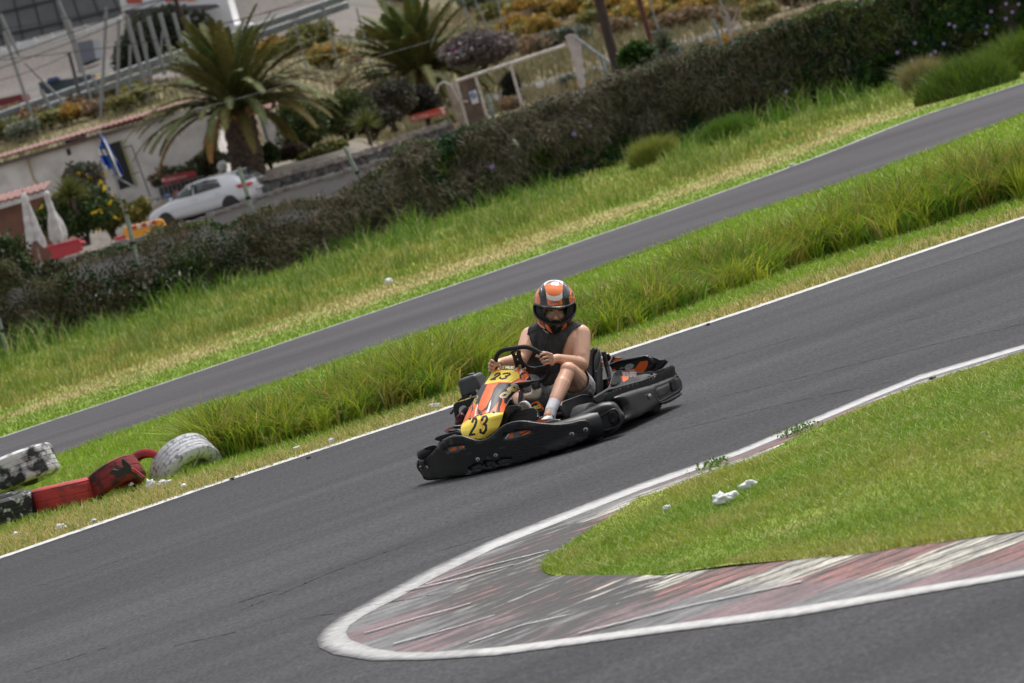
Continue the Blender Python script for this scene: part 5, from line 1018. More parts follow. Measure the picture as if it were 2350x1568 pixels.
# ------------------------------------------------------------------ palms
m_ptrunk = mat('palm_trunk', (.060, .042, .032), .95, (.12, .085, .06), 7, 5, bump=1., bscale=9, bdist=.05)
def palm(D, base, crown, R_, tw, label, nf, seed, top=1.):
    rr = np.random.RandomState(seed); bp = W(*base, D); cp = W(*crown, D); bp.z = tz(bp.x, bp.y)-.1; t = thing('palm_tree', label, 'palm tree', tuple(bp))
    b = MB(); n = 24; N_ = 26; V = []
    for j in range(N_+1):
        q = bp.lerp(cp, j/N_); rad = tw*(.5+.06*math.sin(j*.2))*(1.12 if j < 3 else 1)*(1.15 if j > N_*.6 else 1)
        for k in range(n): a = 2*math.pi*k/n; u = rad*(1+.09*math.sin(k*2.0+j*2.6)+rr.uniform(-.05, .05)); V.append((q.x+u*math.cos(a), q.y+u*math.sin(a), q.z))
    b.add(V, [(j*n+k, j*n+(k+1) % n, (j+1)*n+(k+1) % n, (j+1)*n+k) for j in range(N_) for k in range(n)]); b.build('trunk', m_ptrunk, t)
    Vs, Fs, Cs = [], [], []; nv = 0; b = MB()
    for i in range(nf):
        az = i*2.39996+rr.uniform(-.2, .2); el = math.radians(rr.uniform(14, 86)) if i > nf*.30 else math.radians(rr.uniform(2, 32)); L = R_*rr.uniform(.86, 1.1)*(1.0 if el < 1.1 else .85*top); drp = .28+.62*math.cos(el)**1.2
        seg = 26; p = np.array(cp)+np.array([math.cos(az)*.12, math.sin(az)*.12, rr.uniform(-.3, .25)]); pts = [p.copy()]; e_ = el
        for s_ in range(seg):
            e_ = el-drp*(s_/seg)**1.4*1.5; p = p+L/seg*np.array([math.cos(az)*math.cos(e_), math.sin(az)*math.cos(e_), math.sin(e_)]); pts.append(p.copy())
        pts = np.array(pts); age = (el+.6)/2.1
        if age < .36 and rr.rand() < .30: colr = np.array((.36, .19, .06))
        else: colr = np.array((.140, .150, .046))*(1-age)+np.array((.092, .130, .038))*age; colr = colr*rr.uniform(.75, 1.3); colr[0] *= rr.uniform(.9, 1.5)
        b.tube([tuple(q) for q in pts[::4]]+[tuple(pts[-1])], [.04]*2+[.028]*3+[.015]*(len(pts[::4])-4), 5)
        m_ = 120; tt_ = np.linspace(.10, 1, m_); ix = tt_*seg; i0 = np.clip(ix.astype(int), 0, seg-1); fr = (ix-i0)[:, None]; pc = pts[i0]*(1-fr)+pts[i0+1]*fr; tg = pts[i0+1]-pts[i0]; tg /= np.linalg.norm(tg, axis=1)[:, None]
        side = np.array([-math.sin(az), math.cos(az), 0]); up = np.cross(tg, side)*-1; up[up[:, 2] < 0] *= -1
        ll = R_*.085*np.sin(np.pi*np.clip(tt_*.86+.12, 0, 1))**.6+.05
        for sg in (-1, 1):
            d = side*sg*.75+tg*.75+up*.28+rr.normal(size=(m_, 3))*.10; d[:, 2] -= .28; d /= np.linalg.norm(d, axis=1)[:, None]; wv = tg*.022*R_/3.3
            tip = pc+d*ll[:, None]; tip[:, 2] -= ll*.15; V4 = np.stack([pc-wv, pc+wv, (pc+tip)/2+wv*1.1+np.array([0, 0, .02]), tip, (pc+tip)/2-wv*1.1+np.array([0, 0, .02])], 1).reshape(-1, 3)
            q = nv+np.arange(m_)*5; Fs.append(np.stack([q, q+1, q+2], 1)); Fs.append(np.stack([q, q+2, q+4], 1)); Fs.append(np.stack([q+4, q+2, q+3], 1)); Vs.append(V4); nv += m_*5
            Cs.append(np.repeat(colr[None]*rr.uniform(.8, 1.2, (m_, 1)), 5, 0))
    npmesh('crown', np.concatenate(Vs), np.concatenate(Fs), m_leaf, np.clip(np.concatenate(Cs), 0, 1), t)
    b.build('frond_stems', mat('frond_stem', (.17, .15, .06), .8), t)
    b = MB()
    for i in range(26): a = rr.uniform(0, 6.28); b.tube([tuple(cp+Vector((math.cos(a)*tw*.35, math.sin(a)*tw*.35, -.45))), tuple(cp+Vector((math.cos(a)*tw*.8, math.sin(a)*tw*.8, rr.uniform(-.3, .2))))], [.09, .03], 6)
    b.build('leaf_bases', mat('leaf_base', (.34, .20, .08), .9), t)
    return t
palm(170, (572, 405), (545, 250), 4.6, 1.2, 'big date palm with thick dark trunk behind the white car', 104, 5)
palm(212, (1000, 250), (965, 175), 5.0, .85, 'date palm with brownish lower fronds beside the iron gate', 112, 9)
# ------------------------------------------------------------------ hedge along the fence
def HP_(x, y, d=0.):
    D = 85
    for _ in range(8): p = W(x, y, D); D = float(interp(HEDGE, np.array([p.x]))[0])+d
    return W(x, y, D)
HT = [HP_(*p) for p in ((930, 330), (965, 322), (1010, 310), (1100, 288), (1150, 270), (1180, 252), (1260, 235), (1430, 180), (1500, 155), (1560, 132), (1590, 118), (1640, 112), (1700, 87), (1780, 55), (1850, 28), (1930, 8), (2000, -12), (2350, -115), (2700, -220))]
HL = [HP_(*p) for p in ((-200, 700), (30, 600), (60, 640), (100, 650), (220, 600), (330, 560), (430, 525), (520, 502), (600, 484), (700, 458), (780, 436), (860, 392), (950, 345), (1000, 320))]
def hz_top(P, x): return np.interp(x, [p.x for p in P], [p.z for p in P])
def hedge(name, P, x0, x1, n, label, cat, cols, size, dead, dens_pow=0, core=True):
    t = thing(name, label, cat, ((x0+x1)/2, float(interp(HEDGE, np.array([(x0+x1)/2]))[0]), 0))
    x = rs.uniform(x0, x1, n); zt = hz_top(P, x)+(.16 if core else .30)*(fbm(x, x*0, 2.2 if core else 1.5, 60)-.5)*2+(0 if core else .05); v = rs.uniform(0, 1, n)**(1.+dens_pow)
    yc = interp(HEDGE, x); bul = .55*(fbm(x, v*2.2, 1.5, 61)-.5)*2+.22*(fbm(x, v*2.2, 5., 62)-.5)*2; yy = yc-.42-bul*.8+rs.exponential(.10, n)-.05*(v > .95); topm = rs.rand(n) < .10
    z = v*zt; z = np.where(topm, zt*(.97+.05*rs.rand(n)), z); yy = np.where(topm, yc+rs.uniform(-.45, .35, n), yy)
    dn = fbm(x*1.0, z*.8, .85, 63)+.10*(z/np.maximum(zt, .1))*(dead > 0)
    pd = .92*sst(.44, .60, dn+.05*(v > .75))*(1-.85*sst(4.0, 8.5, x))*(.25+.75*sst(.12, .55, v+(fbm(x, v, 2.6, 90)-.5)*.5)) if core else dead*1.2*sst(.3, .6, dn); dd = rs.rand(n) < pd; Pn = np.stack([x, yy, z], 1); g = ~dd
    if dens_pow: keep = rs.rand(n) < np.clip(1.7-1.55*v*(.55+fbm(x, z, 1.2, 77)), .06, 1); g &= keep; dd &= keep
    kk = (np.clip(fbm(x, z*1.4, 1.4, 66)*len(cols)*1.5-.25*len(cols), 0, len(cols)-1)).astype(int); C = np.array(cols)[kk]
    leaves('foliage', Pn[g], size, C[g], m_leaf, t, asp=.5, var=.4)
    q = Pn[dd]; q = np.concatenate([q, q+rs.normal(size=q.shape)*.06])
    if len(q): leaves('dead_twigs', q, .17, np.tile(np.array((.165, .138, .105) if core else (.14, .115, .08)), (len(q), 1)), m_twig, t, asp=.035, droop=1.1, var=.35)
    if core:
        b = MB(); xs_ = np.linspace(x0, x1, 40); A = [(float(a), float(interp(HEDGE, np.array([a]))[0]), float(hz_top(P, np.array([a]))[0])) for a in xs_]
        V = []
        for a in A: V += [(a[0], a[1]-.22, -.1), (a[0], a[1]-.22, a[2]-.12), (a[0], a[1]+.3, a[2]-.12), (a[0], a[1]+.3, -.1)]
        b.add(V, [(4*i+k, 4*i+k+1, 4*i+5+k, 4*i+4+k) for i in range(39) for k in range(3)]); b.build('opaque_core', mat('core_fill', (.028, .028, .018), .95, (.06, .045, .035), 5), t)  # solid dark core added inside the leaves to block light through the hedge
    return t
hd1 = hedge('hedge', HT, -1.2, 14.5, 150000, 'long dense dark green creeper hedge with dead grey vines', 'hedge', [(.024, .052, .016), (.055, .110, .025), (.028, .066, .028), (.095, .130, .030), (.038, .07, .02)], .048, .30)
hd2 = hedge('scrub_hedge', HL, -12.5, -.6, 130000, 'sparse brownish scrub hedge in front of the grey block wall', 'hedge', [(.040, .062, .020), (.085, .072, .038), (.030, .062, .018), (.070, .10, .026), (.05, .045, .028)], .046, .50, dens_pow=.45, core=False)
m_vio = mat('violet_petals', (.30, .20, .52), .6)
def flower(root, p, r):
    b = MB(); ax = (Vector((0, 0, EYE))-p).normalized(); u = ax.orthogonal().normalized(); v = ax.cross(u); vs = [p+ax*.0]
    for k in range(10): a = 2*math.pi*k/10; q = r*(1 if k % 2 else .75); vs.append(p+ax*.02+(u*math.cos(a)+v*math.sin(a))*q)
    b.add(vs, [(0, 1+k, 1+(k+1) % 10) for k in range(10)]); b.build('flower', m_vio, root, solid=.003)
x5 = crop(2400, 0, .7217); x4 = crop(1100, 0, .6383); x3 = crop(0, 500, .5106); x2 = crop(0, 0, .4681)
for x, y in ((1935, 135), (1965, 147), (1745, 240), (1905, 243), (1648, 292), (1728, 338), (1612, 435), (1822, 447), (1716, 486), (2140, 185), (2145, 148), (2250, 22), (2168, 65), (2285, 68), (2250, 105), (1032, 508), (1083, 607), (2320, 25), (1833, 305), (1858, 288)): flower(hd1, HP_(*x5(x, y), -.75), .045)
for x, y in ((1970, 790), (1873, 842), (1358, 1048)): flower(hd1, HP_(*x4(x, y), -.75), .06)
# ragged grass mounds at the hedge foot
for px_, py_, r_, h_, cols, lab in ((1668, 300, .62, .55, [(.11, .19, .02), (.07, .14, .02)], 'bright green mound of tall grass at the foot of the hedge'), (1500, 355, .5, .62, [(.24, .25, .05), (.17, .20, .04)], 'yellowish tall grass mound against the dead vines of the hedge'),
                                (2215, 190, .95, .75, [(.12, .18, .02), (.07, .12, .02)], 'large round grassy bush beside the far track at right'), (2345, 140, .9, .85, [(.13, .19, .02), (.08, .13, .02)], 'large grassy bush beside the far track at the frame edge'), (2120, 190, .4, .75, [(.28, .24, .12), (.18, .17, .07)], 'dry straw-coloured weeds in front of the dark hedge')):
    c = G(px_, py_+22); D0 = float(interp(HEDGE, np.array([c.x]))[0])-1.2; c = Vector((W(px_, py_, min(c.y, D0)).x, min(c.y, D0), 0)); nb_ = 3800; a = rs.uniform(0, 6.28, nb_); rr_ = r_*np.sqrt(rs.rand(nb_)); hh = h_*np.sqrt(np.clip(1-(rr_/r_)**2, .05, 1))*rs.uniform(.6, 1.15, nb_)
    t = thing('grass_clump', lab, 'grass clump', (c.x, c.y, 0)); o = blades('leaf_blades', np.stack([c.x+rr_*np.cos(a), c.y+rr_*np.sin(a)*.8, np.full(nb_, -.02)], 1), hh, .016, rs.uniform(.1, .9, nb_), cvar(np.array(cols)[rs.randint(0, 2, nb_)], nb_), parent=t)
# ------------------------------------------------------------------ fence posts along the hedge
m_galv = mat('galvanised', (.30, .32, .33), .5, (.20, .22, .23), 8, metal=.3)
def post(name, a, b, D, r, m, label, cat, group=None, ground=None, caps=None):
    A = W(*a, D); B = W(*b, D); d = (B-A); g = tz(B.x, B.y)-.05 if ground is None else ground
    if B.z > g: B = A+d*((g-A.z)/d.z)
    t = thing(name, label, cat, tuple(B), group); k = MB(); k.tube([A, A.lerp(B, .5), B], r, 10); k.build('post', m, t)
    if caps:
        for q in caps: k = MB(); c = A.lerp(B, q); k.tube([c+(A-c).normalized()*.03, c-(A-c).normalized()*.03], r*1.25, 10); k.build('clamp', bpy.data.materials['dark_frame'], t)
    return t
FG = 'galvanised posts of the fence along the hedge'
for a, b, lab in (((290, 493), (331, 668), 'grey fence post in front of the yellow barrier'), ((548, 384), (612, 595), 'grey fence post in front of the white car'), ((790, 337), (854, 463), 'grey fence post leaning left before the stone wall'), ((1118, 216), (1147, 330), 'grey fence post in front of the iron gate'), ((1377, 128), (1395, 178), 'grey fence post beside the dark utility pole'), ((1636, 43), (1652, 95), 'grey fence post behind the middle of the hedge'), ((-4, 730), (22, 838), 'pale fence post at the left frame edge')):
    D = W(*b, 85).x; D = float(interp(HEDGE, np.array([D]))[0])+(.1 if a[0] < 1300 else .6); post('fence_post', a, b, D, .042, m_galv, lab, 'fence post', FG, caps=(.28, .75))
m_conc = mat('old_concrete', (.34, .33, .31), .9, (.20, .19, .18), 3, 8, bump=.6, bscale=20)
post('brace_rail', (1322, 88), (1396, 143), 112, .035, m_galv, 'slanting grey brace rail between pale pillar and dark pole', 'rail', ground=-5) if False else None
t = thing('brace_rail', 'slanting grey rail from the pale pillar to the dark pole', 'rail', tuple(W(1396, 143, 130))); b = MB(); b.tube([W(1322, 88, 130), W(1402, 146, 130)], .045, 8); b.build('rail', m_galv, t)
# ------------------------------------------------------------------ walls
def rubble(name, c_a, c_b, sc): 
    m = mat(name, c_a, .95, c_b, 3, 8, bump=.5, bscale=12); n = m.node_tree; L = n.links.new; b = n.nodes['Principled BSDF']
    v = n.nodes.new('ShaderNodeTexVoronoi'); v.inputs['Scale'].default_value = sc; tc = n.nodes.new('ShaderNodeTexCoord'); L(tc.outputs['Object'], v.inputs['Vector'])
    v2 = n.nodes.new('ShaderNodeTexVoronoi'); v2.feature = 'DISTANCE_TO_EDGE'; v2.inputs['Scale'].default_value = sc; L(tc.outputs['Object'], v2.inputs['Vector'])
    src = b.inputs['Base Color'].links[0].from_socket; mx = n.nodes.new('ShaderNodeMix'); mx.data_type = 'RGBA'; mx.blend_type = 'MULTIPLY'; mx.inputs[0].default_value = .45; L(src, mx.inputs[6]); L(v.outputs['Color'], mx.inputs[7]); 
    h = n.nodes.new('ShaderNodeMapRange'); h.inputs[2].default_value = .07; L(v2.outputs['Distance'], h.inputs[0]); s = n.nodes.new('ShaderNodeVectorMath'); s.operation = 'SCALE'; L(mx.outputs[2], s.inputs[0]); L(h.outputs[0], s.inputs['Scale'])
    hs_ = n.nodes.new('ShaderNodeHueSaturation'); hs_.inputs['Saturation'].default_value = .4; L(s.outputs[0], hs_.inputs['Color']); L(hs_.outputs[0], b.inputs['Base Color']); return m
m_rubble = rubble('rubble_stone', (.20, .16, .14), (.11, .09, .08), 3.0)
def wallrun(name, P, D, thick, m, label, cat, z0=-.1, cap=None, capm=None, jag=0.):
    Q = [W(*p, D) for p in P]; t = thing(name, label, cat, (Q[0].x, D, 0)); R_ = resample([tuple(q) for q in Q], 60); b = MB(); V = []
    for q in R_: zt = q[2]+(rnd.uniform(-jag, jag)); V += [(q[0], D, z0), (q[0], D, zt), (q[0], D+thick, zt), (q[0], D+thick, z0)]
    b.add(V, [(4*i+k, 4*i+k+1, 4*i+5+k, 4*i+4+k) for i in range(59) for k in range(3)]+[(0, 1, 2, 3), (236, 237, 238, 239)]); b.build('wall', m, t, smooth=False)
    if cap:
        b = MB()
        for i in range(59):
            q = (R_[i]+R_[i+1])/2; L_ = R_[i+1][0]-R_[i][0]; b.box((q[0], D+thick/2, q[2]+cap/2+rnd.uniform(-.02, .03)), (L_*rnd.uniform(.85, .99), thick+.12, cap*rnd.uniform(.8, 1.3)))
        b.build('capstones', capm, t, smooth=False)
    return t
m_bw = mat('block_wall_paint', (.27, .255, .25), .9, (.24, .15, .11), .9, 10, lo=.50, hi=.66, bump=.6, bscale=14, mid=(.27, .26, .26))
wallrun('block_wall', [(-160, 700), (40, 634), (264, 569), (440, 516), (604, 455), (760, 408), (836, 386), (979, 350), (1010, 340)], 103, .25, m_bw, 'low weathered grey block wall behind the scrub hedge', 'wall', cap=.09, capm=mat('wall_coping', (.17, .155, .145), .95, (.26, .25, .24), 5, 6))
wallrun('stone_wall', [(575, 425), (640, 408), (700, 393), (780, 372), (860, 350), (930, 320), (1010, 296), (1040, 286)], 166, .5, m_rubble, 'dark rubble stone wall with pale capstones below the palm garden', 'wall', cap=.20, capm=mat('capstone', (.34, .30, .27), .95, (.20, .17, .15), 4, 6, bump=.5), jag=.03)
wallrun('garden_wall', [(330, 470), (420, 446)], 172, .3, mat('tan_wall', (.26, .20, .16), .9, (.18, .14, .12), 4), 'short tan wall left of the white car', 'wall')
# ------------------------------------------------------------------ buildings
def facade(b, P, D, depth): b.prism([W(*p, D) for p in P], (0, depth, 0))
m_plaster = mat('white_plaster', (.74, .70, .67), .9, (.52, .48, .46), 1.3, 9, lo=.42, hi=.70, bump=.3, bscale=10)
m_tile = mat('roof_tile', (.25, .11, .09), .85, (.16, .09, .08), 5, 6, bump=.8, bscale=12)
def tiles(name, a, b, D, run, rise, parent, m, ov=.3):
    A = W(*a, D-ov); B = W(*b, D-ov); n = max(8, int((B-A).length/.22)); k = MB(); V = []
    for i in range(n*6+1):
        q = A.lerp(B, i/(n*6)); w_ = .05*abs(math.sin(math.pi*i/6)); 
        for d, zz__ in ((0, 0), (0, .06), (run*.5, rise*.5+.06), (run, rise+.06)): V.append((q.x, q.y+d, q.z+zz__+w_))
    k.add(V, [(4*i+j, 4*i+j+1, 4*i+5+j, 4*i+4+j) for i in range(n*6) for j in range(3)]); return k.build(name, m, parent, solid=.03)
wb = thing('white_house', 'long low whitewashed building with tiled roof edge and dark doorway', 'building', tuple(W(200, 400, 176)))
b = MB(); facade(b, [(-60, 397), (70, 361), (150, 330), (228, 306), (341, 275), (470, 240), (540, 450), (340, 520), (-20, 620)], 176, 7); b.build('wall', m_plaster, wb, smooth=False)
tiles('roof', (-60, 384), (341, 268), 176, 3.5, .16, wb, m_tile); tiles('roof', (341, 265), (474, 229), 176, 3.5, .12, wb, m_tile)
b = MB(); b.prism([W(*p, 175.75) for p in ((-60, 391), (240, 304), (400, 257), (400, 263), (240, 312), (-60, 399))], (0, .2, 0)); b.build('eave_board', mat('eave_wood', (.12, .09, .08), .9), wb, smooth=False)
tiles('porch_roof', (152, 339), (200, 322), 175.9, .4, .2, wb, m_tile, .15); tiles('porch_roof', (236, 304), (330, 278), 175.9, .4, .2, wb, m_tile, .15)
b = MB(); b.prism([W(*p, 175.95) for p in ((249, 331), (275, 323), (309, 424), (275, 436))], (0, .04, 0)); dr = b.build('door', mat('opening_dark', (.012, .011, .012), .6), wb, smooth=False)  # near-black slab stands in for the unlit doorway opening
b = MB(); b.tube([W(*p, 175.9) for p in ((277, 322), (312, 428))], .05, 6); q = b.build('door_frame', mat('door_frame', (.30, .31, .12), .8), wb)
b = MB(); b.prism([W(*p, 175.95) for p in ((152, 343), (160, 341), (163, 355), (155, 357))], (0, .04, 0)); b.build('window', bpy.data.materials['opening_dark'], wb, smooth=False)
b = MB(); b.tube([W(*p, 175.88) for p in ((62, 362), (78, 412), (92, 430))], .035, 6); b.build('drain_pipe', mat('pipe_yellow', (.35, .25, .10), .8), wb)
b = MB()
for P in (((277, 341), (302, 334)), ((302, 334), (345, 452)), ((303, 400), (318, 395))): b.tube([W(*p, 174.5) for p in P], .03, 6)
b.build('door_rail', mat('rail_dark', (.10, .10, .10), .6), wb)
wc = thing('white_shed', 'small white outbuilding with orange roof tiles right of the big palm', 'building', tuple(W(640, 300, 184)))
b = MB(); facade(b, [(590, 266), (640, 252), (668, 240), (690, 320), (700, 345), (620, 372)], 184, 4); b.build('wall', mat('shed_plaster', (.48, .47, .46), .9, (.60, .58, .57), 2), wc, smooth=False)
tiles('roof', (588, 264), (622, 253), 184, 2, .2, wc, m_tile); tiles('roof', (634, 249), (668, 238), 184, 2, .2, wc, m_tile)
b = MB(); b.tube([W(*p, 183.8) for p in ((596, 262), (622, 350))], .07, 6); b.tube([W(*p, 183.8) for p in ((625, 262), (650, 345))], .05, 6); b.tube([W(*p, 183.8) for p in ((600, 345), (668, 322))], .03, 6); b.build('fence_frame', bpy.data.materials['rail_dark'], wc)
bb_ = thing('brown_house', 'brown rendered house with red tiled eave behind the closed parasols', 'building', tuple(W(40, 600, 141)))
b = MB(); facade(b, [(-120, 515), (103, 450), (116, 478), (150, 600), (150, 640), (-100, 720)], 141, 6); b.build('wall', mat('brown_render', (.24, .115, .080), .9, (.19, .095, .068), 1.5, 8), bb_, smooth=False)
tiles('roof', (-120, 503), (103, 441), 141, 3, .22, bb_, m_tile, .5)
# ------------------------------------------------------------------ closed parasols
def parasol(top, bot, D, prof, label, seed):
    A = W(*top, D); B = W(*bot, D); g = tz(B.x, D); t = thing('parasol', label, 'parasol', (B.x, D, g), 'closed parasols beside the brown house'); b = MB(); n = 36; rr = np.random.RandomState(seed); V = []; N_ = 24; ph = rr.uniform(0, 6)
    ax = (B-A).normalized(); u = Vector((ax.z*-1, 0, ax.x)).normalized(); v = Vector((0, 1, 0))
    for j in range(N_+1):
        s = j/N_; r = np.interp(s, [p[0] for p in prof], [p[1] for p in prof])
        for k in range(n):
            a = 2*math.pi*k/n; fo = 1+.34*math.sin(4*a+ph+s*1.2)*min(1, s*2)+.08*math.sin(9*a+s*8)+rr.uniform(-.03, .03); hem = .22*math.sin(4*a+ph+1.3)*(j == N_)
            V.append(A+ax*((B-A).length*s+hem)+(u*math.cos(a)+v*math.sin(a))*r*fo)
    b.add(V, [(j*n+k, j*n+(k+1) % n, (j+1)*n+(k+1) % n, (j+1)*n+k) for j in range(N_) for k in range(n)]+[tuple(range(n))]); b.build('canopy', mat('parasol_cloth', (.66, .64, .64), .9, (.50, .48, .46), 5, 5, bump=.4, bscale=10), t)
    b = MB(); k_ = A-ax*.06; b.tube([k_, Vector((B.x+ax.x*1, D, g))], .03, 8); b.build('pole', m_steel, t)
parasol((52, 440), (82, 558), 134, [(0, .012), (.08, .09), (.16, .115), (.19, .10), (.6, .19), (1, .29)], 'closed white parasol, smooth and flaring, nearest the brown wall', 3)
parasol((104, 437), (139, 556), 134, [(0, .012), (.05, .10), (.09, .11), (.13, .085), (.42, .10), (.58, .17), (.78, .23), (.92, .22), (1, .14)], 'closed cream parasol tied at the waist and baggy below', 8)
# ------------------------------------------------------------------ barriers
m_redb = mat('red_barrier_plastic', (.48, .04, .055), .45); m_yelb = mat('yellow_barrier_plastic', (.80, .36, .02), .45); m_wp = bpy.data.materials['white_plastic']
def panel(name, P, D, th, m, parent, sm=False): b = MB(); b.prism([W(*p, D) for p in P], (0, th, 0)); return b.build(name, m, parent, smooth=False, bevel=.02 if sm else 0)
X3 = lambda *L: [x3(*p) for p in L]
t = thing('barrier', 'red plastic water barrier at the foot of the parasols', 'barrier', tuple(W(130, 590, 129))); panel('body', X3((360, 960), (620, 895), (628, 912), (660, 912), (664, 935), (630, 942), (650, 985), (405, 1062), (400, 985), (368, 978)), 129, .4, m_redb, t, True); panel('top_rim', X3((358, 955), (618, 890), (622, 900), (362, 966)), 128.96, .48, m_redb, t)
t = thing('barrier', 'small red plastic barrier end left of the yellow one', 'barrier', tuple(W(270, 545, 130))); panel('body', X3((890, 885), (970, 860), (985, 895), (905, 912)), 130, .3, m_redb, t, True)
t = thing('barrier', 'yellow plastic barrier with red and white striped band', 'barrier', tuple(W(335, 540, 130))); panel('body', X3((975, 805), (1240, 738), (1270, 742), (1300, 790), (1300, 850), (1290, 925), (1190, 945), (1150, 890), (1050, 930), (985, 890), (965, 830)), 130, .35, m_yelb, t, True)
for i, c_ in enumerate((m_redb, m_wp, m_redb, m_wp, m_redb)):
    x = 1030+i*38; y = 795-i*10; panel('stripe', X3((x, y), (x+36, y-9), (x+44, y+18), (x+8, y+28)), 129.96, .03, c_, t)
# ------------------------------------------------------------------ gas-bottle rack with sign, sign by the gate
def sign(name, P, D, th, m, label, lines, texts):
    t = thing(name, label, 'sign', tuple(W(*P[0], D))); panel('board', P, D, th, m, t)
    for s, at, h, al in texts:
        cu = bpy.data.curves.new('txt', 'FONT'); cu.body = s; cu.size = h; cu.extrude = .004; cu.align_x = 'LEFT'; o = bpy.data.objects.new('txt', cu); COL.objects.link(o)
        dg = bpy.context.evaluated_depsgraph_get(); me = bpy.data.meshes.new_from_object(o.evaluated_get(dg)); bpy.data.objects.remove(o)
        q = W(*at, D); a, b_, c_ = W(*P[0], D), W(*P[1], D), 0; ang = math.atan2(b_.z-a.z, b_.x-a.x)
        M = Matrix.Translation((q.x, D-.012, q.z)) @ Matrix.Rotation(-ang, 4, 'Y') @ Matrix.Rotation(math.pi/2, 4, 'X'); me.transform(M); me.name = 'lettering'; me.materials.clear(); me.materials.append(m_wp); k = bpy.data.objects.new('lettering', me); COL.objects.link(k); adopt(k, t)
    b = MB()
    for A, B, r in lines: b.tube([W(*A, D-.015), W(*B, D-.015)], r, 5)
    if lines: b.build('emblem', m_wp, t)
    return t
m_sred = mat('sign_red', (.60, .065, .04), .5); m_sred2 = mat('sign_dull_red', (.42, .03, .045), .5)
t = sign('gas_sign', [(939.4, 266), (1019, 244.6), (1027, 261), (943.4, 281)], 190, .08, m_sred, 'red sign board lettered CEPSA beside the garden gate', [((945, 275), (950, 268), .035), ((946, 268), (951, 275), .035), ((1014, 249), (1019, 262), .05), ((1009, 250), (1021, 247), .02)], [('CEPSA', (953.5, 276), .22, 0), ('gas butano y propano', (979, 267.5), .105, 0)])
b = MB(); b.tube([W(950, 279, 190.05), W(953, 300, 190.05)], .03, 6); b.tube([W(1018, 262, 190.05), W(1022, 285, 190.05)], .03, 6); b.build('leg', m_galv, t)
t = sign('gas_sign', [x3(1262, 410), x3(1512, 358), x3(1548, 396), x3(1275, 472)], 171, .06, m_sred2, 'dull red sign board on top of the gas bottle cage', [(x3(1275, 445), x3(1285, 420), .03), (x3(1275, 425), x3(1290, 440), .03)], [('CEPSA', x3(1297, 446), .17, 0), ('butano', x3(1395, 420), .13, 0)])
cg = thing('bottle_cage', 'wire cage for gas bottles under the dull red sign', 'cage', tuple(W(*x3(1400, 620), 171.5))); b = MB()
for i in range(11): x = 1240+i*34; b.tube([W(*x3(x, 492-i*9), 171.2), W(*x3(x+45, 655-i*9), 171.2)], .014, 5)
for dy in (0, 75, 150): b.tube([W(*x3(1240+dy*.28, 492+dy), 171.2), W(*x3(1600+dy*.28, 398+dy), 171.2)], .02, 5)
b.build('bars', m_galv, cg); b = MB()
b.prism([W(*x3(*p), 171.9) for p in ((1240, 490), (1600, 398), (1650, 560), (1290, 650))], (0, .03, 0)); b.build('back_mesh', mat('cage_dark', (.06, .055, .05), .9), cg, smooth=False)
for i, (x, y, mm, lb) in enumerate(((1305, 545, (.02, .12, .40), 'blue and grey gas bottle in the cage'), (1375, 525, (.45, .04, .03), 'red-topped gas bottle behind the front of the white car'), (1445, 505, (.38, .03, .03), 'dark red gas bottle in the middle of the cage'), (1238, 595, (.02, .06, .32), 'small blue gas bottle outside the cage'))):
    p = W(*x3(x, y), 171.5); g_ = p.z-.62; t = thing('gas_bottle', lb, 'gas bottle', (p.x, 171.5, g_), 'gas bottles'); b = MB(); b.lathe([(.13, 0), (.15, .03), (.15, .44), (.13, .5)], (p.x, 171.5, g_), n=18); b.build('cylinder', mat('bottle_grey', (.28, .30, .33), .5), t); b = MB(); b.lathe([(.152, .36), (.15, .48), (.11, .58), (.06, .62), (.06, .68), (.001, .68)], (p.x, 171.5, g_), n=18); b.build('shoulder', mat('bottle_paint', mm, .45), t)
# ------------------------------------------------------------------ flag
fl = thing('flag', 'blue flag with white diagonal cross hanging from a leaning pole', 'flag', tuple(W(300, 480, 125)))
b = MB(); b.tube([W(226, 298, 125), W(247, 345, 125), W(272, 400, 125)], .022, 8); b.tube([W(258, 402, 125), W(312, 432, 125)], .03, 6); b.tube([W(262, 400, 125.1), W(285, 490, 125.1)], .02, 6); b.build('pole', m_galv, fl)
FP = X3((790, 90), (800, 75), (850, 150), (900, 240), (945, 330), (970, 390), (945, 418), (905, 395), (870, 330), (850, 375), (810, 300), (785, 260), (770, 200), (788, 150))
blue = (.02, .11, .50)
sheet('cloth', FP, lambda x, y: W(x, y, 125-.12*math.sin((x-y*.45)*.55)), m_decal, fl, thick=.01, step=2, paint=[(X3((765, 185), (825, 195), (860, 240), (775, 240)), WHT), (X3((800, 90), (830, 130), (880, 230), (920, 270), (905, 300), (930, 360), (955, 400), (930, 418), (890, 350), (860, 270), (820, 160)), WHT), (X3((800, 300), (850, 330), (870, 378), (840, 370)), WHT)], base=blue)
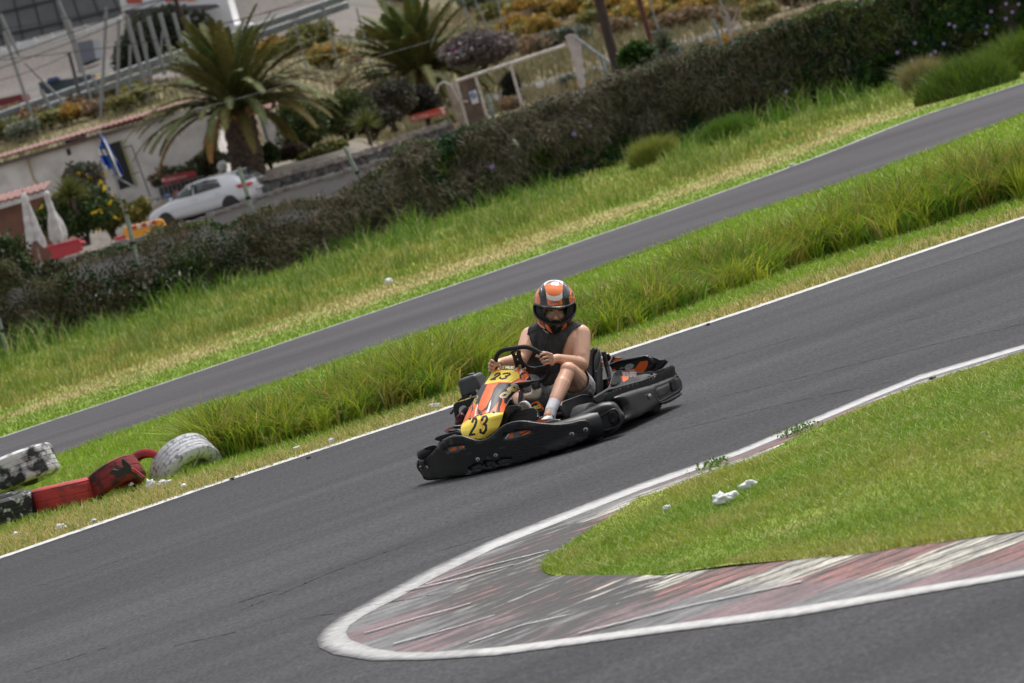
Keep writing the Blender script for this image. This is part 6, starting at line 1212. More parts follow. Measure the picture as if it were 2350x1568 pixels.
# ------------------------------------------------------------------ gate
m_gw = mat('gate_white', (.55, .52, .49), .7, (.30, .22, .18), 6, 8, lo=.5, hi=.75)
gt = thing('iron_gate', 'tall whitewashed pipe gate frame with a brown door sheet', 'gate', tuple(W(1120, 290, 187))); GD = 187
b = MB(); b.tube([W(1047, 187, GD), W(1092, 172, GD), W(1171, 146, GD), W(1298, 104, GD)], .075, 8); b.build('top_beam', m_gw, gt)
for a_, b_ in (((1047, 187), (1076, 297)), ((1090, 174), (1125, 296)), ((1171, 147), (1203, 262))): b = MB(); b.tube([W(*a_, GD), W(*b_, GD)], .065, 8); b.build('upright', m_gw, gt)
panel('door_sheet', [(1051, 187), (1088, 175), (1121, 291), (1080, 300)], 187.05, .05, mat('rust_sheet', (.12, .085, .065), .8, (.19, .14, .11), 2.5, 6), gt)
b = MB(); b.tube([W(*p, GD-.1) for p in ((1062, 233), (1074, 233))], .05, 8); b.build('latch', m_gw, gt)
ps = thing('parking_sign', 'white no-parking sign with blue round emblem on the brown gate door', 'sign', tuple(W(1087, 238, 186.9))); panel('board', [(1075.4, 212.5), (1092.3, 205.7), (1099, 235.5), (1084, 240)], 186.9, .04, m_wp, ps)
b = MB(); c = W(1085.5, 219.5, 186.86); b.lathe([(.001, 0), (.14, 0), (.14, .02), (.001, .02)], c, (0, -1, 0), 24, caps=False); b.build('disc', mat('sign_blue', (.08, .16, .42), .5), ps); b = MB(); b.tube([c+Vector((-.10, -.03, -.10)), c+Vector((.10, -.03, .10))], .015, 6); b.tube([W(1085, 231, 186.85), W(1094, 228, 186.85)], .012, 5); b.build('slash', m_wp, ps)
pl = thing('gate_pillar', 'pale plastered pillar at the right end of the gate beam', 'pillar', tuple(W(1335, 195, 150))); panel('shaft', [(1297, 84), (1305, 79), (1317, 78), (1329, 90), (1332, 96), (1343, 190), (1349, 215), (1332, 215), (1310, 120)], 150, .4, mat('pillar_plaster', (.50, .45, .41), .9, (.38, .33, .30), 3, 6, bump=.4), pl, True)
pl = thing('gate_pillar', 'pinkish stone pillar with arched ironwork left of the gate door', 'pillar', tuple(W(1060, 300, 188))); panel('shaft', [(1022, 196), (1036, 188), (1046, 196), (1076, 300), (1058, 306), (1036, 240)], 188.2, .4, mat('pink_stone', (.42, .36, .31), .9, (.30, .26, .22), 4), pl, True); b = MB(); b.tube([W(*p, 188) for p in ((1000, 215), (1006, 196), (1018, 188), (1034, 195), (1048, 220), (1052, 232))], .06, 6); b.build('arch', m_gw, pl)
b = MB()
t = thing('meter_box', 'small tan cabinet at the foot of the pink gate pillar', 'box', tuple(W(1050, 300, 186))); panel('cabinet', [(1034, 286), (1052, 281), (1060, 304), (1040, 310)], 186.2, .4, mat('tan_box', (.36, .29, .22), .8), t, True)
# ------------------------------------------------------------------ poles
m_wood = mat('pole_wood', (.032, .020, .016), .8, (.055, .034, .028), 4, 6, stretch=(6, 6, .4), bump=.4, bscale=12); m_rust = mat('rust_pole', (.13, .045, .030), .85, (.08, .035, .028), 5)
post('utility_pole', (1364, -40), (1419, 170), 112, .135, m_wood, 'thick dark brown wooden utility pole behind the hedge', 'pole'); post('utility_pole', (1458, -30), (1492, 88), 200, .12, m_rust, 'thinner reddish brown pole right of the thick one', 'pole')
FG2 = 'thin grey posts of the field fence'
for i, (a_, b_) in enumerate((((1486, -10), (1521, 95)), ((1648, -10), (1675, 62)), ((1087, -5), (1114, 55)), ((1140, -5), (1150, 40)), ((1062, -5), (1070, 30)))) : post('field_post', a_, b_, 205+i*8, .045, m_galv, 'thin grey post of the fence across the scrub field', 'post', FG2)
for a_, b_ in ((x4(715, 0), x4(762, 150)), (x4(933, -20), x4(958, 90)), (x4(1175, -10), x4(1200, 82)), (x4(510, 50), x4(552, 212)), (x4(115, 120), x4(176, 350)), (x4(295, 10), x4(366, 290)), (x4(1875, 165), x4(1897, 240))): post('field_post', a_, b_, 232, .05, m_galv, 'thin grey post of the fence across the scrub field', 'post', FG2)
# ------------------------------------------------------------------ field: road, shrubs, dry grass
rd = MB(); A_ = [G(*p, 0) for p in ((0, 0),)] if False else None
xsR = np.linspace(1, 15, 30); V = []
for x in xsR:
    y0 = 203+.12*x; 
    for y in (y0, y0+4, y0+8): V.append((x, y, tz(x, y)+.05))
rd.add(V, [(3*i+k, 3*i+3+k, 3*i+4+k, 3*i+1+k) for i in range(29) for k in range(2)]); o = rd.build('service_road', asphalt('old_asphalt', (.13, .125, .125), (.17, .165, .165), .3)); o['kind'] = 'structure'
for p in o.data.polygons:
    if p.normal.z < 0: p.flip()
protos = []
SC = [([(.44, .28, .06), (.34, .25, .05), (.38, .20, .06), (.20, .19, .06)], 'golden flowering scrub bush in the dry field'), ([(.20, .20, .07), (.28, .24, .08), (.14, .15, .06)], 'olive green scrub bush in the dry field'), ([(.26, .19, .12), (.30, .20, .12), (.18, .14, .10)], 'dry brown scrub bush in the field'), ([(.22, .24, .18), (.17, .19, .14)], 'grey-green scrub bush in the dry field')]
for cols, lb in SC:
    for k in range(2): protos.append((bush('scrub_bush', (400+len(protos)*5, 330, 0), 1.0, 1.3, lb, 'bush', cols, n=1500, size=.17, group=lb.replace('bush', 'bushes'), k=10), len(protos)//2))
def place(pi, x, y, s):
    r0 = protos[pi][0]; c = copy_tree(r0); c.location = (x, y, tz(x, y)-.1); c.scale = (s*rnd.uniform(.9, 1.3), s, s*rnd.uniform(.8, 1.1)); c.rotation_euler = (0, 0, rnd.uniform(-.3, .3)); return c
def terr(x, y):      # first hit of the sight line with the terrain
    d = ray(x, y); D = 192.
    while D < 460:
        p = W(x, y, D)
        if p.z < tz(p.x, D): return p
        D += 2
    return None
cl = [(x4(*p), k, s) for p, k, s in (((1560, 120), 0, 1.2), ((1700, 90), 0, 1.), ((1820, 110), 0, 1.), ((1500, 200), 0, .9), ((1610, 250), 0, 1.1), ((1700, 230), 0, 1.1), ((1920, 90), 0, 1.), ((2080, 110), 0, 1.3), ((2000, 170), 1, 1.), ((2240, 110), 0, 1.1), ((1380, 130), 1, 1.), ((260, 300), 1, 1.3), ((400, 50), 0, 1.3), ((560, 90), 2, 1.4), ((430, 250), 2, 1.2), ((340, 420), 0, 1.1), ((180, 270), 2, 1.), ((60, 260), 0, 1.1), ((1650, 340), 2, 1.1), ((1750, 310), 3, 1.), ((1900, 270), 3, 1.), ((2150, 230), 2, 1.), ((650, 250), 1, 1.1), ((820, 20), 2, 1.6), ((1300, 60), 3, 1.5))]
cl += [(x5(*p), k, s) for p, k, s in (((60, 90), 1, 1.2), ((180, 80), 0, 1.1), ((240, 130), 0, 1.1), ((330, 120), 0, 1.2), ((420, 60), 0, 1.), ((480, 100), 0, 1.1), ((560, 60), 0, 1.), ((640, 40), 0, 1.1), ((740, 30), 0, 1.2), ((830, 20), 0, 1.), ((900, 30), 0, 1.), ((380, 180), 2, 1.), ((500, 150), 2, 1.), ((600, 120), 2, 1.), ((130, 180), 3, 1.), ((900, 110), 1, 1.), ((1100, 30), 2, 1.2), ((1200, 0), 1, 1.2), ((700, 130), 2, .9), ((280, 20), 3, 1.6), ((420, -10), 3, 1.6))]
cl += [(x2(*p), k, s) for p, k, s in (((800, 860), 0, 1.2), ((960, 830), 0, 1.2), ((1140, 800), 0, 1.), ((1200, 900), 1, 1.2), ((600, 1060), 0, 1.1), ((430, 1110), 1, 1.1), ((230, 1180), 3, 1.1), ((60, 1220), 1, 1.2), ((700, 950), 2, 1.), ((1060, 960), 1, 1.), ((850, 1000), 2, 1.), ((130, 1100), 2, 1.2), ((2250, 420), 0, 1.3), ((2320, 500), 0, 1.2), ((1500, 620), 2, 1.), ((330, 1060), 2, 1.))]
used_ = set()
for (x, y), k, s in cl:
    p = terr(x, y+6)
    if p is None or p.y > 425 or (p.x < -4 and p.y > 252): continue
    pi = 2*k+rnd.randint(0, 1); s *= 1.0+(p.y-230)/260
    if pi not in used_: used_.add(pi); c = protos[pi][0]; c.location = (p.x, p.y, tz(p.x, p.y)-.1); c.scale = (s, s, s)
    else: place(pi, p.x, p.y, s)
for i in range(70):
    x = rnd.uniform(200, 2100); y = rnd.uniform(-30, 330); p = terr(x, y)
    if p is None or p.y > 420 or (p.x < -3 and p.y > 250) or (abs(p.y-(207+.12*p.x)) < 7 and p.x > 0): continue
    pi = rnd.choice((2, 3, 4, 5, 4, 5, 6, 7, 0, 1)); s = rnd.uniform(.35, .8)*(1+(p.y-230)/260)
    if pi not in used_: used_.add(pi); c = protos[pi][0]; c.location = (p.x, p.y, tz(p.x, p.y)-.1); c.scale = (s, s, s)
    else: place(pi, p.x, p.y, s)
for i, (r0, k) in enumerate(protos):
    if i not in used_:
        for ch in list(r0.children): bpy.data.objects.remove(ch)
        bpy.data.objects.remove(r0)
n = 120000; fx = rs.uniform(-45, 60, n); fy = 192+rs.uniform(0, 1, n)**1.3*210; ok = ((abs(fy-(207+.12*fx)) > 4.2) | (fx < 0)) & ((fy < 254) | (fx > -3+(fy-250)*.004)); fx, fy = fx[ok], fy[ok]; n = len(fx); nn_ = fbm(fx, fy, .25, 91)
C = mixc(np.tile(np.array((.25, .205, .125)), (n, 1)), np.tile(np.array((.15, .14, .07)), (n, 1)), np.clip((nn_-.3)*2.5, 0, 1))
blades('dry_field_grass', np.stack([fx, fy, TZ(fx, fy)-.05], 1), rs.uniform(.25, .95, n)*(.4+nn_), .06, rs.uniform(.1, .8, n), cvar(C, n))['kind'] = 'stuff'
# ------------------------------------------------------------------ garden shrubs near the buildings
GR1 = [(.060, .085, .025), (.040, .065, .022), (.095, .115, .032)]; GRY_ = [(.13, .14, .035), (.08, .10, .03), (.17, .13, .05)]
def gb(px_, py_, D, r, h, lab, cols, n=4000, size=.12, **k):
    p = W(px_, py_, D); return bush('shrub', (p.x, D, p.z), r, h, lab, 'bush', cols, n=n, size=size, **k)
gb(196, 560, 137, 1.45, 1.9, 'large green bush with scattered yellow flowers behind the parasols', [(.050, .085, .022), (.035, .06, .02), (.08, .10, .03)], n=12000, size=.11, k=16, flowers=36, fcol=(.80, .56, .02))
gb(262, 545, 140, .8, 1.5, 'green and yellow flowering bush below the flag', [(.06, .09, .025), (.10, .10, .03)], n=5000, flowers=16, fcol=(.75, .52, .02)); gb(212, 470, 150, .9, 1.6, 'greyish bush with yellow blossoms at the whitewashed wall', [(.12, .11, .09), (.07, .08, .05)], n=4000, flowers=9, fcol=(.78, .55, .02))
gb(318, 520, 138, .6, .9, 'low golden green bush above the yellow barrier', [(.20, .17, .03), (.12, .12, .03)], n=2500)
gb(712, 365, 180, 1.3, 2.7, 'leafy green tree with pale gaps between the two palms', GR1, n=9000, k=14); gb(800, 335, 186, 1.6, 2.6, 'mid green shrub left of the second palm', GRY_+GR1, n=8000, k=12); gb(905, 300, 190, 1.7, 2.3, 'dark brown-green thicket under the second palm', [(.07, .055, .045), (.045, .045, .03), (.06, .06, .03)], n=9000, k=12); gb(860, 318, 184, 1.2, 1.5, 'dark thicket left of the red sign board', [(.055, .045, .038), (.04, .045, .025)], n=5000); gb(985, 290, 193, 1.0, 2., 'dark thicket behind the red sign board', [(.04, .038, .03), (.03, .03, .025)], n=5000)
gb(622, 385, 172, .7, 1.0, 'small bright green shrub right of the big palm trunk', [(.07, .11, .02), (.05, .08, .02)], n=3000); gb(745, 362, 172, 1.1, .55, 'low clipped yellow-green shrub above the stone wall', [(.13, .135, .025), (.09, .10, .025)], n=3500); gb(675, 372, 173, .7, .8, 'low brown shrub above the stone wall', [(.13, .09, .07), (.08, .06, .045)], n=2500)
gb(475, 415, 174, 1.2, 1.2, 'dark shrub behind the roof of the white car', [(.04, .045, .03), (.06, .07, .03)], n=5000); gb(395, 435, 174, .8, 1.0, 'potted reddish shrub beside the gas cage', [(.10, .055, .035), (.05, .06, .03)], n=2500)
gb(12, 640, 118, .9, .9, 'yellow-green shrub below the brown wall at the left edge', [(.13, .14, .03), (.08, .09, .03)], n=4000); gb(-5, 720, 76, .9, 1.5, 'dark green bush overhanging the left frame edge', [(.05, .07, .025), (.03, .05, .02)], n=7000, size=.07); gb(135, 700, 77, .35, .9, 'wispy weed bush before the grey wall left of the first post', [(.06, .07, .03), (.05, .05, .03)], n=1600, size=.06)
gb(1112, 165, 196, 2.0, 1.9, 'bare twiggy bougainvillea arching over the gate beam', [(.20, .17, .165), (.15, .125, .12), (.11, .09, .09)], n=9000, size=.16, k=20, flowers=5, fcol=(.22, .01, .16)); gb(1070, 195, 188.5, .35, .35, 'magenta blossom cluster on the gate corner', [(.30, .01, .22), (.16, .01, .12)], n=500, size=.09, stem=False)
gb(1185, 240, 195, .5, 1.5, 'dark creeper hanging behind the middle gate upright', [(.035, .045, .03), (.05, .05, .035)], n=2500)
gb(1470, 158, 107, .42, .62, 'spiky bright green shrub behind the hedge by the pole', [(.05, .10, .02), (.035, .075, .015)], n=4000, size=.16); gb(1530, 150, 110, .45, .6, 'grey-green feathery shrub behind the hedge', [(.13, .16, .13), (.10, .12, .09)], n=2500, size=.12)
# yuccas
def yucca(px_, py_, D, h, r, lab, col, n=160):
    p = W(px_, py_, D); t = thing('yucca', lab, 'plant', tuple(p)); top = p+Vector((0, 0, h)); b = MB(); b.tube([p, top], [.09, .07], 8); b.build('stem', m_bark, t)
    th = rs.uniform(0, 6.28, n); el = rs.uniform(-.4, 1.4, n); d = np.stack([np.cos(th)*np.cos(el), np.sin(th)*np.cos(el), np.sin(el)], 1); P = np.array(top)[None]+d*.05; tip = P+d*r*rs.uniform(.7, 1.1, n)[:, None]; sd_ = np.cross(d, rs.normal(size=(n, 3))); sd_ /= np.linalg.norm(sd_, axis=1)[:, None]; sd_ *= .03
    V = np.stack([P-sd_, P+sd_, tip], 1).reshape(-1, 3); q = np.arange(n)*3; npmesh('leaf_rosette', V, np.stack([q, q+1, q+2], 1), m_leaf, np.repeat(cvar(np.tile(np.array(col), (n, 1)), n), 3, 0), t)
yucca(178, 500, 136, .75, .75, 'yellow-green yucca rising above the flowering bush', (.14, .15, .04), 260); yucca(1532, 138, 106, .35, .42, 'small spiky yucca standing above the hedge', (.09, .11, .06), 120)
yucca(852, 335, 178, .9, .9, 'yucca with yellowish leaves above the stone wall', (.13, .15, .04), 220)
# bare pale shrub behind the hedge
p0 = W(1672, 68, 100); t = thing('bare_shrub', 'bare pale branching shrub behind the hedge', 'shrub', (p0.x, 100, .2)); b = MB(); b.tube([(p0.x, 100, 0), p0], [.05, .035], 6)
for q in ((1650, 30), (1668, 25), (1692, 18), (1700, 45), (1655, 5), (1690, 60)): b.tube([p0, p0.lerp(W(*q, 100), .5)+Vector((.06, 0, .03)), W(*q, 100)], [.03, .02, .008], 6)
b.build('branches', mat('pale_bark', (.36, .31, .29), .9), t)
# ------------------------------------------------------------------ far left: guard rails, sheds, tree, white building, billboard, cables
gr = thing('guard_rail', 'double steel guard rail along the embankment road', 'guard rail', tuple(W(200, 230, 250)))
for y0 in (0, 20):
    b = MB(); V = []
    P0, P1 = W(-60, 285+y0, 246), W(800, -9+y0, 246) 
    for k in range(61):
        c = P0.lerp(P1, k/60); 
        for dz, dy in ((.21, 0), (.13, -.06), (.05, -.06), (0, 0), (-.05, -.06), (-.13, -.06), (-.21, 0)): V.append((c.x, c.y+dy, c.z+dz))
    b.add(V, [(7*i+j, 7*i+j+1, 7*i+8+j, 7*i+7+j) for i in range(60) for j in range(6)]); b.build('rail', m_galv, gr, solid=.01)
for a_, b_ in ((x2(40, 960), x2(60, 1080)), (x2(190, 930), x2(235, 1100)), (x2(400, 860), x2(430, 1010)), (x2(605, 785), x2(650, 920)), (x2(830, 700), x2(870, 850)), (x2(1045, 640), x2(1090, 780)), (x2(1500, 480), x2(1540, 620)), (x2(2105, 245), x2(2140, 370)), (x4(130, 80), x4(160, 170)), (x4(290, 20), x4(310, 110))): b = MB(); b.tube([W(*a_, 246.15), W(*b_, 246.15)], .09, 6); b.build('rail_post', mat('rail_post', (.13, .13, .14), .7), gr)
wallrun('kerb_wall', [(-60, 331), (40, 302), (180, 256), (330, 208)], 245, .3, m_conc, 'pale low concrete kerb wall under the guard rail', 'wall', z0=5.0)
def fb_(name, P, D, dep, m, lab, cat): t = thing(name, lab, cat, tuple(W(*P[-1], D))); b = MB(); facade(b, P, D, dep); b.build('shell', m, t, smooth=False); return t
X2 = lambda *L: [x2(*p) for p in L]
t = fb_('shed', X2((325, 705), (620, 670), (770, 635), (790, 700), (400, 805), (350, 780)), 330, 8, mat('shed_blue', (.075, .095, .11), .8), 'long dark blue-grey shed roof behind the guard rail', 'shed'); t = fb_('tarpaulin', X2((400, 675), (480, 655), (500, 665), (480, 690), (415, 705)), 329, 2, mat('tarp_blue', (.06, .09, .22), .8), 'small blue cover on top of the shed', 'cover')
t = fb_('shed', X2((-30, 850), (180, 805), (195, 860), (-20, 910)), 300, 6, mat('shed_red', (.18, .03, .035), .8), 'dark red shed behind the guard rail at the left edge', 'shed')
t = fb_('container', X2((610, 370), (790, 340), (820, 500), (680, 560)), 420, 8, mat('panel_blue', (.17, .19, .22), .8), 'pale blue-grey panel building on the hillside', 'building')
wh = thing('far_building', 'bright white building with red panels above a dark flat canopy', 'building', tuple(W(450, 110, 345)))
xb = lambda *p: (229.5+p[0]*.14650, p[1]*.14650)
XB = lambda *L: [xb(*p) for p in L]
b = MB(); facade(b, XB((285, -120), (1960, -150), (2000, 0), (2112, 400), (2320, 335), (2360, 430), (1500, 750), (1380, 400), (400, 180), (330, 60)), 345, 12); b.build('wall', mat('bright_white', (.78, .78, .80), .8), wh, smooth=False)
b = MB(); b.prism([W(*p, 340) for p in XB((380, 160), (900, 115), (1830, 66), (1835, 95), (1520, 185), (1200, 200), (700, 225), (420, 290))], (0, 4.5, 0)); b.build('canopy', mat('canopy_dark', (.11, .10, .11), .8), wh, smooth=False)
for P, c_ in ((((395, -60), (640, -60), (668, 45), (425, 60)), (.50, .09, .06)), (((1000, -60), (1330, -60), (1350, 5), (1020, 30)), (.50, .09, .06)), (((1350, -60), (1550, -60), (1500, 5), (1370, 25)), (.72, .24, .08))): b = MB(); b.prism([W(*p, 344.9) for p in XB(*P)], (0, .05, 0)); b.build('sign_panel', mat('panel_paint', c_, .6), wh, smooth=False)
b = MB(); facade(b, XB((60, 1180), (420, 1060), (430, 1130), (0, 1260)), 330, 3); b.build('base_wall', mat('cream_wall', (.50, .47, .42), .9), wh, smooth=False)
t = fb_('white_sign', XB((120, 985), (270, 925), (280, 960), (200, 1010), (215, 1080), (160, 1100)), 320, .2, m_wp, 'bent white board on the hillside left of the dark tree', 'board')
# dark tree
tp = W(395, 150, 310); t = thing('dark_tree', 'wide dark green tree in front of the bright white building', 'tree', (tp.x, 310, tp.z)); B = []
for q, r_ in (((380, 55), 1.6), ((345, 90), 1.6), ((410, 80), 1.9), ((370, 120), 1.6), ((300, 110), 1.3), ((440, 60), 1.4), ((455, 85), 1.2), ((320, 60), 1.1), ((400, 45), 1.2), ((290, 140), 1.1), ((430, 110), 1.3), ((340, 145), 1.1), ((465, 62), .9)): c = W(*q, 310); B.append((c.x, 310+rnd.uniform(-1, 1), c.z, r_, r_, r_*.85))
P, ids = leafpts(26000, B, .5); leaves('crown', P, .22, pick([(.045, .056, .036), (.058, .070, .040), (.034, .042, .030)], ids, 26000), m_leaf, t); b = MB(); b.tube([(tp.x, 310, tp.z-2), W(380, 110, 310)], [.35, .2], 8); b.build('trunk', m_bark, t)  # crown greens lifted in place of distance haze
# billboard seen from behind
bl = thing('billboard', 'huge dark grey panelled billboard on slanting steel struts', 'billboard', tuple(W(150, 300, 300)))
xa = lambda *p: (p[0]*.13427, p[1]*.13427); XA = lambda *L: [xa(*p) for p in L]
b = MB(); b.prism([W(*p, 335) for p in XA((-300, -300), (1960, -300), (2040, 0), (2080, 200), (2000, 290), (1500, 420), (1000, 530), (300, 720), (0, 800), (-300, 860))], (0, .4, 0)); b.build('panel', mat('billboard_hazy_grey', (.13, .135, .14), .7, (.16, .165, .17), .5, 3), bl, smooth=False)  # panel grey raised to stand in for distance haze
b = MB()
for P in (((-300, 300), (0, 225), (960, -10)), ((-300, 690), (0, 620), (1100, 375), (2040, 150)), ): b.tube([W(*xa(*p), 334.9) for p in P], .10, 6)
for x in range(-100, 2100, 330): b.tube([W(*xa(x-60, -250), 334.92), W(*xa(x+170, 760-x*.30), 334.92)], .05, 5)
b.build('frame', mat('billboard_seam', (.045, .045, .05), .8), bl)
pw = thing('parapet', 'white parapet wall with short posts under the billboard', 'wall', tuple(W(100, 120, 330))); b = MB(); b.prism([W(*p, 330) for p in XA((-100, 850), (0, 810), (120, 850), (300, 740), (1150, 545), (2050, 285), (2080, 330), (1500, 530), (900, 700), (200, 900), (0, 960), (-100, 990))], (0, .5, 0)); b.build('wall', m_wp, pw, smooth=False)
for x, y in ((20, 800), (310, 715), (600, 640), (890, 570), (1185, 500), (1475, 425)): b = MB(); b.tube([W(*xa(x-10, y), 329.8), W(*xa(x+15, y+130), 329.8)], .12, 6); b.build('parapet_post', m_wp, pw)
m_strut = mat('strut_grey', (.26, .265, .28), .5, metal=.2)
for i, (a_, b_, r_) in enumerate((((910, 60), (858, 1085), .055), ((1015, 170), (1003, 1045), .06), ((1112, 380), (1105, 1010), .05), ((1075, 130), (1310, 960), .085), ((1185, 190), (1310, 760), .07), ((1265, 140), (1410, 640), .08), ((1365, 110), (1505, 620), .08), ((1480, 110), (1650, 700), .07), ((1595, 130), (1685, 460), .07), ((1392, 260), (1365, 520), .04), ((1245, 360), (1262, 640), .05), ((0, 120), (165, 480), .06), ((30, 270), (355, 1235), .06), ((0, 1040), (72, 1310), .06), ((350, 770), (565, 1185), .07), ((215, 540), (775, 1110), .045), ((495, 0), (610, 270), .06), ((535, 130), (605, 330), .06), ((590, 170), (835, 1060), .05), ((560, 150), (690, 630), .05), ((800, 680), (965, 1055), .07), ((710, 880), (790, 1090), .03), ((90, 380), (60, 250), .04))): b = MB(); b.tube([W(*x2(*a_), 238+i*.4), W(*x2(*b_), 238+i*.4)], r_*1.6, 8); b.build('strut', m_strut, bl)
post('utility_pole', x2(1488, -30), x2(1665, 440), 236, .13, m_wood, 'slanting dark wooden pole before the white building', 'pole'); post('utility_pole', x2(590, 450), x2(662, 740), 246, .11, bpy.data.materials['rail_dark'], 'short black pole standing behind the guard rail', 'pole')
m_cab = mat('cable', (.03, .03, .035), .7)
for P, D, r_, lb in (([(-40, 75), (0, 69), (134, 46), (275, 17), (316, 12), (380, -6)], 236, .022, 'uppermost black cable crossing the billboard'), ([(-40, 146), (0, 134), (121, 91), (242, 47), (316, 15), (376, -2)], 236, .03, 'thick black cable sagging along the white parapet'), ([(-40, 170), (0, 157), (94, 123), (175, 93), (268, 54), (330, 22), (380, -2)], 236, .026, 'black cable running below the white parapet'), ([(-40, 142), (0, 138), (158, 121), (316, 101), (430, 78), (520, 55), (640, 20), (700, 0)], 236, .024, 'black cable crossing the dark tree'), ([(-40, 195), (60, 168), (150, 130), (158, 121)], 240, .018, 'thin cable ending at the short black pole'), ([(140, 325), (336, 282), (631, 204), (860, 132), (1085, 66), (1253, 8), (1330, -20)], 122, .008, 'thin pale cable crossing in front of both palms'), ([(470, 62), (560, 42), (700, 8), (740, -5)], 236, .018, 'thin cable right of the dark tree')):
    t = thing('power_cable', lb, 'cable', tuple(W(*P[0], D))); b = MB(); b.tube([W(*p, D) for p in smoothpoly(P, 1, False)], r_, 6); b.build('wire', m_cab if D != 122 else m_conc, t)
# ------------------------------------------------------------------ tyres on the verge
def tyremat(name, base, paint, lo, sc=5): return mat(name, base, .75, paint, sc, 9, lo=lo, hi=lo+.13, bump=.5, bscale=40, bdist=.01)
def tyre(at, ax, R_, wd, m, label, group='old painted tyres on the verge', arc=None, grooves=5, hole=.58, name='tyre'):
    t = thing(name, label, 'tyre', tuple(at), group); ax = Vector(ax).normalized(); u = ax.orthogonal().normalized() if abs(ax.z) < .9 else Vector((1, 0, 0)); u = (u-ax*u.dot(ax)).normalized(); v = ax.cross(u); h = wd/2
    pr_ = [(hole, -h*.75), (hole+.08, -h*.98), (.80, -h*1.04), (.93, -h*.97), (.985, -h*.84)]+[q for g in range(grooves) for q in ((1.0, -h*.80+g*wd*.8/grooves), (1.0, -h*.80+(g+.80)*wd*.8/grooves), (.982, -h*.80+(g+.84)*wd*.8/grooves), (.982, -h*.80+(g+.97)*wd*.8/grooves))]+[(.985, h*.84), (.93, h*.97), (.80, h*1.04), (hole+.08, h*.98), (hole, h*.75), (hole+.03, h*.70), (.90, h*.8), (.94, 0), (.90, -h*.8), (hole+.03, -h*.70), (hole, -h*.75)]
    n = 90; V = []; a0, a1 = arc or (0, 360); steps = n
    for i in range(steps+1):
        a = math.radians(a0+(a1-a0)*i/steps)
        for r, z in pr_:
            rr_ = r; 
            if r == 1. and (i % 3 == 0): rr_ = .990
            V.append(Vector(at)+(u*math.cos(a)+v*math.sin(a))*R_*rr_+ax*z)
    k = len(pr_); b = MB(); b.add(V, [(i*k+j, i*k+j+1, (i+1)*k+j+1, (i+1)*k+j) for i in range(steps) for j in range(k-1)]); b.build('casing', m, t); return t
def gp(x, y, z=0): p = G(x, y, z); return p
c = gp(-2, 1216); tyre(c+Vector((0, .30, .11)), (.02, -.02, 1), .31, .24, tyremat('tyre_black_worn', (.012, .012, .013), (.50, .50, .50), .56, 18), 'black tyre with flaking white paint at the bottom of the stack')
c2_ = gp(52, 1180); tyre(Vector((c2_.x+.04, c2_.y+.12, .35)), (-.12, .13, 1), .345, .26, tyremat('tyre_white_black', (.022, .022, .024), (.58, .57, .58), .43, 9), 'white and black mottled tyre on top of the stack'); 
c = gp(150, 1172); tyre(c+Vector((0, .30, .10)), (.05, .06, 1), .285, .20, tyremat('tyre_red', (.42, .035, .038), (.20, .03, .032), .50, 9), 'red painted tyre lying flat beside the stack', grooves=2)
c = gp(262, 1140); tt0 = tyre(c+Vector((.0, .30, .10)), (-.30, .30, .90), .26, .20, tyremat('tyre_red_dark', (.20, .014, .018), (.035, .010, .012), .50, 9), 'torn dark red tyre with a black rubber flap sticking up', grooves=2)
panel('rubber_flap', [c8_ for c8_ in [(.21*x, 1004+.21*y) for x, y in ((1195, 380), (1230, 350), (1290, 360), (1350, 320), (1330, 290), (1330, 240), (1345, 232), (1400, 280), (1445, 330), (1470, 380), (1560, 450), (1500, 440), (1440, 400), (1320, 410), (1210, 410))]], c.y-.12, .03, m_dark, tt0)
panel('rubber_flap', [(.21*x, 1004+.21*y) for x, y in ((1430, 330), (1470, 345), (1580, 430), (1570, 440), (1440, 370))], c.y-.15, .03, bpy.data.materials['tyre_red'], tt0)
c = gp(338, 1100); tyre(c+Vector((-.0, .16, .05)), (-.15, -.95, .30), .19, .12, bpy.data.materials['tyre_red_dark'] if False else tyremat('tyre_crimson', (.40, .028, .04), (.26, .03, .04), .5, 4), 'crimson tyre standing half buried behind the torn one', grooves=1, hole=.66)
c = gp(420, 1085); tyre(c+Vector((.02, .12, .01)), (-.42, .62, .62), .30, .24, tyremat('tyre_whitewash', (.22, .22, .24), (.52, .52, .56), .36, 26), 'whitewashed tyre tilted in the grass at the end of the tufts')
# ------------------------------------------------------------------ litter
m_fluff = mat('white_litter', (.72, .72, .74), .9, bump=.8, bscale=30)
def scrap(px_, py_, r, lab, z=.03, flat=.6, m=None, nm='litter', grp=None):
    p = G(px_, py_, z); t = MB(); rr = np.random.RandomState(int(px_*7+py_)); n = 14; V = []; F = []
    bm = bmesh.new(); bmesh.ops.create_icosphere(bm, subdivisions=3, radius=r)
    for v in bm.verts: k = 1+.9*mnoise.noise(v.co*1.6/r+Vector((px_, py_, 0)))+.55*mnoise.noise(v.co*4/r); v.co = Vector((v.co.x*k*1.2, v.co.y*k, v.co.z*k*flat))
    me = bpy.data.meshes.new(nm); bm.to_mesh(me); bm.free(); o = bpy.data.objects.new(nm, me); COL.objects.link(o); me.materials.append(m or m_fluff); o.location = p; tag(o, lab, 'litter' if m is None else 'debris', grp); me.polygons.foreach_set('use_smooth', [True]*len(me.polygons)); return o
scrap(1655, 1145, .036, 'larger white cotton-like lump on the island grass', .11, .8); scrap(1674, 1138, .03, 'white tuft touching the larger lump on the island grass', .11); scrap(1716, 1114, .028, 'smaller white lump upper right of the larger one', .11, .7)
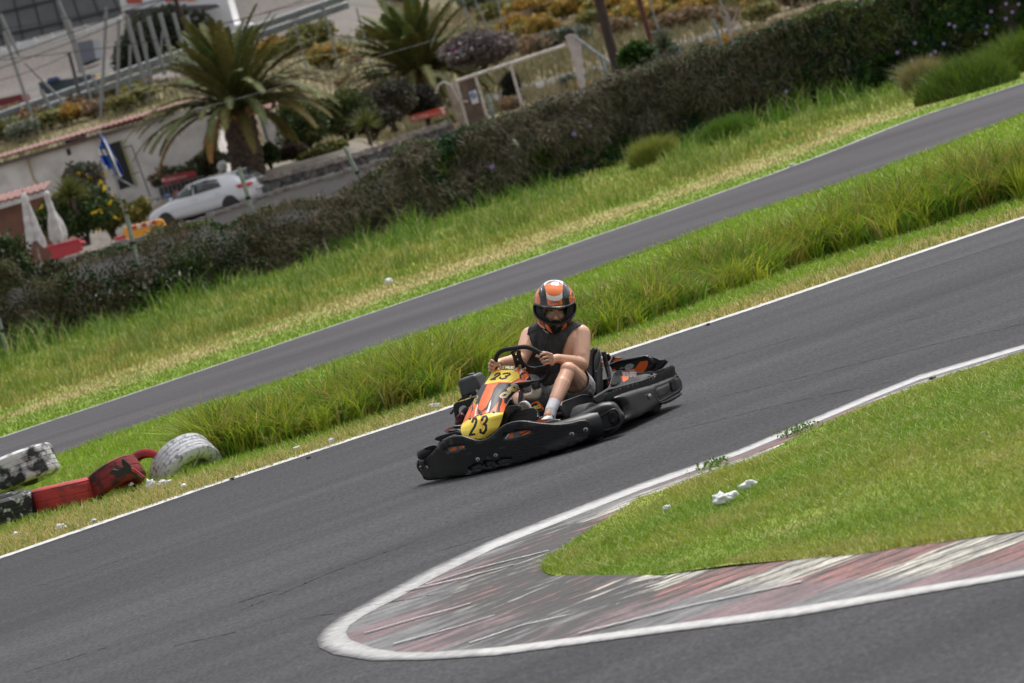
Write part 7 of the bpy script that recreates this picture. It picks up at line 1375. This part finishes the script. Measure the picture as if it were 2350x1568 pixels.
scrap(345, 1113, .026, 'upright curved white scrap by the whitewashed tyre', .04, 1.4); scrap(371, 1109, .026, 'rounded white scrap right of the upright curved one', .03, .9); scrap(138, 1212, .03, 'white scrap beside the edge line at left', .03, .9); scrap(891, 646, .045, 'white scrap in the dry grass beyond the far track', .05, .8); scrap(1817, 379, .03, 'pale scrap on the edge of the far track', .04)
for x, y in ((35, 1225), (215, 1195), (300, 1112), (387, 1105), (420, 1115), (680, 1028), (760, 1010), (990, 930), (1002, 930), (2260, 995), (1530, 1165)): scrap(x, y, .016, 'tiny white paper scrap lying in the grass', .05 if x < 1400 else .12, .7, grp='tiny white paper scraps in the grass')
for x, y in ((708, 1050), (533, 1098), (380, 1120), (2140, 868), (1625, 744)): scrap(x, y, .015, 'small black rubber crumb on the track', .012, .5, m=m_rub, grp='rubber crumbs on the track')
for i, (x, y) in enumerate(((1640, 1062), (1632, 1075), (1835, 985), (1825, 992))):
    c = G(x, y, .02); n = 90; P = np.array(c)[None]+rs.normal(size=(n, 3))*np.array([.05, .05, .008]); P[:, 2] = abs(P[:, 2])+.01; t = thing('weed', 'low leafy weed spilling over the white kerb line', 'weed', tuple(c), 'weeds on the kerb line'); leaves('foliage', P, .020, np.tile(np.array((.14, .24, .05)), (n, 1)), m_leaf, t, asp=.35)
for x, y in ((410, 1077), (1183, 325)):
    pass
rg = thing('rag', 'pale rag caught in the dark hedge', 'rag', tuple(HP_(1182, 325, -.6))); pillow('cloth', [x4(*p) for p in ((1480, 868), (1500, 862), (1520, 890), (1532, 912), (1515, 920), (1495, 895))], lambda x, y: HP_(x, y, -.62), m_fluff, rg, R=4, Th=.03, step=2)
# ------------------------------------------------------------------ white car
def car():
    s29 = math.radians(28); c0 = W(492, 511, 167); c0.z = 0
    fx = Vector((-math.cos(s29), math.sin(s29), 0)); ly = Vector((-math.sin(s29), -math.cos(s29), 0))      # forward, left side (towards us)
    t = thing('parked_car', 'white hatchback seen from the rear quarter beside the stone wall', 'car', tuple(c0))
    def Q(x, y, z): return c0+fx*(x*1.15)+ly*(y*1.1)+Vector((0, 0, z*1.13))
    st = [(-2.10, .60, .42, .78, .78, .55), (-2.02, .80, .36, .95, 1.00, .62), (-1.85, .87, .33, .99, 1.14, .62), (-1.55, .89, .30, .99, 1.33, .60), (-1.1, .90, .28, .98, 1.41, .60), (-.5, .90, .26, .96, 1.43, .61), (.0, .90, .26, .95, 1.42, .61), (.4, .90, .26, .94, 1.37, .60), (.8, .90, .27, .93, 1.20, .60), (1.15, .89, .28, .92, 1.0, .64), (1.3, .88, .28, .90, .93, .70), (1.7, .86, .30, .82, .84, .66), (2.0, .78, .33, .70, .72, .58), (2.15, .60, .38, .58, .60, .50)]
    P_ = np.array(st); xs_ = np.linspace(-2.1, 2.15, 60); A = np.stack([xs_]+[np.interp(xs_, P_[:, 0], P_[:, k]) for k in range(1, 6)], 1); V = []; n = 22
    for x, w_, z0, zb, zr, wr in A:
        sec = [(0, z0), (w_*.8, z0), (w_*.96, z0+.08), (w_, z0+.3*(zb-z0)), (w_*.995, z0+.75*(zb-z0)), (w_*.95, zb), (wr+(w_*.93-wr)*.5, (zb+zr)/2), (wr+.02, zr-.07), (wr*.85, zr-.015), (wr*.4, zr+.01), (0, zr+.015)]
        V += [Q(x, y, z) for y, z in sec]+[Q(x, -y, z) for y, z in reversed(sec[1:-1])]
    n = 20; b = MB(); b.add(V, [(i*n+k, i*n+(k+1) % n, (i+1)*n+(k+1) % n, (i+1)*n+k) for i in range(59) for k in range(n)]+[tuple(range(n)), tuple(59*n+k for k in range(n))])
    b.build('body', mat('car_white', (.70, .71, .74), .25, coat=.6), t, sub=1, sharp=180)
    def sd(x, z, s=1, d=.012):
        w_, z0, zb, zr, wr = [float(np.interp(x, A[:, 0], A[:, k])) for k in range(1, 6)]
        if z > zb: q = (z-zb)/max(.01, zr-.07-zb); y = w_*.95+(wr+.02-w_*.95)*q+.03*math.sin(min(1, q)*math.pi)
        else: y = w_*1.0
        return Q(x, s*(y+d), z)
    mg = mat('car_glass', (.020, .026, .026), .15, (.06, .075, .075), 1.2, 3, spec=.8); mk = bpy.data.materials['dark_frame']
    for s in (1, -1):
        for nm, L in (('window', [(1.02, .97), (.78, 1.16), (.42, 1.30), (.12, 1.345), (.06, .99)]), ('window', [(-.02, .99), (.04, 1.35), (-.5, 1.36), (-.92, 1.30), (-1.12, 1.03)])):
            b = MB(); m_ = Vector((sum(p[0] for p in L)/len(L), sum(p[1] for p in L)/len(L), 0)); b.add([sd(*p, s) for p in L]+[sd(m_.x, m_.y, s)], [(i, (i+1) % len(L), len(L)) for i in range(len(L))]); b.build(nm, mg, t, solid=.008)
        b = MB(); b.tube([sd(.09, .98, s), sd(.07, 1.34, s)], .03, 6); b.build('door_pillar', mk, t)
        for xw in (-1.32, 1.30):
            b = MB(); b.lathe([(.36, -.01), (.37, .0), (.37, .035), (.35, .04), (.001, .04)], Q(xw, s*.86, .34), ly*s, 28, caps=False); b.build('wheel_arch', mk, t)
            b = MB(); b.lathe([(.2, 0), (.30, .0), (.315, .03), (.315, .19), (.30, .21), (.2, .2)], Q(xw, s*.69, .315), ly*s, 28); ty = b.build('tyre', m_rub, t); b = MB(); b.lathe([(.05, .18), (.07, .215), (.18, .20), (.2, .21), (.2, .05)], Q(xw, s*.69, .315), ly*s, 20); b.build('rim', m_rim, t)
        for xx in (.1, -.85): b = MB(); b.tube([sd(xx, .82, s, .02), sd(xx-.17, .82, s, .02)], .015, 6); b.build('door_handle', mat('handle', (.5, .5, .52), .3), t)
        b = MB(); b.tube([sd(-1.3, .70, s, .0), sd(1.1, .64, s, .0)], .012, 5); b.build('crease', mat('car_crease_shade', (.5, .51, .54), .3), t)  # darker copy of the car white paints the shade along the crease
        b = MB(); b.ell(sd(.98, 1.02, s, .09), (.06, .10, .07), Matrix.Rotation(-s29, 3, 'Z')); b.build('mirror', bpy.data.materials['car_white'], t)
    # rear: window, lamps, plate
    def rr_(y, z, d=.03): 
        x = np.interp(z, [.4, .78, .95, 1.0, 1.14, 1.33, 1.41], [-2.12, -2.12, -2.04, -2.0, -1.87, -1.58, -1.2]); return Q(x-d, y, z)
    b = MB(); L = [(-.60, 1.02), (.60, 1.02), (.56, 1.18), (.50, 1.32), (.2, 1.345), (-.2, 1.345), (-.50, 1.32), (-.56, 1.18)]; b.add([rr_(*p) for p in L]+[rr_(0, 1.18)], [(i, (i+1) % 8, 8) for i in range(8)]); b.build('rear_window', mg, t, solid=.01)
    for s in (1, -1): b = MB(); b.add([rr_(s*y, z, .045) for y, z in ((.42, .82), (.74, .80), (.74, .93), (.42, .90))]+[sd(-1.72, .93, s, .02), sd(-1.80, .80, s, .02)], [(0, 1, 2, 3), (1, 5, 4, 2)]); b.build('tail_light', mat('tail_red', (.55, .02, .015), .3), t, solid=.03)
    b = MB(); b.add([rr_(y, z, .04) for y, z in ((-.28, .60), (.28, .60), (.28, .72), (-.28, .72))], [(0, 1, 2, 3)]); b.build('number_plate', m_wp, t, solid=.01)
    b = MB(); b.ell(rr_(0, .88, .03), (.045, .02, .045)); b.build('badge', m_galv, t)
    b = MB(); b.tube([Q(-1.5, y, 1.375+.02) for y in (-.5, .5)], .025, 6); b.build('roof_spoiler', bpy.data.materials['car_white'], t)
    return t
car()
p = W(502, 392, 160); t = thing('garden_ball', 'round white ornament behind the roof of the white car', 'ornament', tuple(W(514, 404, 172))); b = MB(); b.ell(W(510, 382, 172), (.21, .2, .22)); b.build('ball', m_fluff, t); b = MB(); b.tube([W(512, 388, 172), W(520, 420, 172)], .12, 8); b.build('stand', mat('stand_grey', (.3, .3, .3), .8), t)
